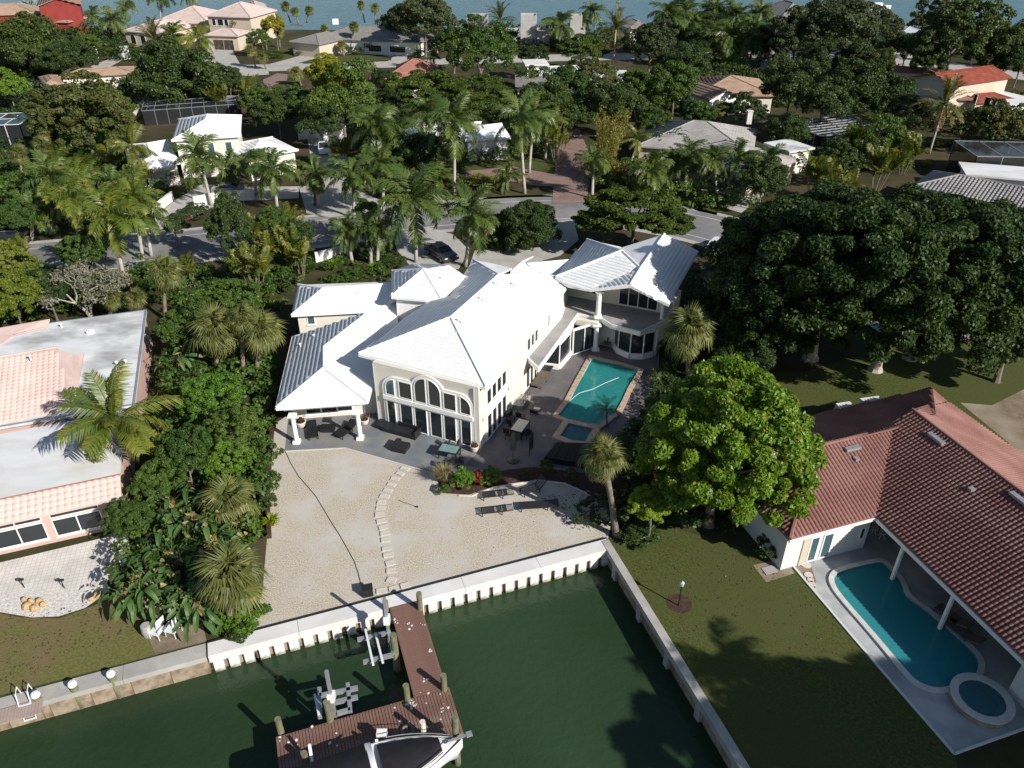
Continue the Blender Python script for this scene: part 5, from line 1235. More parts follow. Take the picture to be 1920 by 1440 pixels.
def post_light(px, py, label, h=2.0, m='black_metal'):
    c = P(px, py); r = empty('garden_lamp', (*c[:2], 0), label, 'lamp post'); mb = MB(); mb.cyl((0, 0, 0), (0, 0, h - .3), .04); lobj(mb, 'post', M[m], r)
    mb = MB(); mb.lathe((0, 0, h - .32), [(.05, 0), (.13, .06), (.15, .26), (.05, .36), (.02, .42)], 8); lobj(mb, 'lantern', M['grey_fascia'], r); return r
post_light(1272, 1136, 'black lamp post in a mulch circle on the right lawn')
c = P(1274, 1132); sheet('mulch_circle', [(c[0] + .75 * math.cos(a), c[1] + .75 * math.sin(a)) for a in np.linspace(0, 6.28, 18)[:-1]], Y5, M['mulch'])
# ------------------------------------------------------------------ dock
DZ = .16
dock = empty('dock', (*P(790, 1250)[:2], 0), 'brown T-shaped timber dock leaving the white seawall', 'dock')
dA, dB = P(731, 1140, DZ)[:2], P(786, 1126, DZ)[:2]; dC = P(848, 1364, DZ)[:2]; u_ = dB - dA; u_ /= np.linalg.norm(u_); v_ = np.array([u_[1], -u_[0]]); wl_ = np.linalg.norm(dB - dA)
Lleg = (P(762, 1312, DZ)[:2] - dA) @ v_; Lall = (dC - dA) @ v_ + .4; Wd = 2.05 if wl_ < 1.9 else wl_
rng_ = np.random.default_rng(3)
me = None; m0 = MB(); m0.box((0, 0, 0), (wl_, .128, .04)); pm_ = m0.mesh('plank', M['plank'])
th_ = math.atan2(u_[1], u_[0]); k = 0
while (k + .5) * .145 < Lleg:
    p = dA + u_ * wl_ / 2 + v_ * (k + .5) * .145; o = link('plank', pm_, dock, mw=Matrix.Translation((p[0], p[1], DZ + rng_.normal(0, .003))) @ Matrix.Rotation(th_, 4, 'Z')); o.matrix_parent_inverse = parent_inv(dock); k += 1
La = Lall - Lleg; m0 = MB(); m0.box((0, 0, 0), (.132, La, .04)); pm2 = m0.mesh('plank', M['plank']); xr = wl_ + .15; k = 0
while xr - k * .16 > wl_ - 8.8:
    p = dA + u_ * (xr - (k + .5) * .16) + v_ * (Lleg + La / 2); o = link('plank', pm2, dock, mw=Matrix.Translation((p[0], p[1], DZ + rng_.normal(0, .003))) @ Matrix.Rotation(th_, 4, 'Z')); o.matrix_parent_inverse = parent_inv(dock); k += 1
def dbeam(u0, v0, u1, v1, z, w, h, nm='beam'):
    a = dA + u_ * u0 + v_ * v0; b = dA + u_ * u1 + v_ * v1; mb = MB(); mb.beam((*a, z), (*b, z), w, h); mb.obj(nm, M['palm_trunk_brown'], dock)
dbeam(.08, 0, .08, Lall, -.04, .1, .3); dbeam(wl_ - .08, 0, wl_ - .08, Lall, -.04, .1, .3); dbeam(wl_ + .15, Lall - .08, wl_ - 8.8, Lall - .08, -.04, .1, .3); dbeam(wl_ + .15, Lleg + .08, wl_ - 8.8, Lleg + .08, -.04, .1, .3)
dbeam(wl_ + .15, Lall + .06, wl_ - 1.6, Lall + .06, DZ, .1, .06, 'pale_edge')
# droppings
V = []; F_ = []
for x, y, n, s in [(770, 1318, 22, 7), (790, 1300, 5, 22), (752, 1175, 7, 12), (800, 1275, 3, 6), (830, 1325, 7, 8), (785, 1340, 6, 25), (745, 1165, 5, 5), (790, 1170, 3, 5), (805, 1220, 3, 3), (540, 1400, 6, 14), (600, 1390, 8, 30)]:
    for _ in range(n):
        c = P(x + rng_.normal(0, s), y + rng_.normal(0, s * .6), DZ + .03); l_ = (c[:2] - dA); 
        uu, vv = l_ @ u_, l_ @ v_
        if not ((0 < uu < wl_ and 0 < vv < Lall) or (wl_ - 8.8 < uu < wl_ and Lleg < vv < Lall)): continue
        r0 = rng_.uniform(.02, .085); n0 = len(V); V += [(c[0] + r0 * rng_.uniform(.5, 1.3) * math.cos(a), c[1] + r0 * rng_.uniform(.5, 1.3) * math.sin(a), DZ + .026) for a in np.linspace(0, 6.28, 8)[:-1]]; F_.append(list(range(n0, n0 + 7)))
o = link('bird_droppings', np_mesh('bird_droppings', V, F_, M['dropping']), dock); o.matrix_parent_inverse = parent_inv(dock); o['kind'] = 'stuff'
def pile(bx, by, ty, label, r=.17, cap=False, zb=DZ, m='pile', tx=None):
    B = P(bx, by, zb); h = hgt((bx, by), ty, zb) + zb; root = empty('mooring_pile', (B[0], B[1], WZ), label, 'pile'); lean = np.zeros(2)
    mb = MB(); mb.tube([(0, 0, -1.5), (0, 0, (h - WZ) * .5), (0, 0, h - WZ)], [r * 1.04, r, r * .96], 12); lobj(mb, 'post', M[m], root)
    if cap: mb = MB(); mb.lathe((0, 0, h - WZ), [(r * 1.12, -.1), (r * 1.12, .02), (r * .9, .10), (.02, .13)], 14); lobj(mb, 'cap', M['pile_cap'], root)
for a in [(788, 1142, 1112, 'timber pile at the corner where the dock meets the seawall, canal side'), (724, 1142, 1127, 'short timber pile behind the upper boat lift at the seawall'), (764, 1313, 1285, 'timber pile in the inner corner of the dock'),
          (833, 1293, 1266, 'timber pile halfway down the outer edge of the dock'), (856, 1398, 1344, 'tall timber pile by the boat bow at the dock corner'), (526, 1370, 1348, 'timber pile at the far left end of the dock'),
          (717, 1388, 1370, 'timber pile between dock and boat, beside the white lift motor'), (575, 1434, 1412, 'timber pile at the left rear of the covered boat')]: pile(a[0], a[1], a[2], a[3])
pile(741, 1222, 1190, 'thick mossy pile beside the upper boat lift', .2); pile(619, 1350, 1316, 'mossy pile carrying the left boat lift', .19)
pile(795, 1383, 1353, 'white-crusted pile near the boat bow', .15, m='pot')
pile(225, 1305, 1263, 'white-capped mooring pile off the left seawall, nearest the dock', .2, True, WZ); pile(155, 1324, 1282, 'white-capped mooring pile off the left seawall, middle one', .2, True, WZ); pile(87, 1342, 1302, 'white-capped mooring pile beside the swim ladder', .2, True, WZ)
def lift(pts_pole, beams, bunks, label, z=.3):
    (bx, by), (tx, ty) = pts_pole; B = P(bx, by, DZ); h = hgt((bx, by), ty, DZ) + DZ; r = empty('boat_lift', (B[0], B[1], 0), label, 'boat lift'); inv = parent_inv(r)
    def ob(nm, a, b, w, hh, m='metal'): mb = MB(); mb.beam(a, b, w, hh); mb.obj(nm, M[m], r)
    ob('mast', (B[0], B[1], WZ - 1), (B[0], B[1], h), .16, .16)
    mb = MB(); mb.box((B[0], B[1], h * .45), (.34, .42, .5)); mb.obj('motor', M['hull'], r)
    for (x0, y0), (x1, y1) in beams: ob('cradle_beam', P(x0, y0, z), P(x1, y1, z), .2, .22)
    for (x0, y0), (x1, y1) in bunks: ob('bunk', P(x0, y0, z + .2), P(x1, y1, z + .2), .12, .1, 'alu_white')
lift(((729, 1190), (727, 1121)), [((670, 1200), (726, 1187)), ((681, 1242), (737, 1228)), ((729, 1184), (738, 1226))], [((685, 1180), (700, 1247)), ((704, 1187), (718, 1243))], 'empty galvanised boat lift between the seawall and the dock leg')
lift(((628, 1340), (613, 1258)), [((599, 1305), (671, 1290)), ((625, 1318), (671, 1307)), ((599, 1290), (600, 1346)), ((652, 1282), (657, 1335)), ((632, 1338), (657, 1331))], [((590, 1302), (598, 1340))], 'galvanised boat lift with square frame above the dock arm')
for nm, (x0, y0, x1, y1) in (('near the pile', (580, 1395, 587, 1438)), ('beside the wheelhouse', (706, 1388, 709, 1400))):
    a = P(x0, y0, 1.4); b = P(x1, y1, .3); mb = MB(); mb.beam(a, b, .14, .1); tag(mb.obj('boat_hoist', M['hull']), f'white metal lift arm beside the covered boat, {nm}', 'hoist')
c = P(716, 1375, 1.0); mb = MB(); mb.box(c, (.5, .32, .3)); tag(mb.obj('hoist_motor', M['hull']), 'white lift motor box on the pile beside the covered boat', 'motor')
c = P(765, 1369, DZ + .12); V = []; mb = MB(); mb.tube([(c[0] + .28 * math.cos(a), c[1] + .28 * math.sin(a), c[2]) for a in np.linspace(0, 6.28, 16)], .08, 8); tag(mb.obj('coiled_rope', M['palm_trunk_brown'], None, True), 'coil of brown rope on the dock near the covered boat', 'rope')
# boat: hull axis from the stern (left, off frame) to the bow at the right
bow = P(858, 1398, .9)[:2]; ster = P(600, 1488, .9)[:2]; ax = bow - ster; Lb = np.linalg.norm(ax); ax /= Lb; Lb = 8.4; sd = np.array([ax[1], -ax[0]])
boat = empty('motor_boat', (*(bow - ax * Lb / 2), 0), 'white motor boat under black covers on a lift at the dock', 'boat')
def bprof(t): return 1.38 * (1 - max(0, (t - .45) / .55) ** 2.2) if t < 1 else .02
secs = np.linspace(0, 1, 19); V = []; F_ = []
rows = [(1.0, 1.25, 0), (1.06, 1.05, 0), (.96, .55, 0), (.55, .05, 0), (.02, -.25, 0)]
for t in secs:
    w = max(.03, bprof(t)); p = bow - ax * Lb * (1 - t) 
    for s, order in ((1, rows), (-1, rows[::-1])):
        for f_, z, _ in order: q = p + sd * s * w * f_ + ax * (.25 * t ** 4 * (z > .5)); V.append((q[0], q[1], z + .12 * t * t))
nr_ = 10
for i in range(len(secs) - 1):
    for k in range(nr_ - 1): F_.append([i * nr_ + k, i * nr_ + k + 1, (i + 1) * nr_ + k + 1, (i + 1) * nr_ + k])
F_ += [list(range(nr_))]
o = link('hull', np_mesh('hull', V, F_, M['hull'], True), boat); o.matrix_parent_inverse = parent_inv(boat)
def bsheet(nm, t0, t1, wf, z0, crown, m, n=12, k=9, dz=0.0):
    V = []; F_ = []
    for i in range(n + 1):
        t = t0 + (t1 - t0) * i / n; w = max(.02, bprof(t)) * wf; p = bow - ax * Lb * (1 - t)
        for j in range(k + 1):
            s = -1 + 2 * j / k; q = p + sd * s * w; V.append((q[0], q[1], z0 + .12 * t * t + crown * (1 - s * s) * (1 - .6 * max(0, t - .6)) + .015 * math.sin(i * 2.1 + j)))
    for i in range(n):
        for j in range(k): a = i * (k + 1) + j; F_.append([a, a + 1, a + k + 2, a + k + 1])
    o = link(nm, np_mesh(nm, V, F_, M[m], True), boat); o.matrix_parent_inverse = parent_inv(boat)
bsheet('deck', .0, .995, .99, 1.22, .05, 'hull'); bsheet('bow_cover', .56, .90, .86, 1.31, .22, 'cover'); bsheet('cockpit_cover', .02, .50, 1.0, 1.36, .5, 'cover'); bsheet('windscreen_arch', .495, .53, .98, 1.42, .42, 'hull', 3)
mb = MB(); p = bow + ax * .1; mb.beam((*(p - ax * .7), 1.45), (*(p + ax * .45), 1.5), .10, .08); mb.box((*(p + ax * .5), 1.5), (.3, .25, .12), math.atan2(ax[1], ax[0])); mb.obj('anchor_roller', M['metal'], boat)
for s in (-1, 1):
    mb = MB(); pts_ = []
    for t in np.linspace(.62, .96, 8): q = bow - ax * Lb * (1 - t) + sd * s * bprof(t) * .95; pts_.append((q[0], q[1], 1.55 + .12 * t * t))
    mb.tube(pts_, .02, 5); mb.obj('bow_rail', M['metal'], boat)
# swim ladder and the pale boards of the neighbour's dock
nd = empty('dock', (*P(40, 1325)[:2], 0), 'pale pink board landing at the left seawall with a swim ladder', 'dock')
a0, a1 = P(83, 1294, .08)[:2], P(72, 1324, .08)[:2]
for k in range(60):
    p = P(84, 1308, .08)[:2] + ldir * (.08 + k * .16) ; q = np.array([ldir[1], -ldir[0]]); q = q if q[1] < 0 else -q
    mb = MB(); mb.prism([p, p + ldir * .15, p + ldir * .15 + q * .95, p + q * .95], .06, .10); mb.obj('plank', M['plank_pink'], nd)
mb = MB(); lp, lq = P(36, 1312, .2), P(58, 1306, .2)
t_ = lq - lp; t_ /= np.linalg.norm(t_); o_ = np.array([t_[1], -t_[0], 0])
for s in (lp, lq): mb.tube([s - o_ * .5 + [0, 0, -.1], s - o_ * .35 + [0, 0, .6], s + o_ * .1 + [0, 0, .55], s + o_ * .35 + [0, 0, -.1], s + o_ * .55 + [0, 0, -1.1]], .03, 6)
for i in range(4): d = o_ * (.36 + i * .06) + [0, 0, -.1 - i * .32]; mb.beam(lp + d, lq + d, .09, .03)
tag(mb.obj('swim_ladder', M['alu_white']), 'white metal swim ladder hanging from the pale left landing', 'ladder')
# ------------------------------------------------------------------ right neighbour: faded red tile roofs, courtyard pool
rn = empty('red_roof_house', (*P(1700, 900)[:2], 0), 'single-storey house with faded red barrel-tile roofs around a courtyard pool', 'house')
RT = M['red_tile']; ze = 3.2
mainf = face3([(1644, 968, ze), (1920, 1235, ze), (1710, 768, 5.9), (1676, 803, None)])
rdg = P(1710, 768, 5.9); em = mainf[1] - mainf[0]; em /= np.linalg.norm(em)
pl0 = [mainf[0], mainf[0] + em * 20, rdg]
far_r = rdg + em * 22; far_e = mainf[0] + em * 20
vtop = mainf[3]
mf = [mainf[0], far_e, rdg + em * 22, rdg, onplane(1657, 803, mainf[0], plane_of(pl0))]
midf = face3([(1481, 1011, ze), (1644, 968, ze), (1527, 838, 5.15), (1676, 803, None)])
back_eave = P(1749, 728, 3.4); 
ne = np.array([-em[1], em[0], 0]); ne = ne if ne @ (rdg - mainf[0]) > 0 else -ne
wdt = (rdg - mainf[0]) @ ne
pinkf = [rdg, rdg + em * 22, rdg + em * 22 + ne * wdt - [0, 0, 2.7], rdg + ne * wdt - em * 3.2 - [0, 0, 2.7], P(1749, 728, 4.4), P(1755, 777, 5.3)]
hipb = midf[2]
sl = [midf[0], midf[2], P(1487, 838, 4.9), P(1457, 987, ze)]
dk = [midf[2], midf[3], mf[4], P(1755, 777, 5.3), P(1749, 728, 4.4), P(1487, 787, 3.5), P(1440, 800, 3.2), P(1440, 840, 4.4)]
roof(rn, [mf], RT, .27, .32, 'barrel', st=.04, nparts=300, focus=P(1760, 1040, 4), caps=[(rdg, rdg + em * 22)], capr=.13)
roof(rn, [[midf[0], midf[1], midf[3], midf[2]]], RT, .27, .32, 'barrel', st=.018, caps=[(midf[0], midf[2]), (midf[2], midf[3])], capr=.13)
_p = [midf[0], midf[2], P(1457, 987, ze)]; _n = plane_of(_p); sl = [midf[0], midf[2]] + [onplane(x, y, midf[0], _n) for x, y in [(1487, 838), (1432, 842), (1400, 905), (1424, 962)]] + [P(1457, 987, ze)]
roof(rn, [sl], RT, .27, .32, 'barrel', st=.04)
roof(rn, [pinkf[:4]], M['pink_tile2'] if 'pink_tile2' in M else RT, .27, .32, 'barrel', st=.018)
dk3 = face3([(1527, 838, 5.15), (1676, 803, 5.4), (1487, 787, 3.4), (1749, 728, None), (1755, 777, None), (1440, 800, None), (1440, 845, None)])
roof(rn, [[dk3[0], dk3[1], dk3[4], dk3[3], dk3[2], dk3[5], dk3[6]]], RT, .27, .32, 'barrel', st=.04)
pf2 = [P(1710, 768, 5.9), dk3[4], dk3[3], pinkf[3]]
roof(rn, [pf2], RT, .27, .32, 'barrel', st=.018)
# white beam along the eaves, posts, dark interior wall
mb = MB(); mb.beam(mainf[0] + em * .1 - [0, 0, .22], far_e - [0, 0, .22], .16, .26); mb.obj('eave_beam', M['white_paint'], rn)
mb = MB(); mb.beam(midf[0] - [0, 0, .2], midf[1] - [0, 0, .2], .12, .22); mb.obj('fascia', M['white_paint'], rn)
mo = ne * .25
for px, py in [(1702, 1078), (1798, 1168)]:
    u = (P(px, py, 0) - mainf[0]) @ em; c = mainf[0] + em * u + ne * .2; mb = MB(); mb.box((c[0], c[1], 1.5), (.18, .18, 3.0), math.atan2(em[1], em[0])); mb.obj('post', M['white_paint'], rn)
gd = (midf[1] - midf[0]); gd = gd / np.linalg.norm(gd); gd[2] = 0; gn = np.array([-gd[1], gd[0], 0]); gn = gn if gn[1] > 0 else -gn
w0_ = midf[0] + gd * .35 + gn * .5; w1_ = midf[1] + gn * .5 + gd * .3
walls(rn, [w0_[:2], w1_[:2], (w1_ + gn * 5)[:2], (w0_ + gn * 5.0)[:2]], 0, ze - .16, M['cream_wall2'] if 'cream_wall2' in M else M['conc_white'])
inn = mainf[0] + ne * 4.6
walls(rn, [(inn - em * .5)[:2], (inn + em * 19.5)[:2], (inn + em * 19.5 + ne * 6)[:2], (inn - em * .5 + ne * 6)[:2]], 0, ze - .05, M['beige_wall'])
wn_ = P(1920, 1225, ze); we = far_e - em * 8.2
walls(rn, [(wn_ + ne * .3)[:2], (wn_ + ne * 5)[:2], (wn_ + em * 3 + ne * 5)[:2], (wn_ + em * 3 + ne * .3)[:2]], 0, ze - .16, M['conc_white'])
for (x0, x1), z0, z1, g in [((1519, 1538), .1, 2.2, 'glass_blue'), ((1541, 1562), .1, 2.2, 'glass_blue'), ((1605, 1618), .9, 1.9, 'glass')]:
    u0 = wallpt(x0, 1020, w0_, w1_)[0]; u1 = wallpt(x1, 1010, w0_, w1_)[0]; window(rn, w0_, w1_, u0, u1, z0, z1, sill=False, fw=.09, glass=g)
u0 = wallpt(1503, 1030, w0_, w1_)[0]; mb = MB(); c = w0_ + gd * (u0 + .25) - gn * .03; mb.box((c[0], c[1], 1.1), (.5, .06, 2.2), math.atan2(gd[1], gd[0])); mb.obj('door', M['beige_wall'], rn)
def tile_vent(px, py, pl_, L=1.3, a=None, nm='roof_vent'):
    q = onplane(px, py, pl_[0], plane_of(pl_)); mb = MB(); d = em if a is None else a; mb.beam(q - d * L / 2 + [0, 0, .16], q + d * L / 2 + [0, 0, .16], .34, .18); mb.obj(nm, M['metal'], rn)
tile_vent(1754, 826, mf[:3]); tile_vent(1917, 945, mf[:3], 1.8); tile_vent(1820, 921, mf[:3], .3); tile_vent(1598, 844, midf[:3], 1.1, gd); tile_vent(1604, 864, midf[:3], .25, gd)
for x, y, l_ in [(1590, 748, 1.2), (1640, 738, 1.6)]:
    q = P(x, y, 3.4); mb = MB(); mb.box((q[0], q[1], 1.4), (l_, .9, 2.8), math.atan2(gd[1], gd[0]) - .1); mb.obj('chimney' if l_ > 1.3 else 'pillar', M['conc_white'], rn)
# courtyard
cdeck = px_poly([(1473, 1044), (1644, 985), (1712, 1040), (1930, 1250), (1990, 1340), (1790, 1413), (1600, 1195)])
sheet('courtyard_deck', cdeck, Y3, M['pool_deck'], holes=[rpool])
mb = MB(); cc_ = [P(x, y, 0) for x, y in [(1473, 1046), (1600, 1197), (1789, 1414), (1990, 1342)]]
for a, b in zip(cc_[:-1], cc_[1:]): mb.beam(a - [0, 0, .0], b - [0, 0, .0], .12, .16)
tag(mb.obj('deck_curb', M['conc_white']), 'pale curb edging the courtyard pool deck against the lawn', 'curb')
rp = empty('swimming_pool', (*P(1690, 1180)[:2], 0), 'long freeform pool with rounded ends in the courtyard of the red-roofed house', 'swimming pool')
pool(rp, rpool, .10, 1.6, M['pool_clear2'], M['plaster2']); coping(rp, rpool, .32, .03, .10, M['white_coping'])
for k in range(4):
    a = P(1620 + k * 12, 1075 - k * 5, -.3); b = P(1690 + k * 0 - k * 2, 1130 - k * 16, -.3); mb = MB(); mb.beam((a[0], a[1], -1.0 + k * .18), (b[0], b[1], -1.0 + k * .18), .28, .5 + k * .1); mb.obj('step', M['plaster2'], rp)
c = P(1841, 1310, .35); hs = empty('hot_tub', (*c[:2], 0), 'round raised hot tub with white rim at the end of the long courtyard pool', 'hot tub')
cir = [(c[0] + 1.5 * math.cos(a), c[1] + 1.5 * math.sin(a)) for a in np.linspace(0, 2 * math.pi, 33)[:-1]]; cin = [(c[0] + 1.12 * math.cos(a), c[1] + 1.12 * math.sin(a)) for a in np.linspace(0, 2 * math.pi, 33)[:-1]]
mb = MB(); mb.ring(ccw(cir), ccw(cin), 0, .38); mb.obj('surround', M['conc_old'], hs); mb = MB(); mb.ring(inset(cir, -.03), ccw(cin), .383, .45); mb.obj('rim', M['white_coping'], hs)
sheet('basin_floor', cin, .03, M['spa_plaster'], parent=hs); mb = MB(); mb.ring(cin, inset(cin, .35), .034, .22); mb.obj('bench', M['spa_plaster'], hs); sheet('water', cin, .34, M['spa_clear'], parent=hs)
bed = px_poly([(1478, 1045), (1505, 1038), (1517, 1050), (1530, 1090), (1528, 1104)]); sheet('gravel_bed', bed, Y4, M['dirt'])
for x, y, r in [(1511, 1058, .33), (1516, 1078, .26), (1520, 1087, .2), (1523, 1094, .2)]:
    c = P(x, y, .05); mb = MB(); mb.lathe((c[0], c[1], .015), [(r, 0), (r, .05)], 14); tag(mb.obj('stepping_disc', M['stone']), {1058: 'largest round stepping stone in the gravel bed by the courtyard', 1078: 'second round stepping stone in the courtyard gravel bed', 1087: 'third round stepping stone in the courtyard gravel bed', 1094: 'smallest round stepping stone at the tip of the courtyard gravel bed'}[y], 'stone')
sheet('stone_border', px_poly([(1412, 1060), (1472, 1046), (1490, 1075), (1437, 1092)]), Y3, M['dirt'])
for x, y in [(1443, 1068), (1470, 1060)]: c = P(x, y, .05); mb = MB(); mb.box((c[0], c[1], .03), (.85, .55, .05), .3); tag(mb.obj('paving_slab', M['conc']), 'square concrete slab beside the courtyard corner, ' + ('left one' if x < 1450 else 'right one'), 'slab')
for x, y, n_ in [(1636, 1000, 'left'), (1652, 1008, 'right')]:
    c = P(x, y, 0); r = empty('garden_chair', (*c[:2], .02), f'white spindly garden chair in the courtyard corner, {n_} one', 'chair'); mb = MB()
    for k in range(4): a = k * 1.571 + .6; mb.tube([(.25 * math.cos(a), .25 * math.sin(a), 0), (.1 * math.cos(a), .1 * math.sin(a), .25), (.24 * math.cos(a), .24 * math.sin(a), .45)], .02, 5)
    for k in range(5): a = k * .35 + .3; mb.tube([(.24 * math.cos(a), .24 * math.sin(a), .45), (.3 * math.cos(a), .3 * math.sin(a), .95)], .015, 4)
    lobj(mb, 'frame', M['alu_white'], r); mb = MB(); mb.lathe((0, 0, .44), [(.25, 0), (.25, .03)], 12); lobj(mb, 'seat', M['alu_white'], r)
lounger(1783, 1163, AZ(-60), 'dark lounger in the shade beside the courtyard pool, farther one', 'cushion'); lounger(1803, 1192, AZ(-60), 'dark lounger in the shade beside the courtyard pool, nearer one', 'cushion')
# ------------------------------------------------------------------ left neighbour: pink house with white flat roofs
ln = empty('pink_house', (*P(100, 800)[:2], 0), 'pink stucco house with white flat roofs and pale pink tile edges', 'house')
zf = 3.4
fa = [P(x, y, zf)[:2] for x, y in [(80, 607.5), (275, 581), (271, 712), (166, 767), (40, 767)]]
A1 = [P(275, 581, zf)[:2], P(80, 607.5, zf)[:2]]; dA1 = A1[0] - A1[1]; dA1 /= np.linalg.norm(dA1); nA1 = np.array([dA1[1], -dA1[0]])
_d1 = (P(265, 757, zf)[:2] - A1[0]) @ nA1; fl1 = [A1[1] - dA1 * 9, A1[0], A1[0] + nA1 * _d1, A1[1] - dA1 * 9 + nA1 * _d1]
mb = MB(); mb.prism(fl1, zf - .2, zf); mb.obj('flat_roof', M['flat_roof'], ln); walls(ln, inset(fl1, .25), 0, zf - .2, M['pink_wall'])
mb = MB(); mb.ring(ccw(fl1), inset(fl1, .14), zf + .002, zf + .06); mb.obj('roof_edge', M['metal'], ln)
B0 = [P(225, 891, zf - .1)[:2], P(0, 938, zf - .1)[:2]]; dB_ = B0[0] - B0[1]; dB_ /= np.linalg.norm(dB_); nB_ = np.array([-dB_[1], dB_[0]])
Bl = np.linalg.norm((P(185, 777, zf)[:2] - B0[0]) @ nB_)
fl2 = [B0[0], B0[0] - dB_ * 16, B0[0] - dB_ * 16 + nB_ * Bl, B0[0] + nB_ * Bl]
mb = MB(); mb.prism(fl2, zf - .3, zf - .1); mb.obj('flat_roof', M['flat_roof2'], ln)
wv = inset(fl2, .3); 
# tile apron along the near edge
ap = [np.array([*B0[0], zf - .08]), np.array([*(B0[0] - dB_ * 16), zf - .08])]; ap += [ap[1] + np.array([*(-nB_ * 1.7), -.62]), ap[0] + np.array([*(-nB_ * 1.7), -.62])]
roof(ln, [ap], M['pink_tile'], .42, .45, 'wave', st=.02, nparts=170, focus=P(100, 960, 3), name='tile_apron', capmat=M['salmon_tile'], caps=[(ap[0], ap[1])], capr=.07)
wf0 = B0[0] - nB_ * 1.25; walls(ln, [wf0, wf0 - dB_ * 16, wf0 - dB_ * 16 + nB_ * (Bl + 1), wf0 + nB_ * (Bl + 1)], 0, zf - .85, M['pink_wall'])
u_l = lambda x, y: wallpt(x, y, wf0 - dB_ * 16, wf0)[0]
W0, W1 = wf0 - dB_ * 16, wf0
u1 = u_l(96, 1015); u2 = u_l(-60, 1040); window(ln, W0, W1, u2, u1, .45, 1.85, n=3, fw=.07); window(ln, W0, W1, u2, u1, 1.98, 2.42, n=3, fw=.06, sill=False)
u3 = u_l(110, 1010); u4 = u_l(200, 990); window(ln, W0, W1, u3, u4, .45, 1.85, n=2, fw=.07); window(ln, W0, W1, u3, u4, 1.98, 2.42, n=1, fw=.06, sill=False)
# pink tiled roof between the flat roofs
pt = face3([(-60, 806, zf + .05), (142, 767, zf + .05), (107, 652, 4.9), (-60, 680, None)])
roof(ln, [[pt[0], pt[1], pt[2], pt[3]]], M['pink_tile'], .40, .42, 'wave', st=.02, name='tiled_roof', caps=[(pt[2], pt[3])], capr=.1)
gs = [pt[2], P(136, 666, 4.5), P(157, 660, zf + .2), P(140, 762, zf + .05), pt[1]]
roof(ln, [gs], M['pink_tile'], tile=False, name='roof_side')
bk = face3([(-60, 628, 3.9), (92, 600, 3.9), (67, 655, 4.6), (-60, 672, None)])
roof(ln, [[P(-60, 690, 3.3), P(-60, 625, 3.9), P(93, 598, 3.9), P(87, 612, 3.6), P(40, 618, 3.4)]], M['pink_tile'], tile=False, name='roof_side')
for x, y, z in [(170, 625, zf), (219, 683, zf), (236, 680, zf), (57, 672, 4.9), (115, 612, zf)]: vent(x, y, z + .1, 'white_paint', root=ln)
mb = MB(); q = P(170, 625, zf); mb.box((q[0], q[1], zf + .15), (.5, .4, .3)); mb.obj('roof_box', M['white_paint'], ln)
# left terrace
sheet('paver_terrace', px_poly([(-200, 1090), (0, 1055), (197, 1008), (240, 1000), (245, 1050), (200, 1090), (170, 1105), (120, 1112), (60, 1106), (0, 1118), (-200, 1150)]), Y3, M['paver_white'])
sheet('gravel_border', px_poly([(-100, 1135), (0, 1117), (60, 1105), (120, 1111), (170, 1104), (200, 1088), (205, 1108), (160, 1140), (110, 1156), (60, 1158), (0, 1148)]), Y4, M['gravel_white'])
for i, (x, y, s) in enumerate([(52, 1138, .5), (65, 1143, .45), (75, 1130, .35), (60, 1130, .3), (82, 1136, .3), (47, 1128, .3), (185, 1118, .45), (172, 1125, .3)]):
    c = P(x, y, 0); rg = random.Random(i); me_ = bpy.data.meshes.new('rock'); mb = MB(); mb.lathe((0, 0, 0), [(s * .5, -.05), (s * .62, .08), (s * .4, .26), (s * .1, .32)], 8)
    mb.v = [(v[0] * rg.uniform(.75, 1.25), v[1] * rg.uniform(.75, 1.25), v[2]) for v in mb.v]
    o = link('rock', mb.mesh('rock', M['rock']), None, (c[0], c[1], .02)); tag(o, ('nearest', 'right-hand', 'back right', 'middle', 'far right', 'leftmost', 'larger', 'smaller')[i] + (' yellowish rock of the pile on the white gravel border' if i < 6 else ' tan rock at the terrace end by the shrubs'), 'rock', 'rocks on the gravel border')
for x, y, k in [(46, 1102, 'left'), (121, 1103, 'right')]:
    c = P(x, y); r = empty('spotlight', (*c[:2], 0), f'dark garden spotlight on the white gravel border, {k} one', 'lamp'); mb = MB(); mb.cyl((0, 0, 0), (-.1, .1, .55), .03); lobj(mb, 'stake', M['black_metal'], r); mb = MB(); mb.cyl((-.2, .1, .55), (.05, .1, .62), .09); lobj(mb, 'lamp_head', M['black_metal'], r)
for x, y, k in [(297, 1192, 'left one, beside the barrel'), (327, 1188, 'right one, by the shrubs')]:
    chair(x, y, AZ(-105), 'pale garden armchair facing the canal, ' + k, 'alu_white', w=.7)
c = P(279, 1190); mb = MB(); mb.lathe((c[0], c[1], 0), [(.28, 0), (.33, .35), (.28, .8), (.24, .82)], 14); tag(mb.obj('barrel', M['conc']), 'grey barrel beside the pale garden armchairs', 'barrel')
sheet('bare_soil', px_poly([(275, 1185), (380, 1170), (388, 1203), (290, 1226)]), Y4 + .008, M['dirt'])
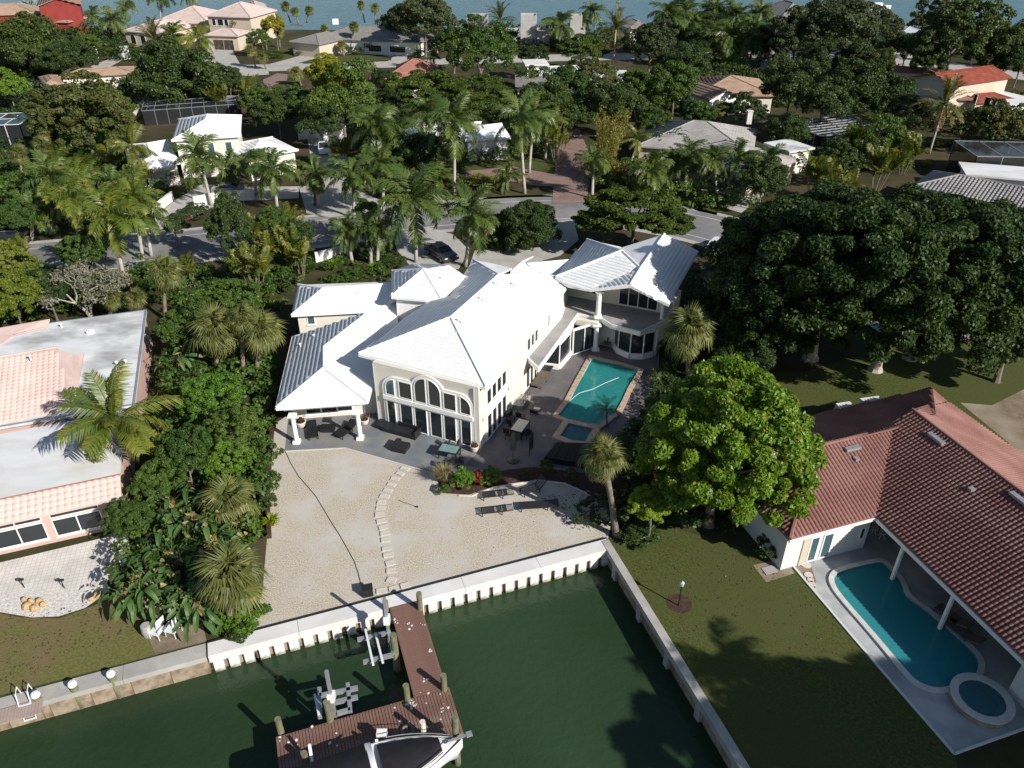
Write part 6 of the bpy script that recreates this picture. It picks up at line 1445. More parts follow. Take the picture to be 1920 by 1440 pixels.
# ------------------------------------------------------------------ houses beyond the street
def house_at(name, label, px, py): return empty(name, (*P(px, py)[:2], 0), label, 'house')
def blk(root, pa, pb, depth, ze, rmat, wmat='cream_wall', pitch=.32, prof='rib', z0=0, **k):
    R = rect_from(pa, pb, depth, ze); block(root, R, z0, ze, pitch, rmat, wmat, prof=prof, **k); return R
def win(root, R, specs, z0, z1, over=.5, glass='glass', **k):
    """specs: list of (x px left, x px right, y px) on the near wall of R"""
    i_ = inset([tuple(p) for p in R], over); pts = sorted(i_, key=lambda p: np.hypot(*p))[:2]; pts = sorted(pts, key=lambda p: p[0]); A, B = pts
    for x0, x1, y in specs:
        u0 = wallpt(x0, y, A, B)[0]; u1 = wallpt(x1, y, A, B)[0]; window(root, A, B, u0, u1, z0, z1, glass=glass, **k)
h = house_at('white_house', 'white two-storey house with standing-rib roof beyond the street on the left', 390, 290)
R = blk(h, (321, 264), (451, 255), 12.5, 5.7, 'white_roof', w=.55, l=.6); win(h, R, [(389, 402, 275), (422, 435, 272)], 2.9, 4.9, glass='glass_blue', arch=0)
R = blk(h, (246, 318), (338, 306), 13.5, 3.2, 'white_roof', w=.55, l=.6, pitch=.2); win(h, R, [(262, 276, 326)], .5, 2.3)
R = blk(h, (462, 300), (560, 281), 9, 3.3, 'white_roof', w=.55, l=.6, pitch=.28); win(h, R, [(470, 500, 312)], .3, 2.4, n=2)
R = blk(h, (280, 318), (332, 308), 4, 3.6, 'white_roof', w=.55, l=.6, gable=(False, False), z0=3.0)
for x, y in [(288, 338), (300, 336)]: c = P(x, y); mb = MB(); mb.cyl((c[0], c[1], 0), (c[0], c[1], 3.3), .3, n=12); mb.obj('column', M['white_paint'], h)
h = house_at('white_house', 'white corrugated-roof house half hidden behind the tall royal palms', 870, 250)
blk(h, (872, 263), (958, 259), 9, 3.4, 'white_roof', 'conc_white', w=.6, l=.8, pitch=.18, prof='wave'); blk(h, (745, 250), (882, 256), 9, 3.3, 'white_roof', 'conc_white', w=.6, l=.8, pitch=.18)
h = house_at('grey_roof_house', 'long ranch house with grey tile hip roof and white chimney', 1350, 260)
R = blk(h, (1192, 274), (1412, 292), 15, 3.3, 'grey_tile', 'beige_wall', pitch=.33, prof='flat', w=.5, l=.42, st=.05); win(h, R, [(1225, 1250, 290), (1300, 1340, 300)], .5, 2.2)
R = blk(h, (1405, 330), (1500, 300), 14, 3.3, 'grey_tile', 'beige_wall', pitch=.33, prof='flat', w=.5, l=.42, st=.05); blk(h, (1480, 288), (1528, 280), 5.5, 3.4, 'flat_roof', flat=True)
c = P(1403, 232, 3.2); mb = MB(); mb.box((c[0], c[1], 4.2), (.8, .7, 2.0)); mb.box((c[0], c[1], 5.25), (.95, .85, .1)); mb.obj('chimney', M['conc_white'], h)
h = house_at('grey_roof_house', 'white-walled house with ribbed grey tile roof at the right edge', 1830, 370)
R = rect_from((1708, 349), (1965, 403), 8.5, 3.2)
fs, caps, _ = hip_faces(R, 3.2, .32); roof(h, fs, M['grey_tile'], .46, .5, 'barrel', .16, .05, caps=caps, capr=.14)
walls(h, inset(R, 1.2), 0, 3.05, M['conc_white']); win(h, R, [(1790, 1810, 385), (1845, 1862, 392)], 1.0, 2.3, over=1.2)
c = P(1900, 418); mb = MB(); mb.cyl((c[0], c[1], 0), (c[0], c[1], 3.1), .13); mb.obj('post', M['white_paint'], h)
blk(h, (1810, 330), (1990, 345), 6, 3.0, 'flat_roof2', 'conc_white', flat=True)
h = house_at('red_roof_house', 'grey two-storey house with orange-red tile roofs at the upper right', 1840, 170)
R = blk(h, (1789, 161), (1899, 145), 9, 6.3, 'orange_tile', 'beige_wall', pitch=.3, gable=(True, True), w=.6, l=.6); win(h, R, [(1833, 1840, 160), (1856, 1868, 158), (1872, 1880, 156)], 4.0, 5.6)
R = blk(h, (1830, 194), (1905, 187), 5.5, 3.3, 'orange_tile', 'beige_wall', w=.6, l=.6); win(h, R, [(1842, 1849, 200), (1852, 1859, 200), (1862, 1869, 198), (1872, 1879, 197)], .6, 2.7)
blk(h, (1795, 187), (1832, 187), 5, 3.6, 'red_tile', 'beige_wall', w=.6, l=.6); blk(h, (1895, 200), (1960, 192), 9, 3.2, 'conc_white', 'conc_white', flat=True)
h = house_at('brown_roof_house', 'ranch house with tan tile roof and white gable beyond the right trees', 1370, 160)
blk(h, (1306, 178), (1455, 180), 15, 3.2, 'brown_tile', pitch=.28, w=.6, l=.6, prof='flat', st=.06); R = blk(h, (1330, 188), (1390, 181), 9, 3.3, 'brown_tile', 'white_paint', gable=(True, True), w=.5, l=.7, pitch=.4)
h = house_at('flat_roof_house', 'low modern house with stained grey flat roofs and a white roof box', 1050, 140)
blk(h, (966, 163), (1042, 163), 14, 3.4, 'grey_shingle', 'conc_white', flat=True); blk(h, (1033, 150), (1105, 148), 12, 3.8, 'flat_roof', 'conc_white', flat=True, parapet=.2); blk(h, (1100, 162), (1202, 160), 14, 3.4, 'flat_roof', 'conc_white', flat=True)
blk(h, (985, 124), (1030, 123), 6, 5.6, 'conc_white', 'white_paint', flat=True, z0=3.6)
h = house_at('salmon_roof_house', 'house with salmon-pink tile hip roof behind the yellow-topped tree', 760, 145)
blk(h, (684, 164), (800, 162), 13, 3.3, 'salmon_tile', pitch=.2, w=.6, l=.6); blk(h, (735, 137), (818, 137), 8, 3.6, 'salmon_tile', pitch=.5, w=.6, l=.6)
h = house_at('grey_shingle_house', 'long low house with grey shingle roof by the bay', 650, 70)
R = blk(h, (542, 78), (598, 84), 14, 3.3, 'grey_shingle', 'beige_wall', tile=False, pitch=.3); R = blk(h, (590, 72), (790, 80), 15, 3.3, 'grey_shingle', 'conc_white', tile=False, pitch=.3); win(h, R, [(690, 715, 84), (730, 760, 85)], .6, 2.2)
c = P(630, 50, 3); mb = MB(); mb.box((c[0], c[1], 4.3), (1.5, 1.2, 1.4)); mb.obj('chimney', M['white_paint'], h)
h = house_at('pink_mansion', 'large pale pink mansion with hip roofs and an arched window by the bay', 370, 60)
R = blk(h, (228, 58), (300, 63), 16, 3.8, 'beige_pink', 'beige_wall', w=.8, l=.8); win(h, R, [(243, 253, 66), (262, 272, 68)], .6, 3.0, arch=2, over=.5)
blk(h, (285, 42), (392, 44), 18, 4.6, 'beige_pink', 'beige_wall', w=.8, l=.8, pitch=.38); R = blk(h, (384, 30), (470, 33), 15, 6.8, 'beige_pink', 'beige_wall', w=.8, l=.8, pitch=.4); win(h, R, [(397, 404, 38), (407, 418, 38), (420, 427, 38)], 4.4, 6.1)
R = blk(h, (382, 66), (446, 68), 8, 3.6, 'beige_pink', 'beige_wall', w=.8, l=.8, pitch=.3)
i_ = inset([tuple(p) for p in R], .5); pts_ = sorted(sorted(i_, key=lambda p: np.hypot(*p))[:2], key=lambda p: p[0]); u0 = wallpt(400, 80, *pts_)[0]; u1 = wallpt(438, 80, *pts_)[0]; window(h, pts_[0], pts_[1], u0, u1, .05, 2.6, n=2, glass='grey_fascia' if 0 else 'interior', frame='beige_wall', sill=False)
blk(h, (458, 22), (505, 20), 16, 6.2, 'beige_pink', 'beige_wall', w=.8, l=.8, pitch=.4)
h = house_at('red_house', 'red-walled two-storey house with brown roof at the top left corner', 100, 30)
blk(h, (-60, 30), (70, 26), 14, 4.8, 'brown_tile', 'red_wall', w=.8, l=.8); blk(h, (68, 12), (152, 8), 16, 8.5, 'brown_tile', 'red_wall', w=.8, l=.8, gable=(True, True)); blk(h, (128, 42), (164, 33), 9, 4.3, 'brown_tile', 'red_wall', w=.8, l=.8)
h = house_at('beige_roof_house', 'low house with beige-brown roof between the dark left trees', 170, 140)
blk(h, (82, 160), (120, 156), 9, 3.2, 'brown_tile', w=.7, l=.7, pitch=.3, prof='flat'); blk(h, (108, 146), (256, 138), 8, 3.2, 'brown_tile', w=.7, l=.7, pitch=.2, prof='flat')
h = house_at('unfinished_building', 'unfinished grey concrete building with towers at the bay shore', 990, 70)
for i, (x0, x1, yb, yt, d, door) in enumerate([(876, 915, 74, 33, 5, 1), (976, 1006, 92, 33, 5, 0), (1005, 1030, 92, 62, 6, 0), (1028, 1046, 88, 45, 4, 0), (1044, 1096, 92, 60, 6, 1), (1068, 1090, 80, 33, 4, 0), (915, 976, 80, 62, 6, 0)]):
    hh = hgt(((x0 + x1) / 2, yb), yt); a = P(x0, yb)[:2]; b = P(x1, yb)[:2]; mb = MB(); mb.prism([a, b, b + np.array([0, d]), a + np.array([0, d])], 0, hh); mb.obj('block_tower', M['grey_block'], h)
    mb = MB(); mb.ring(ccw([a, b, b + np.array([0, d]), a + np.array([0, d])]), inset([a, b, b + np.array([0, d]), a + np.array([0, d])], .3), hh + .003, hh + .5); mb.obj('parapet', M['grey_block'], h)
    if door: Lw = np.linalg.norm(b - a); window(h, a, b, Lw * .45, Lw * .75, .3, 2.8, frame='grey_block', sill=False, deep=.02); 
h = house_at('grey_roof_house', 'big grey gabled roof at the top edge of the right trees', 1500, 25); blk(h, (1462, 36), (1545, 34), 18, 6.0, 'grey_shingle', tile=False, pitch=.5, gable=(False, False)); blk(h, (1580, 20), (1650, 18), 12, 4.5, 'conc_white', flat=True)
h = house_at('grey_roof_house', 'small grey roof by the bay behind the date palm', 1205, 50); blk(h, (1180, 54), (1232, 52), 12, 4.0, 'grey_shingle', tile=False); 
h = house_at('blue_roof_house', 'small house with blue-grey roof and red porch by the far right water', 1715, 60); blk(h, (1690, 62), (1740, 62), 9, 3.6, 'grey_fascia', 'red_wall', tile=False)
h = house_at('red_roof_house', 'dark red roof with a small white dormer near the top right water', 1880, 60); blk(h, (1850, 76), (1905, 76), 14, 4.0, 'orange_tile', tile=False); blk(h, (1862, 66), (1880, 64), 4, 5.4, 'orange_tile', 'white_paint', tile=False, gable=(True, True), z0=4.0)
h = house_at('salmon_roof_house', 'low salmon roof edge and pale wall among the upper right trees', 1620, 130); blk(h, (1590, 128), (1760, 140), 6, 3.0, 'salmon_tile', tile=False, pitch=.2)
# screen cages
M['mesh'] = clearwater('insect_screen', (.55, .57, .60), haze=(.05, .055, .06), hz=.45)
def cage(label, pa, pb, depth, hgt_, nx, ny, m='alu_white', slope=0.0, bar=.12):
    R = rect_from(pa, pb, depth, 0.0); a, b, c, d = R; root = empty('screen_enclosure', (*((a + c) / 2), 0), label, 'screen enclosure'); inv = parent_inv(root)
    def q(i, j, z): return np.array([*(a + (b - a) * i + (d - a) * j), z])
    mb = MB()
    def bb(p0, p1): m_ = MB(); m_.beam(p0, p1, bar, bar); m_.obj('frame_bar', M[m], root)
    for i in range(nx + 1):
        t = i / nx; bb(q(t, 0, hgt_), q(t, 1, hgt_ + slope)); bb(q(t, 0, 0), q(t, 0, hgt_))
    for j in range(ny + 1): t = j / ny; z = hgt_ + slope * t; bb(q(0, t, z), q(1, t, z)); bb(q(0, t, 0), q(0, t, z)); bb(q(1, t, 0), q(1, t, z))
    V = [q(0, 0, hgt_), q(1, 0, hgt_), q(1, 1, hgt_ + slope), q(0, 1, hgt_ + slope), q(0, 0, 0), q(1, 0, 0), q(1, 1, 0), q(0, 1, 0)]
    o = link('screen_mesh', np_mesh('screen_mesh', V, [[0, 1, 2, 3], [4, 5, 1, 0], [5, 6, 2, 1], [4, 0, 3, 7]], M['mesh']), root); o.matrix_parent_inverse = inv
cage('white-framed pool cage behind the white two-storey house', (272, 236), (455, 222), 7, 2.6, 8, 2, m='metal', bar=.08)
cage('white-framed pool cage at the left edge', (-60, 285), (52, 280), 8, 4.0, 4, 2, bar=.10)
cage('dark pool cage right of the long grey-roofed house', (1530, 296), (1650, 280), 9, 3.4, 4, 7, m='metal', bar=.16)
cage('dark pool cage behind the ribbed grey roof at the right edge', (1815, 345), (2010, 350), 8, 4.0, 4, 1, m='metal', bar=.09)
# ------------------------------------------------------------------ walls and gates
def lowwall(pts, h_, label, m='conc_white', th=.25):
    mb = MB(); q = [P(x, y) for x, y in pts]; root = None
    for a, b in zip(q[:-1], q[1:]): mb.beam(a + [0, 0, h_ / 2], b + [0, 0, h_ / 2], th, h_)
    c = q[0]; tag(mb.obj('garden_wall', M[m]), label, 'wall')
lowwall([(592, 492), (640, 480), (655, 480)], 1.2, 'low white wall beside the mulch bed in front of the turret'); lowwall([(700, 462), (740, 450)], 1.1, 'short white wall segment at the left driveway entrance')
lowwall([(365, 388), (420, 377), (478, 374)], 1.4, 'cream garden wall along the far side of the street'); lowwall([(290, 404), (325, 376)], 1.3, 'white gate wall at the left concrete driveway'); lowwall([(240, 240), (275, 205)], 2.0, 'cream garden wall behind the olive tree', 'cream_wall')
lowwall([(1375, 128), (1450, 132)], 2.0, 'white garden wall behind the group of tall palms'); lowwall([(560, 262), (650, 255)], 2.2, 'white boundary wall behind the parked white car', 'flat_roof'); lowwall([(420, 205), (445, 205)], 2.5, 'short pinkish wall among palms behind the pool cage', 'beige_wall')
lowwall([(506, 1010), (502, 930), (508, 850), (512, 800)], .5, 'dark timber fence edge between hedge and gravel', 'mulch')
for x, y, k in [(179, 112, 'left'), (238, 111, 'right')]: c = P(x, y); mb = MB(); mb.box((c[0], c[1], 1.4), (1.4, 1.2, 2.8)); mb.box((c[0], c[1], 2.9), (1.7, 1.5, .2)); tag(mb.obj('gate_pillar', M['conc_white']), f'pale gate pillar beside the far driveway, {k} one', 'pillar')
# ------------------------------------------------------------------ vehicles
def car(px, py, rz, paint, label, kind='suv', L=4.7, W=1.9, zt=1.7, name='parked_car'):
    c = P(px, py); r = empty(name, (*c[:2], 0), label, 'car', None, rz); pr = [(-.5, .35), (-.5, .85), (-.44, 1.0), (.18 if kind == 'suv' else .2, 1.0), (.42, .88), (.5, .7), (.5, .35)]
    cab = [(-.47, 1.0), (-.40, zt * .97), (-.30, zt), (.02, zt), (.10, zt * .96), (.24, 1.0)] if kind == 'suv' else [(-.36, .98), (-.22, zt * .97), (-.15, zt), (.03, zt), (.08, zt * .97), (.24, .98)]
    def ext(prof, w0, w1, nm, m, zmid=None):
        n = len(prof); V = []
        zs = [z for _, z in prof]; z0, z1 = min(zs), max(zs)
        for s in (-1, 1):
            for x, z in prof: w = w0 + (w1 - w0) * (z - z0) / max(z1 - z0, .01); V.append((x * L, s * w / 2, z))
        mb = MB(); mb.add(V, [list(range(n)), list(range(n, 2 * n))[::-1]] + [[i, (i + 1) % n, n + (i + 1) % n, n + i] for i in range(n)]); return lobj(mb, nm, M[m], r)
    ext(pr, W, W * .96, 'body', paint); ext(cab, W * .92, W * .74, 'cabin_glass', 'glass')
    rf = [(x, z) for x, z in cab if z > zt * .93]; mb = MB(); x0 = min(x for x, _ in rf) * L; x1 = max(x for x, _ in rf) * L; mb.box(((x0 + x1) / 2, 0, zt + .01), (x1 - x0, W * .72, .06)); lobj(mb, 'roof_panel', M[paint], r)
    for s in (-1, 1): mb = MB(); mb.beam((x0, s * W * .37, zt), (-.46 * L, s * W * .44, 1.0), .08, .08); lobj(mb, 'pillar', M[paint], r); mb = MB(); mb.beam((x1, s * W * .37, zt), (.235 * L, s * W * .44, 1.0), .07, .07); lobj(mb, 'pillar', M[paint], r)
    for x in (-.31, .31):
        for s in (-1, 1):
            mb = MB(); mb.cyl((x * L, s * (W / 2 - .22), .34), (x * L, s * (W / 2 + .01), .34), .34, n=16); w_ = lobj(mb, 'wheel', M['rubber'], r); mb = MB(); mb.cyl((x * L, s * (W / 2), .34), (x * L, s * (W / 2 + .02), .34), .2, n=12); lobj(mb, 'rim', M['rim'], w_)
    for s in (-1, 1):
        mb = MB(); mb.box((.485 * L, s * W * .38, .72), (.12, .36, .16)); lobj(mb, 'headlight', M['alu_white'], r); mb = MB(); mb.box((-.497 * L, s * W * .4, .85), (.06, .25, .25)); lobj(mb, 'tail_light', M['red_wall'], r)
    return r
car(608, 285, AZ(-75), 'car_white', 'white station wagon with dark sunroof parked on the shaded driveway of the far white house')
car(828, 482, AZ(-55), 'car_dark', 'dark car parked between palms behind the turret roof', 'sedan', zt=1.4); car(432, 362, AZ(10), 'car_silver', 'silver car behind the cream garden wall across the street', 'sedan', zt=1.4)
car(1345, 470, AZ(60), 'car_white', 'white car parked at the edge of the huge dark tree', 'sedan', zt=1.45)
# dump truck
c = P(40, 470); r = empty('dump_truck', (*c[:2], 0), 'black dump truck with dual rear wheels on the street at the left edge', 'truck', None, AZ(4))
mb = MB(); mb.box((-2.2, 0, 1.9), (6.4, 2.5, .12))
for s in (-1, 1): mb.box((-2.2, s * 1.2, 2.4), (6.4, .1, 1.0))
mb.box((.95, 0, 2.4), (.1, 2.5, 1.0)); mb.box((-5.35, 0, 2.4), (.1, 2.5, 1.0)); lobj(mb, 'dump_bed', M['car_dark'], r)
mb = MB(); mb.box((-2.2, 0, 1.3), (7, 1.0, .5)); lobj(mb, 'chassis', M['black_metal'], r); mb = MB(); mb.box((-7.0, 0, 1.9), (2.0, 2.3, 2.2)); lobj(mb, 'cab', M['car_dark'], r)
for s in (-1, 1): mb = MB(); mb.beam((-5.4, s * 1.27, 2.93), (1.0, s * 1.27, 2.93), .06, .05); lobj(mb, 'bed_rail', M['metal'], r)
for x in (-.4, .85 - 2.4, -6.6):
    for s in (-1, 1): mb = MB(); mb.cyl((x, s * .7, .52), (x, s * 1.2, .52), .52, n=18); w_ = lobj(mb, 'wheel', M['rubber'], r); mb = MB(); mb.cyl((x, s * 1.15, .52), (x, s * 1.22, .52), .28, n=12); lobj(mb, 'rim', M['rim'], w_)
# far bits at the shore
for x, y, lb in [(1647, 10, 'white boat moored by the bay shore above the right trees'), (1783, 14, 'sailboat with white mast far out at the top right')]:
    c = P(x, y + 6, WZ); r = empty('boat', (c[0], c[1], WZ), lb, 'boat'); mb = MB(); hl = [(-3.5, -1.1), (2, -1.2), (4.5, 0), (2, 1.2), (-3.5, 1.1)]; mb.prism(hl, -.3, 1.1); lobj(mb, 'hull', M['hull'], r); mb = MB(); mb.prism([(-2, -.7), (1, -.7), (1, .7), (-2, .7)], 1.103, 2.0); lobj(mb, 'cabin', M['hull'], r)
    if x > 1700: mb = MB(); mb.cyl((0, 0, 1), (.6, 0, 10), .09); lobj(mb, 'mast', M['alu_white'], r)
# ---- big near broadleaf trees
CR[('big', 0)] = None; del CR[('big', 0)]
def big_tree(lf, px, py, zc, rx_px, rz, label, n_clump, per, leaf, seed, bark='bark', clump=.22, low=-.6, name='broadleaf_tree', limbs=7, droop=.5, lump=.3, ry=None, shell=(.62, 1.0), aspect=1.7, align=.6, flatten=None, base=None):
    c = P(px, py, zc); R = rx_px / pxm(px, py, zc); root = empty(name, (c[0], c[1], 0), label, 'tree'); ry = ry or R
    V, F_ = crown_np(seed, (R, ry, rz), n_clump, per, leaf, clump=clump, low=low, droop=droop, lump=lump, shell=shell, aspect=aspect, align=align, flatten=flatten)
    link('crown', np_mesh('crown', V, F_, M[lf]), root, (0, 0, zc)); rng = np.random.default_rng(seed)
    trunk_mb((0, 0, 0), (0, 0, max(1.5, zc - rz * .45)), .05 * R + .1, limbs, rng, R * .6).obj('trunk', M[bark]).parent = root
    return root
big_tree('lf_mango', 1352, 850, 6.0, 146, 5.7, 'large bright yellow-green mango tree between the pool and the right lawn', 340, 330, .15, 5, droop=1.1, clump=.11, lump=.22, low=-.8, aspect=2.0, ry=5.2)
tree('round2', 'lf_mango', 1222, 948, 3.2, 46, 'small yellow-green tree at the lower left foot of the mango tree', sz=.9)
for _k, (x_, y_, r_) in enumerate([(1225, 75, 36), (1270, 62, 40), (1345, 45, 36), (1400, 75, 40), (1445, 60, 34), (1520, 118, 40), (1600, 108, 34), (1700, 92, 40), (1735, 118, 34), (1915, 118, 40), (1000, 105, 26), (1310, 85, 34), (430, 150, 28), (720, 150, 26)]):
    tree('lumpy', 'lf_dark', x_, y_, 5, r_, f"dark garden tree {['left of the far right palms', 'behind the leftmost far right palms', 'at the bay behind the far right palms', 'among the far right palms', 'right of the far right palms', 'below the very large dark oak', 'beside the silver fan palm foot', 'at the end of the far right driveway', 'above the salmon roof edge', 'in the top right corner', 'before the unfinished building', 'between the far right palm trunks', 'beside the pink mansion driveway', 'beside the salmon hip roof'][_k]}")
big_tree('lf_banyan', 1560, 500, 9.0, 225, 6.2, 'huge dark banyan tree right of the guest wing, its left half', 340, 520, .18, 8, 'bark_pale', clump=.125, limbs=9, lump=.35, low=-.5)
big_tree('lf_banyan', 1760, 500, 9.0, 190, 6.0, 'huge dark banyan tree in front of the ribbed grey roof, its right half', 260, 520, .18, 9, 'bark_pale', clump=.13, limbs=9, lump=.35, low=-.5)
big_tree('lf_banyan', 1680, 560, 7.0, 190, 5.0, 'lower dark crown of the banyan above the shaded lawn', 200, 520, .18, 10, 'bark_pale', clump=.14, limbs=8, lump=.4)
big_tree('lf_dark', 1905, 620, 5.0, 85, 4.2, 'dark tree over the lawn at the right edge', 110, 350, .22, 12); tree('lumpy', 'lf_banyan', 1445, 600, 5, 90, 'dark lower tree at the left foot of the banyan'); tree('round', 'lf_dark', 1345, 585, 3.6, 52, 'rounded green tree right of the cabbage palm by the guest wing')
tree('lumpy', 'lf_banyan', 1425, 455, 7, 78, 'left outer crown of the huge banyan over the street edge'); tree('lumpy', 'lf_banyan', 1400, 660, 4, 60, 'dark tree in deep shade between banyan and mango tree'); tree('round', 'lf_dark', 1250, 780, 3, 50, 'dark shrubby tree in the shade behind the pool'); tree('round', 'lf_dark', 1180, 860, 1.6, 45, 'dark bush in shade left of the mango trunk')
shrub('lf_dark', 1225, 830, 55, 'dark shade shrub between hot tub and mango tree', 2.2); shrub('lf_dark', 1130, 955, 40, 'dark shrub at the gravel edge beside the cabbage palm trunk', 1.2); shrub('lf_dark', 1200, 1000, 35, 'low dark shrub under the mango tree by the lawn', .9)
shrub('lf_dark', 1445, 1025, 26, 'flowering shrub at the corner of the red-roofed house', 1.4)
# ---- off-frame trees to the lower right whose shade lies on the right lawn
for i, (px_, py_, h_, R_) in enumerate([(1590, 1400, 13, 3.4), (1740, 1440, 13, 4.0), (1850, 1400, 14, 4.0), (1470, 1500, 13, 3.8), (1930, 1450, 14, 4.2)]):
    x, y = P(px_, py_)[:2] + np.array([.772, -.636]) * h_ / math.tan(SUN_EL)
    root = empty('broadleaf_tree', (x, y, 0), 'tall shade tree standing beyond the lower right lawn', 'tree', 'shade trees beyond the right lawn'); s_ = R_ / 5
    o = link('crown', inst_mat(crown_mesh(('round', i % 3), 'lf_dark', 11 + i % 3 * 17 + 5, **KINDS['round']), 'lf_dark'), root, (0, 0, h_), None, (s_, s_, s_ * .9)); setm(o, 'lf_dark'); trunk_mb((0, 0, 0), (0, 0, h_ - 2), .3, 5, np.random.default_rng(i), 2).obj('trunk', M['bark']).parent = root
g_ = P(1420, 1280)[:2] + np.array([.772, -.636]) * 15 / math.tan(SUN_EL)
root = empty('royal_palm', (g_[0], g_[1], 0), 'tall palm beyond the lower right lawn throwing a long narrow shadow', 'palm tree'); mb = MB(); mb.cyl((0, 0, 0), (0, 0, 15), .22, .16); mb.obj('trunk', M['palm_trunk']).parent = root; crown_palm(root, 'royal', (0, 0, 15), 1.1, np.random.default_rng(8), False)
# leaf litter
rng = np.random.default_rng(77)
def litter(poly, n, m, nm, label, s=.07):
    q = px_poly(poly); xs = [p[0] for p in q]; ys = [p[1] for p in q]; X = rng.uniform(min(xs), max(xs), n * 3); Y = rng.uniform(min(ys), max(ys), n * 3); ok = in_poly(X, Y, q); X, Y = X[ok][:n], Y[ok][:n]
    C = np.stack([X, Y, np.full(len(X), .035)], 1); Nn_ = rng.normal(0, .25, C.shape); Nn_[:, 2] = 1; V, F_ = leaf_quads(C, Nn_, s * rng.uniform(.5, 1.4, len(C)), rng, 1.6); tag(link(nm, np_mesh(nm, V, F_, M[m])), label, 'leaves', None, 'stuff')
litter([(510, 850), (650, 845), (830, 925), (1060, 910), (1140, 1005), (480, 1165)], 260, 'lf_dead', 'fallen_leaves', 'brown fallen leaves and debris on the gravel yard', .05)
litter([(1150, 1010), (1460, 1050), (1600, 1200), (1700, 1320), (1400, 1400)], 420, 'dry_plant', 'fallen_leaves', 'dry leaves scattered on the right lawn', .075)
litter([(0, 1160), (200, 1120), (280, 1180), (0, 1290)], 260, 'dry_plant', 'fallen_leaves', 'dry leaves scattered on the left lawn', .08)
litter([(1000, 920), (1130, 930), (1140, 1000), (1060, 990)], 260, 'dry_plant', 'fallen_leaves', 'leaf litter near the cabbage palm foot', .08)
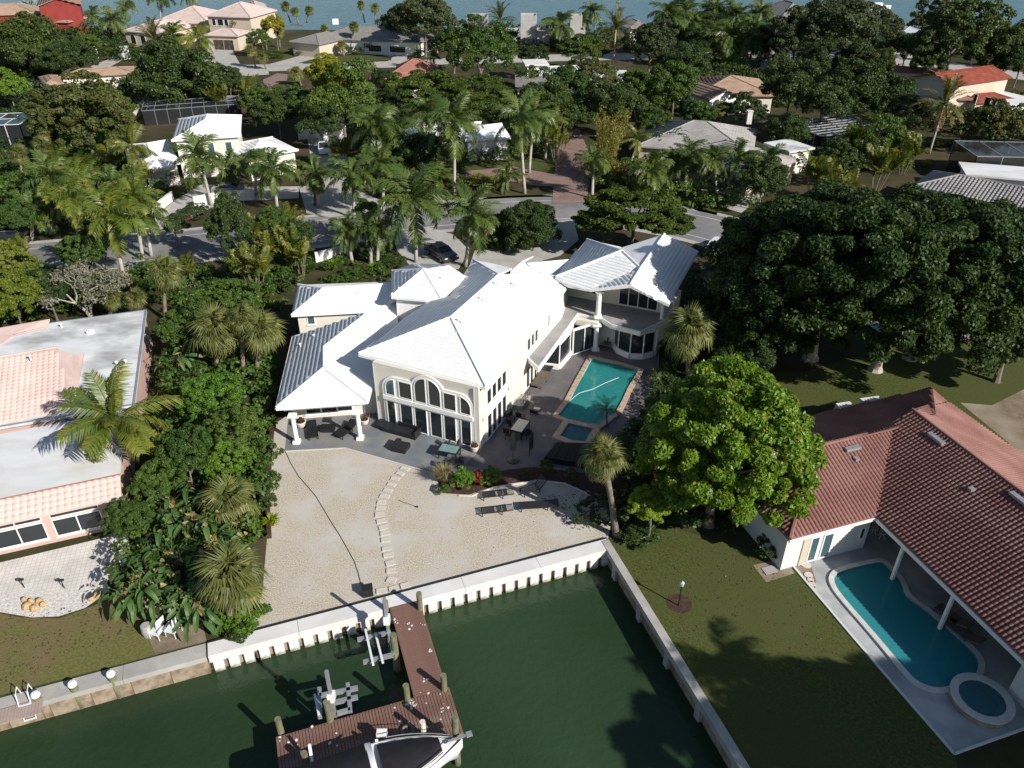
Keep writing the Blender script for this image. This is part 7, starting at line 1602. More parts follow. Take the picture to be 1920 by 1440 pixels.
# ---- broadleaf trees of the block
for a in [
 ('lumpy', 'lf_dark', 52, 98, 5, 72, 'broad dark tree below the red house'), ('lumpy', 'lf_dark', 125, 112, 5, 46, 'dark tree right of the broad one below the red house'), ('round2', 'lf_mid', 168, 84, 4, 26, 'mid-green tree beside the pale gate pillar'),
 ('lumpy', 'lf_dark', 320, 150, 5, 80, 'wide dense green tree behind the pool cage'), ('round2', 'lf_olive', 158, 232, 6, 92, 'large olive-brown tree left of the far white house'), ('round2', 'lf_olive', 95, 200, 6, 50, 'olive tree behind the big olive-brown one'),
 ('round2', 'lf_mid', 205, 195, 4, 45, 'green tree behind the olive-brown tree, towards the beige roof'), ('round2', 'lf_bright', 15, 165, 5, 38, 'yellow-green tree at the left edge above the pool cage'), ('lumpy', 'lf_mid', 640, 185, 7, 72, 'tall bright green tree with yellow-flowered top in the middle'),
 ('round2', 'lf_flower', 622, 140, 10, 44, 'yellow-flowered crown on top of the tall bright green tree'), ('sparse', 'lf_mid', 560, 200, 5, 45, 'dark green tree left of the tall yellow-topped tree'), ('flat', 'lf_fern', 800, 172, 7, 90, 'flat spreading feathery tree behind the royal palms, left part'),
 ('flat', 'lf_fern', 890, 180, 7, 80, 'flat spreading feathery tree behind the royal palms, right part'), ('sparse', 'lf_mid', 900, 105, 7, 72, 'leafy tree in front of the unfinished building'), ('round2', 'lf_mid', 850, 85, 6, 42, 'green tree right of the oak by the bay'),
 ('round', 'lf_oak', 795, 42, 8, 62, 'big grey-green oak at the bay shore'), ('round', 'lf_oak', 750, 45, 6, 40, 'smaller oak left of the big bay-shore oak'), ('flat', 'lf_fern', 1090, 95, 5, 55, 'low spreading dark tree behind the stained flat roofs'), ('lumpy', 'lf_mid', 1060, 165, 6, 45, 'green tree covering the middle of the flat roofs'),
 ('sparse', 'lf_olive', 1115, 150, 6, 52, 'olive-green tree between the flat roofs'), ('lumpy', 'lf_dark', 1020, 190, 6, 58, 'dark tree below the stained flat roof'), ('round2', 'lf_mid', 1195, 170, 5, 45, 'glossy green tree right of the flat roofs'), ('lumpy', 'lf_dark', 1150, 195, 6, 55, 'dark tree above the bamboo'),
 ('round2', 'lf_oak', 1220, 90, 7, 55, 'grey-green tree behind the flat-roofed house'), ('lumpy', 'lf_mid', 1265, 165, 6, 52, 'green tree left of the tan roof'), ('lumpy', 'lf_dark', 1290, 120, 6, 45, 'dark tree among the tall palms'), ('lumpy', 'lf_dark', 1485, 165, 7, 58, 'dark tree right of the tan roof'),
 ('round', 'lf_oak', 1560, 62, 9, 82, 'very large dark oak below the big grey gable'), ('round', 'lf_oak', 1495, 70, 8, 62, 'dark oak left of the very large one'), ('round', 'lf_oak', 1635, 55, 7, 48, 'oak between the large oak and the silver palm'), ('round2', 'lf_dark', 1790, 75, 9, 85, 'broad dark tree in front of the top right water'),
 ('round2', 'lf_olive', 1765, 40, 9, 50, 'olive tree rising against the top right water'), ('round', 'lf_dark', 1870, 100, 6, 52, 'dark tree left of the top right corner palm'), ('lumpy', 'lf_dark', 1600, 170, 7, 62, 'dark spreading tree with pale branches above the dark pool cage'), ('lumpy', 'lf_dark', 1545, 195, 6, 55, 'dark tree left of the pale-branched one'),
 ('round2', 'lf_olive', 1640, 125, 5, 40, 'reddish olive tree below the silver palm'), ('lumpy', 'lf_dark', 1670, 185, 6, 50, 'dark tree right of the pale-branched one'), ('round2', 'lf_olive', 1850, 235, 4, 50, 'dark olive hedge tree below the orange-red roof, left'), ('round2', 'lf_olive', 1905, 240, 4, 45, 'dark olive hedge tree below the orange-red roof, right'),
 ('sparse', 'lf_mid', 1665, 265, 4, 55, 'loose green tree above the banyan, left of the leaning date palm'), ('round2', 'lf_dark', 1575, 300, 4, 42, 'dark tree below the dark pool cage'), ('flat', 'lf_fern', 1190, 398, 5, 98, 'wide flat dark tree over the street in front of the guest wing'), ('flat', 'lf_fern', 1130, 415, 4, 52, 'left arm of the flat dark tree near the driveway'), ('flat', 'lf_fern', 1250, 420, 4, 58, 'right arm of the flat dark tree beside the guest wing roof'),
 ('round', 'lf_dark', 437, 428, 4.8, 42, 'dense rounded dark green tree at the street left of the driveway', dict(sz=1.75)), ('round2', 'lf_mid', 435, 560, 4, 48, 'glossy green tree above the left fan palms'), ('round2', 'lf_mid', 330, 620, 4, 38, 'green tree beside the white flat roof corner'), ('lumpy', 'lf_mid', 395, 590, 3, 40, 'dark green filler tree behind the left fan palms'),
 ('round2', 'lf_bright', 385, 745, 4, 56, 'bright round-leaved tree in the hedge beside the coconut palm'), ('sparse', 'lf_mid', 440, 800, 4, 54, 'bright green tree in the hedge against the dark side yard'), ('round2', 'lf_mid', 350, 850, 4, 58, 'dense green tree in the middle of the left hedge'), ('round2', 'lf_mid', 290, 900, 3.2, 50, 'large-leaved green tree over the pink tile apron'),
 ('round2', 'lf_bright', 420, 870, 3, 45, 'green tree between the hedge and the gravel'), ('round', 'lf_mid', 240, 970, 2.6, 40, 'large-leaved tree shading the cream terrace'), ('round2', 'lf_yellow', 25, 560, 4, 55, 'yellow-green tree at the left edge above the pink roof'), ('round2', 'lf_yellow', 10, 500, 4, 48, 'yellow-green tree at the left edge below the truck'),
 ('round2', 'lf_mid', 155, 475, 4, 48, 'green tree beside the truck'), ('lumpy', 'lf_dark', 90, 550, 3, 50, 'dark tree behind the pink roof ridge'), ('lumpy', 'lf_mid', 25, 410, 4, 40, 'green tree at the left edge beyond the street'), ('round2', 'lf_mid', 60, 355, 4, 42, 'green tree left of the yellowish palms across the street'),
 ('lumpy', 'lf_dark', 520, 215, 4, 40, 'dark tree behind the far white house, right'), ('sparse', 'lf_mid', 480, 190, 4, 35, 'loose tree behind the far white house'), ('lumpy', 'lf_dark', 600, 235, 4, 42, 'dark tree beside the shaded driveway'), ('lumpy', 'lf_dark', 690, 265, 4, 48, 'dark tree under the left royal palms'),
 ('lumpy', 'lf_dark', 790, 290, 4, 55, 'dark tree under the middle royal palms'), ('lumpy', 'lf_dark', 1050, 220, 5, 45, 'dark tree above the shaded driveway'), ('sparse', 'lf_mid', 1220, 230, 4, 35, 'green tree at the left end of the long grey roof'), ('round2', 'lf_dark', 1400, 210, 4, 38, 'dark tree behind the white chimney'), ('round2', 'lf_mid', 1310, 215, 3.4, 35, 'green tree behind the long grey roof'),
 ('lumpy', 'lf_dark', 560, 445, 3, 36, 'dark tree between the areca clumps and the driveway'), ('sparse', 'lf_mid', 515, 420, 4, 34, 'leafy tree at the street right of the dense round tree'), ('lumpy', 'lf_dark', 185, 440, 3, 34, 'dark tree beneath the yellowish street palms'), ('lumpy', 'lf_dark', 325, 425, 2.6, 26, 'low dark tree at the left concrete driveway mouth'), ('lumpy', 'lf_mid', 690, 395, 3, 26, 'small tree at the street below the leftmost middle royal palm'),
 ('round2', 'lf_flower', 515, 48, 6, 22, 'small yellow-green tree beside the pink mansion'), ('round2', 'lf_mid', 490, 75, 4, 22, 'green tree beside the yellow one at the pink mansion'), ('lumpy', 'lf_dark', 990, 415, 2.6, 52, 'dark shrub mass between the driveways behind the house'), ('lumpy', 'lf_dark', 1000, 440, 2, 48, 'shaded dark bush right of the palms behind the house'),
 ('lumpy', 'lf_dark', 1480, 250, 4, 40, 'dark tree between the long grey roof and the pool cage'), ('round', 'lf_dark', 1430, 265 + 75, 4, 50, 'dark tree at the upper edge of the banyan'), ('lumpy', 'lf_dark', 740, 205, 5, 42, 'dark tree behind the first royal palm'), ('round2', 'lf_oak', 1700, 215, 5, 45, 'grey-green tree left of the leaning date palm'),
]:
    k = a[7] if len(a) > 7 else {}
    tree(*a[:7], **k)
# bare pale tree
c = P(165, 525, 4.5); R_ = 75 / pxm(165, 525, 4.5); root = empty('bare_tree', (P(170, 595)[0], P(170, 595)[1], 0), 'grey nearly bare tree with pale twisting branches behind the pink house', 'tree'); rng = np.random.default_rng(4); mb = MB(); tips = []
def branch(p, d, L_, r, dep):
    e = p + d * L_; mb.tube([p, (p + e) / 2 + rng.normal(0, .08 * L_, 3), e], [r, r * .8, r * .55], 5, False)
    if dep == 0: tips.append(e); return
    for _ in range(3):
        q = d + rng.normal(0, .55, 3); q[2] = abs(q[2]) * .6 + .1; q /= np.linalg.norm(q); branch(e, q, L_ * .68, r * .55, dep - 1)
for k in range(3): a_ = k * 2.1; d_ = np.array([math.cos(a_) * .5, math.sin(a_) * .5, 1.0]); branch(np.array([0, 0, 0.0]), d_ / np.linalg.norm(d_), 2.2, .16, 4)
mb.obj('trunk', M['bark_pale']).parent = root; tp = np.array(tips); C_ = np.repeat(tp, 9, 0) + rng.normal(0, .28, (len(tp) * 9, 3)); Nn_ = rng.normal(0, 1, C_.shape); Nn_ /= np.linalg.norm(Nn_, axis=1)[:, None]
V, F_ = leaf_quads(C_, Nn_, .16, rng, 2); link('crown', np_mesh('crown', V, F_, M['lf_grey']), root)
# ---- palms: kind, foot, crown, label, scale
for a in [
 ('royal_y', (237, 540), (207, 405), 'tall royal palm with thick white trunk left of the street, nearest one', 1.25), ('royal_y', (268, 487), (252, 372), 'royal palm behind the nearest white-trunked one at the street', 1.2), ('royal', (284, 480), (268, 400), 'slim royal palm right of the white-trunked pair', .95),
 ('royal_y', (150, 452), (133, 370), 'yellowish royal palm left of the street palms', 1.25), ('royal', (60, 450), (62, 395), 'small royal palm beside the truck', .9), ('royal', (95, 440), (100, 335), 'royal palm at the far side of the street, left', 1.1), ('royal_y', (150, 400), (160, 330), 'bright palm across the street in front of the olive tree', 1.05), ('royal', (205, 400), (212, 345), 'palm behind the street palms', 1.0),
 ('royal', (397, 385), (375, 298), 'royal palm in front of the far white house, left', 1.2), ('royal', (432, 352), (432, 318), 'lower palm in front of the far white house, middle', .95), ('royal', (520, 392), (513, 318), 'royal palm in front of the far white house, right', 1.2), ('royal', (480, 365), (478, 305), 'palm behind the right one in front of the far white house', .95),
 ('royal', (597, 388), (593, 325), 'small palm on the lawn island of the pale driveway', .8), ('royal', (716, 342), (708, 238), 'tall royal palm, leftmost of the middle row', 1.4), ('royal', (758, 322), (742, 245), 'royal palm behind the leftmost of the middle row', 1.15), ('royal', (852, 365), (852, 228), 'tall royal palm in the middle row with very straight trunk', 1.35),
 ('royal', (800, 300), (800, 212), 'royal palm between the two tallest of the middle row', 1.1), ('royal', (984, 363), (976, 225), 'tallest royal palm with yellow-green shaft right of the brick path', 1.3), ('royal', (992, 325), (1000, 215), 'royal palm just behind the tallest one', 1.15), ('royal_y', (1022, 300), (1030, 232), 'yellowish palm right of the tallest royal palm', 1.0), ('royal', (664, 410), (662, 330), 'palm beside the pale driveway', 1.15),
 ('royal', (720, 400), (715, 310), 'palm right of the driveway with arching fronds', 1.0), ('royal', (780, 492), (778, 378), 'large royal palm directly behind the turret roof', 1.45), ('royal', (872, 500), (886, 402), 'royal palm with brown dead fronds behind the great room ridge', 1.2), ('royal', (1110, 372), (1113, 302), 'small slim royal palm below the bamboo', .85),
 ('royal', (660, 492), (652, 432), 'shaded slim palm by the white wall, left of three', .7), ('royal', (696, 495), (690, 425), 'shaded slim palm by the white wall, middle of three', .7), ('royal', (707, 497), (712, 430), 'shaded slim palm by the white wall, right of three', .7), ('royal', (800, 350), (790, 330), 'low palm at the street edge below the middle row', 1.0),
 ('royal', (940, 360), (955, 330), 'low bushy palm on the brick path island', .8), ('royal', (830, 355), (820, 335), 'low palm left of the straight-trunked royal palm', .85), ('royal', (1283, 362), (1293, 290), 'slim palm on the lawn before the long grey roof, right of the pair', .95), ('royal', (1278, 358), (1262, 300), 'slim palm on the lawn before the long grey roof, left of the pair', .85),
 ('coco', (1180, 314), (1195, 262), 'small coconut palm at the left end of the long grey roof', .6), ('royal', (1225, 372), (1222, 320), 'bushy palm left of the slim pair', 1.1), ('royal', (1390, 352), (1385, 300), 'palm in front of the long grey roof, middle', 1.0), ('royal', (1440, 360), (1440, 305), 'palm in front of the grey roof wing', 1.1), ('royal', (1345, 360), (1335, 300), 'dark palm in front of the long grey roof', .9),
 ('royal', (1307, 112), (1300, 50), 'tall white-trunked palm of the far right group, leftmost', 1.35), ('royal', (1316, 112), (1330, 62), 'tall white-trunked palm of the far right group, second', 1.2), ('royal', (1325, 130), (1345, 100), 'palm of the far right group, third, standing lower', 1.1), ('royal', (1350, 131), (1370, 70), 'palm of the far right group, fourth', 1.3),
 ('royal', (1366, 131), (1395, 95), 'palm of the far right group, fifth', 1.2), ('royal', (1402, 131), (1415, 60), 'palm of the far right group, sixth', 1.4), ('royal', (1423, 128), (1440, 88), 'palm of the far right group, seventh', 1.2), ('royal', (1262, 118), (1255, 30), 'palm of the far right group standing farther left', 1.4),
 ('royal', (1290, 110), (1285, 25), 'tall palm of the far right group against the bay', 1.2), ('royal', (1375, 100), (1380, 30), 'tall palm of the far right group against the bay, right of it', 1.3), ('royal', (1235, 120), (1240, 105), 'low palm left of the far right group', 1.1), ('royal', (1330, 80), (1340, 20), 'palm top against the bay above the far right group', 1.2), ('royal', (1425, 80), (1425, 25), 'palm top between water and far right group', 1.2),
 ('royal', (1050, 97), (1050, 48), 'yellow-stemmed palm in front of the unfinished building', 1.3), ('date', (942, 80), (938, 38), 'date palm left of the unfinished towers', 1.1), ('date', (1151, 112), (1155, 55), 'date palm with brown trunk behind the flat roofs', 1.25), ('royal', (1115, 60), (1113, 22), 'small palm against the bay water', 1.0), ('royal', (1095, 60), (1092, 38), 'small bushy palm left of the bay palm', .9), ('date', (820, 100), (820, 72), 'date palm below the bay-shore oak', 1.0),
 ('royal', (222, 86), (212, 38), 'palm left of the pink mansion', 1.1), ('royal', (235, 45), (236, 14), 'bushy palm against the top left water', .9), ('royal', (302, 58), (298, -8), 'very tall palm trunk rising past the pink mansion, left', 1.1), ('royal', (366, 60), (360, -12), 'very tall palm trunk rising past the pink mansion, right', 1.1), ('date', (290, 105), (290, 75), 'grey-green date palm before the pink mansion', 1.25),
 ('royal', (322, 110), (325, 68), 'palm right of the grey-green date palm', 1.2), ('coco', (370, 125), (370, 72), 'yellowing coconut palm before the pink mansion garage', .95), ('royal', (460, 78), (455, 45), 'palm before the two-storey end of the pink mansion', 1.1), ('date', (95, 30), (95, 14), 'date palm with orange heart before the red house', 1.2), ('royal', (175, 45), (175, 30), 'dark palm right of the red house', .9),
 ('date', (1742, 288), (1770, 196), 'leaning date palm with orange heart and hanging yellow fronds', 1.35), ('royal', (1820, 122), (1826, 75), 'slim palm above the orange-red roof', 1.0), ('royal', (1905, 130), (1908, 92), 'palm at the top right edge', 1.0), ('royal', (810, 75), (690, 118), 'x', .1)][:-1]:
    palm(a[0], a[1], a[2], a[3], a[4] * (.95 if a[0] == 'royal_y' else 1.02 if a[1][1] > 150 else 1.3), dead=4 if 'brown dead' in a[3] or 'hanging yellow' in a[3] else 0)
palm('royal', (815, 138), (812, 105), 'small double palm on the far lawn', .6); palm('royal', (785, 128), (782, 98), 'small slim palm on the far lawn by the back street', .6)
palm('coco', (262, 345), (248, 275), 'yellow coconut palm at the left corner of the far white house', .85, matn='lf_areca'); palm('coco', (215, 330), (212, 300), 'bushy yellow-green palm before the olive tree', .9, matn='lf_areca'); palm('coco', (105, 350), (120, 315), 'yellow-green palm before the olive tree, left', .9, matn='lf_areca')
# near coconut palm over the pink house
palm('coco', (246, 905), (217, 790), 'big coconut palm casting its shadow on the white flat roof', 1.02, dead=2, n=22, r=.2, trunk='palm_trunk_brown')
for a in [((405, 712), (405, 622), 'round-headed cabbage palm in the left hedge, larger one', 1.5, 11), ((478, 715), (488, 622), 'cabbage palm right of the larger one, with pale trunk', 1.3, 12), ((425, 1000), (428, 940), 'cabbage palm beside the gravel, upper one', 1.2, 9), ((432, 1170), (432, 1082), 'large cabbage palm above the seawall corner', 1.4, 12),
          ((310, 600), (308, 512), 'feathery fan palm behind the white flat roof', 1.25, 2), ((1290, 720), (1292, 622), 'big cabbage palm beside the pool and guest wing', 1.55, 8), ((1156, 1005), (1131, 858), 'cabbage palm with rough grey trunk at the gravel corner', 1.0, 2),
          ((250, 610), (265, 560), 'small fan palm by the street palms', .8, 0), ((205, 605), (212, 560), 'small spiky fan palm behind the bare tree', .8, 0), ((45, 345), (35, 290), 'cabbage palm at the left edge below the pool cage', 1.0, 3), ((82, 335), (80, 275), 'grey drooping cabbage palm left of the olive tree', 1.2, 6),
          ((457, 715), (455, 600), 'upper cabbage palm crown behind the larger one', 1.0, 2), ((480, 128), (470, 95), 'cabbage palm cluster before the pink mansion, left', 1.1, 3), ((500, 130), (490, 108), 'cabbage palm cluster before the pink mansion, right', 1.1, 3), ((500, 95), (497, 48), 'tall cabbage palm at the end of the pink mansion', 1.1, 3), ((525, 90), (523, 60), 'cabbage palm right of the tall one at the mansion', 1.1, 3),
          ((625, 92), (608, 55), 'leaning cabbage palm before the grey shingle house', 1.0, 1), ((656, 100), (664, 50), 'slim cabbage palm before the grey shingle house', 1.0, 1), ((575, 42), (580, 20), 'cabbage palm at the bay behind the grey shingle roof', 1.1, 3), ((560, 45), (553, 22), 'cabbage palm at the bay, left of its neighbour', 1.1, 3), ((545, 42), (535, 12), 'dark cabbage palm at the bay end of the mansion', 1.2, 3),
          ((684, 42), (677, 10), 'cabbage palm against the bay water, left of the pair', 1.1, 3), ((704, 45), (703, 15), 'cabbage palm against the bay water, right of the pair', 1.1, 3), ((645, 105), (640, 85), 'small cabbage palm by the driveway of the shingle house', .9, 2), ((250, 25), (247, 8), 'cabbage palm against the top left water', .9, 3), ((565, 160), (548, 138), 'shaggy cabbage palm left of the tall yellow-topped tree', 1.2, 5),
          ((590, 385), (592, 345), 'cabbage palm at the edge of the pale driveway', 1.0, 2), ((1350, 235), (1350, 205), 'cabbage palm behind the long grey roof', 1.0, 2)]:
    palm('sabal', a[0], a[1], a[2], a[3], r=.19, trunk='palm_trunk_brown' if a[1][1] != 858 else 'bark', dead=a[4])
palm('silver', (1672, 100), (1670, 62), 'large silver fan palm below the oak at the upper right', 1.7, trunk='palm_trunk_brown'); palm('silver', (1668, 118), (1690, 82), 'lower silver fan palm head beside the large one', 1.3); palm('silver', (75, 40), (38 * 1, 8), 'silver fan palm before the red house', 1.3); palm('silver', (1535, 150), (1540, 132), 'silver fan palm among the dark right trees', 1.3); palm('silver', (270, 205), (270, 192), 'small silver fan palm behind the pool cage', .9)
palm('pygmy', (1138, 800), (1137, 768), 'small dark pygmy palm at the pool corner beside the hot tub', 1.0, r=.08, trunk='palm_trunk_brown')
# arecas, bamboo, paddle plants
for a in [(470, 500, 'golden areca clump left of the rear white roof', 3.2, 52), (525, 460, 'shaded areca clump at the street beside the left roof', 3.0, 48), (545, 425, 'areca clump at the street edge', 3.0, 40), (560, 480, 'golden areca clump above the rear white roof', 2.6, 38), (490, 430, 'areca clump right of the dense dark tree', 3.4, 40), (345, 505, 'areca clump at the street corner', 2.0, 34),
          (1600, 270, 'areca clump below the dark pool cage', 3, 45), (1650, 320, 'areca clump above the banyan', 3, 50), (1700, 290, 'areca clump at the foot of the leaning date palm', 3, 42), (1530, 330, 'areca clump right of the grey roof wing', 3, 42), (1575, 345, 'areca clump between banyan and pool cage', 3, 38), (260, 330, 'lime areca clump before the far white house', 3, 36), (190, 345, 'lime areca clump right of the magenta flowers', 3, 40), (30, 470, 'areca clump by the truck', 2.4, 30),
          (640, 290, 'areca clump by the boundary wall', 3, 34), (760, 345, 'areca clump at the foot of the middle royal palms', 2.5, 36), (1045, 270, 'areca clump right of the tallest royal palm', 3, 32), (1270, 255, 'areca clump before the long grey roof', 2.6, 28), (455, 165, 'areca clump behind the far white house roof', 3, 30), (410, 185, 'areca clump behind the pool cage', 3, 28)]:
    clump_palm(a[0], a[1], a[2], a[3], a[4], n=6)
for k, (x, y, hh, rr) in enumerate([(1150, 215, 7.5, 38), (1125, 270, 5.5, 34), (1140, 320, 3, 34)]):
    c = P(x, y, hh); NT[0] += 1; rng = np.random.default_rng(70 + k); R_ = rr / pxm(x, y, hh); b0 = P(1128, 350)[:2]; V = []; root = empty('bamboo', (b0[0] + k * .5, b0[1] + k * .9, 0), ('tall feathery bamboo clump beside the shaded driveway, top plume', 'middle plume of the bamboo beside the shaded driveway', 'lower yellowish part of the bamboo clump')[k], 'bamboo'); mb = MB(); CC = []
    for i in range(26):
        a_ = rng.uniform(0, 6.28); e = np.array([c[0] - b0[0] + R_ * rng.uniform(.2, 1) * math.cos(a_), c[1] - b0[1] + R_ * rng.uniform(.2, 1) * math.sin(a_), hh * rng.uniform(.7, 1.15)]); s0 = np.array([rng.normal(0, .4), rng.normal(0, .4), 0]); mid = s0 + (e - s0) * [.3, .3, .7]; mb.tube([s0, mid, e], [.04, .03, .012], 4, False)
        for t in np.linspace(.25, 1, 40): p = (1 - t) ** 2 * s0 + 2 * t * (1 - t) * mid + t * t * e; CC += [p + rng.normal(0, .22, 3) for _ in range(4)]
    CC = np.array(CC); Nn_ = rng.normal(0, 1, CC.shape); Nn_ /= np.linalg.norm(Nn_, axis=1)[:, None]; V, F_ = leaf_quads(CC, Nn_, .13, rng, 3.4, 1.2); link('foliage', np_mesh('foliage', V, F_, M['lf_bamboo']), root); mb.obj('stems', M['lf_yellow']).parent = root
for a in [(352, 965, 2.6, 'bird-of-paradise clump beside the upper gravel cabbage palm'), (320, 1030, 2.4, 'bird-of-paradise clump in the middle of the left hedge end'), (258, 1075, 2.2, 'bird-of-paradise with dead brown leaves at the cream terrace'), (392, 1010, 2.4, 'bird-of-paradise clump left of the large cabbage palm'), (292, 1108, 1.5, 'bird-of-paradise clump above the pale armchairs'),
          (352, 1128, 1.4, 'bird-of-paradise clump with wide leaves near the seawall'), (375, 1120, 1.8, 'broad-leaved clump left of the large cabbage palm foot'), (315, 940, 2.6, 'bird-of-paradise clump under the large-leaved tree'), (335, 665, 3.0, 'pale paddle-leaved plant beside the white flat roof'), (230, 1110, 1.4, 'small paddle plant at the lawn edge')]:
    paddle_plant(a[0], a[1], a[2], a[3], n=9, s=.82, stems=3)
paddle_plant(1258, 258, 4.2, 'fan-shaped traveller palm before the long grey roof', n=16, s=1.2, stems=1, fan=0.1, name='traveller_palm', deadc=False)
tuft(510, 985, .8, .9, 'lime-yellow spiky plant at the gravel edge of the hedge', 'lf_lime', 90, w=.06); tuft(420, 1178, .9, .7, 'glossy dark strap-leaved plant at the seawall', 'lf_banana', 90, w=.07); tuft(40, 650, 1.2, 1.4, 'yellow-green spiky palm behind the pink wall', 'lf_yellow', 90, w=.06)
tuft(250, 545, 1.4, 1.3, 'spiky yucca at the street palms', 'lf_yellow', 110, w=.05); tuft(200, 575, 1.4, 1.2, 'spiky yucca behind the bare tree', 'lf_yellow', 110, w=.05); tuft(625, 505, 1.5, 1.2, 'bright spiky plant in the bed behind the rear roof', 'lf_bright', 120, w=.08); tuft(700, 510, 1.4, 1.1, 'bright spiky plant left of the turret', 'lf_bright', 120, w=.08); tuft(580, 512, 1.4, 1.2, 'dark spiky plant above the rear white roof', 'lf_mid', 120, w=.08)
for a in [('lf_mid', 660, 515, 22, 'round green shrub behind the rear white roof', 1.0), ('lf_dark', 735, 490, 26, 'dark shrub left of the turret roof', 1.2), ('lf_olive', 680, 525, 20, 'brownish low shrub in the mulch bed', .7), ('lf_mid', 635, 527, 14, 'small round green shrub above the rear roof ridge', .8), ('flower_pink', 178, 330, 16, 'magenta bougainvillea bush before the olive tree', 1.6),
          ('lf_flower', 905, 338, 30, 'yellow-green flowering ground shrub by the brick path', .8), ('lf_flower', 1755, 268, 12, 'small yellow-flowered bush at the date palm foot, left', 1.0), ('lf_flower', 1795, 268, 18, 'yellow-flowered bush at the date palm foot, right', 1.0), ('lf_flower', 1740, 304, 10, 'small yellow-flowered bush above the ribbed grey roof', 1.0), ('lf_flower', 1865, 405, 24, 'yellow-flowered bush before the white-walled house', 1.2),
          ('flower_red', 348, 410, 8, 'red-leaved plants beside the left concrete driveway', .7), ('lf_dark', 360, 395, 26, 'dark shrub beside the left concrete driveway', 1.3), ('lf_mid', 205, 80, 14, 'round clipped shrub before the pink mansion, left', 1.2), ('lf_mid', 225, 78, 14, 'round clipped shrub before the pink mansion, right', 1.2), ('lf_yellow', 247, 85, 9, 'yellow shrub before the arched window', 1.2),
          ('lf_mid', 510, 102, 22, 'oval clipped hedge before the mansion', 1.4), ('lf_flower', 197, 95, 14, 'yellow shrub between the gate pillars', 1.2), ('lf_mid', 575, 92, 30, 'clipped hedge before the shingle house, left', 1.6), ('lf_dark', 710, 88, 26, 'clipped hedge before the shingle house, right', 1.4), ('lf_bright', 495, 1145, 14, 'small green plant at the gravel edge by the seawall', .5),
          ('lf_mid', 500, 900, 24, 'green hedge shrub at the gravel edge, upper', 1.8), ('lf_mid', 497, 845, 26, 'green hedge shrub at the gravel edge, top', 2.0), ('lf_dark', 500, 940, 18, 'dark shrub behind the lime plant', 1.4), ('lf_dark', 1350, 372, 24, 'dark shrub on the lawn before the banyan', 1.2), ('lf_mid', 1170, 345, 24, 'green shrub right of the small slim royal palm', 1.2),
          ('lf_dark', 445, 1190, 22, 'dark glossy shrub at the white seawall end', .8), ('lf_bright', 455, 1165, 30, 'leafy green shrub below the large cabbage palm', 1.0)]: shrub(*a[:5], h=a[5])
# ---- uncountable understorey
U = undergrowth
U('undergrowth', [(200, 1090), (250, 1000), (300, 820), (330, 640), (345, 560), (480, 560), (520, 650), (505, 900), (500, 960), (478, 1060), (470, 1130), (465, 1175), (395, 1195), (340, 1165), (270, 1150)], 2.4, 'lf_mid', 1.7, 'dense green undergrowth of the left hedge strip between house and terrace', 1, .26)
U('undergrowth', [(-60, 640), (-60, 500), (170, 520), (290, 500), (420, 520), (440, 470), (540, 460), (590, 500), (560, 540), (520, 600), (460, 600), (280, 570), (80, 600)], 1.5, 'lf_mid', 1.1, 'mixed green planting between the street and the pink house', 2)
U('undergrowth', [(-100, 440), (180, 425), (200, 405), (280, 395), (330, 350), (240, 330), (230, 230), (60, 300), (-100, 300)], 1.8, 'lf_mid', .75, 'tangled green garden left of the far white house', 3, .34, 1.0)
U('undergrowth', [(-150, 290), (60, 290), (240, 220), (320, 200), (460, 195), (560, 235), (560, 200), (420, 160), (260, 160), (120, 170), (-150, 175)], 2.2, 'lf_dark', .35, 'dark understorey behind the pool cages on the left', 4, .45, 1.3)
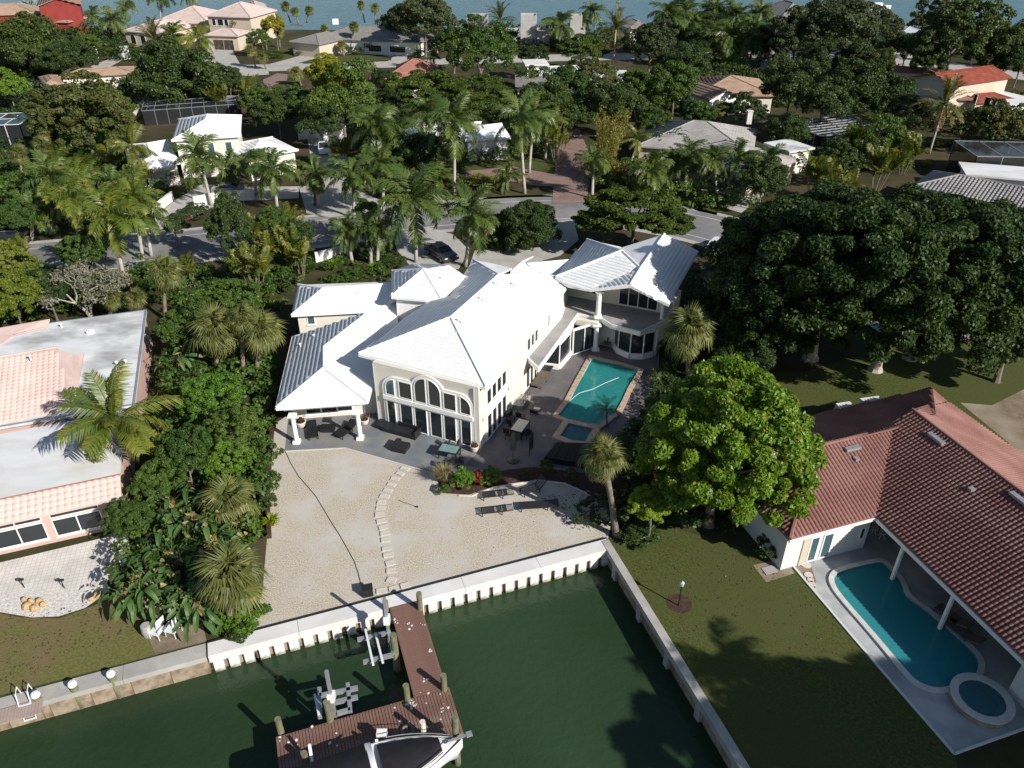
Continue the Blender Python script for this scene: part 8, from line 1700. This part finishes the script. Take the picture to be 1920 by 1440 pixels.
U('undergrowth', [(560, 240), (650, 250), (690, 300), (750, 370), (860, 372), (870, 320), (1040, 300), (1040, 230), (960, 195), (700, 180), (560, 180)], 2.0, 'lf_dark', .55, 'dark understorey beneath the royal palms', 5, .36, 1.1)
U('undergrowth', [(590, 505), (660, 470), (745, 475), (740, 505), (735, 530), (610, 530)], .8, 'lf_mid', 1.6, 'planting bed behind the rear white roof', 6, .2, .4)
U('undergrowth', [(880, 420), (1000, 405), (1035, 420), (1030, 450), (960, 480), (900, 460)], 1.6, 'lf_dark', 1.2, 'dark shrubbery between the driveways', 7, .28, .8)
U('undergrowth', [(1110, 370), (1340, 400), (1430, 385), (1450, 330), (1560, 330), (1700, 330), (1700, 250), (1640, 230), (1540, 280), (1430, 320), (1200, 320), (1110, 300)], 1.9, 'lf_mid', .6, 'green planting before the long grey roof and above the banyan', 8, .34, 1.0)
U('undergrowth', [(1080, 250), (1200, 220), (1500, 200), (1640, 225), (1700, 240), (1960, 290), (1960, 200), (1780, 190), (1740, 150), (1500, 130), (1300, 145), (1200, 175), (960, 180), (960, 200)], 2.5, 'lf_dark', .32, 'dark understorey of the right-hand gardens', 9, .48, 1.4)
U('undergrowth', [(-150, 150), (80, 150), (200, 115), (260, 118), (200, 60), (-150, 60)], 3, 'lf_dark', .22, 'dark understorey below the red house', 10, .55, 1.6)
U('undergrowth', [(620, 105), (860, 100), (960, 100), (1110, 98), (1200, 80), (1480, 90), (1700, 95), (2000, 130), (2000, 62), (1100, 62), (800, 66), (760, 82)], 2.4, 'lf_dark', .2, 'far understorey along the bay houses', 11, .55, 1.6)
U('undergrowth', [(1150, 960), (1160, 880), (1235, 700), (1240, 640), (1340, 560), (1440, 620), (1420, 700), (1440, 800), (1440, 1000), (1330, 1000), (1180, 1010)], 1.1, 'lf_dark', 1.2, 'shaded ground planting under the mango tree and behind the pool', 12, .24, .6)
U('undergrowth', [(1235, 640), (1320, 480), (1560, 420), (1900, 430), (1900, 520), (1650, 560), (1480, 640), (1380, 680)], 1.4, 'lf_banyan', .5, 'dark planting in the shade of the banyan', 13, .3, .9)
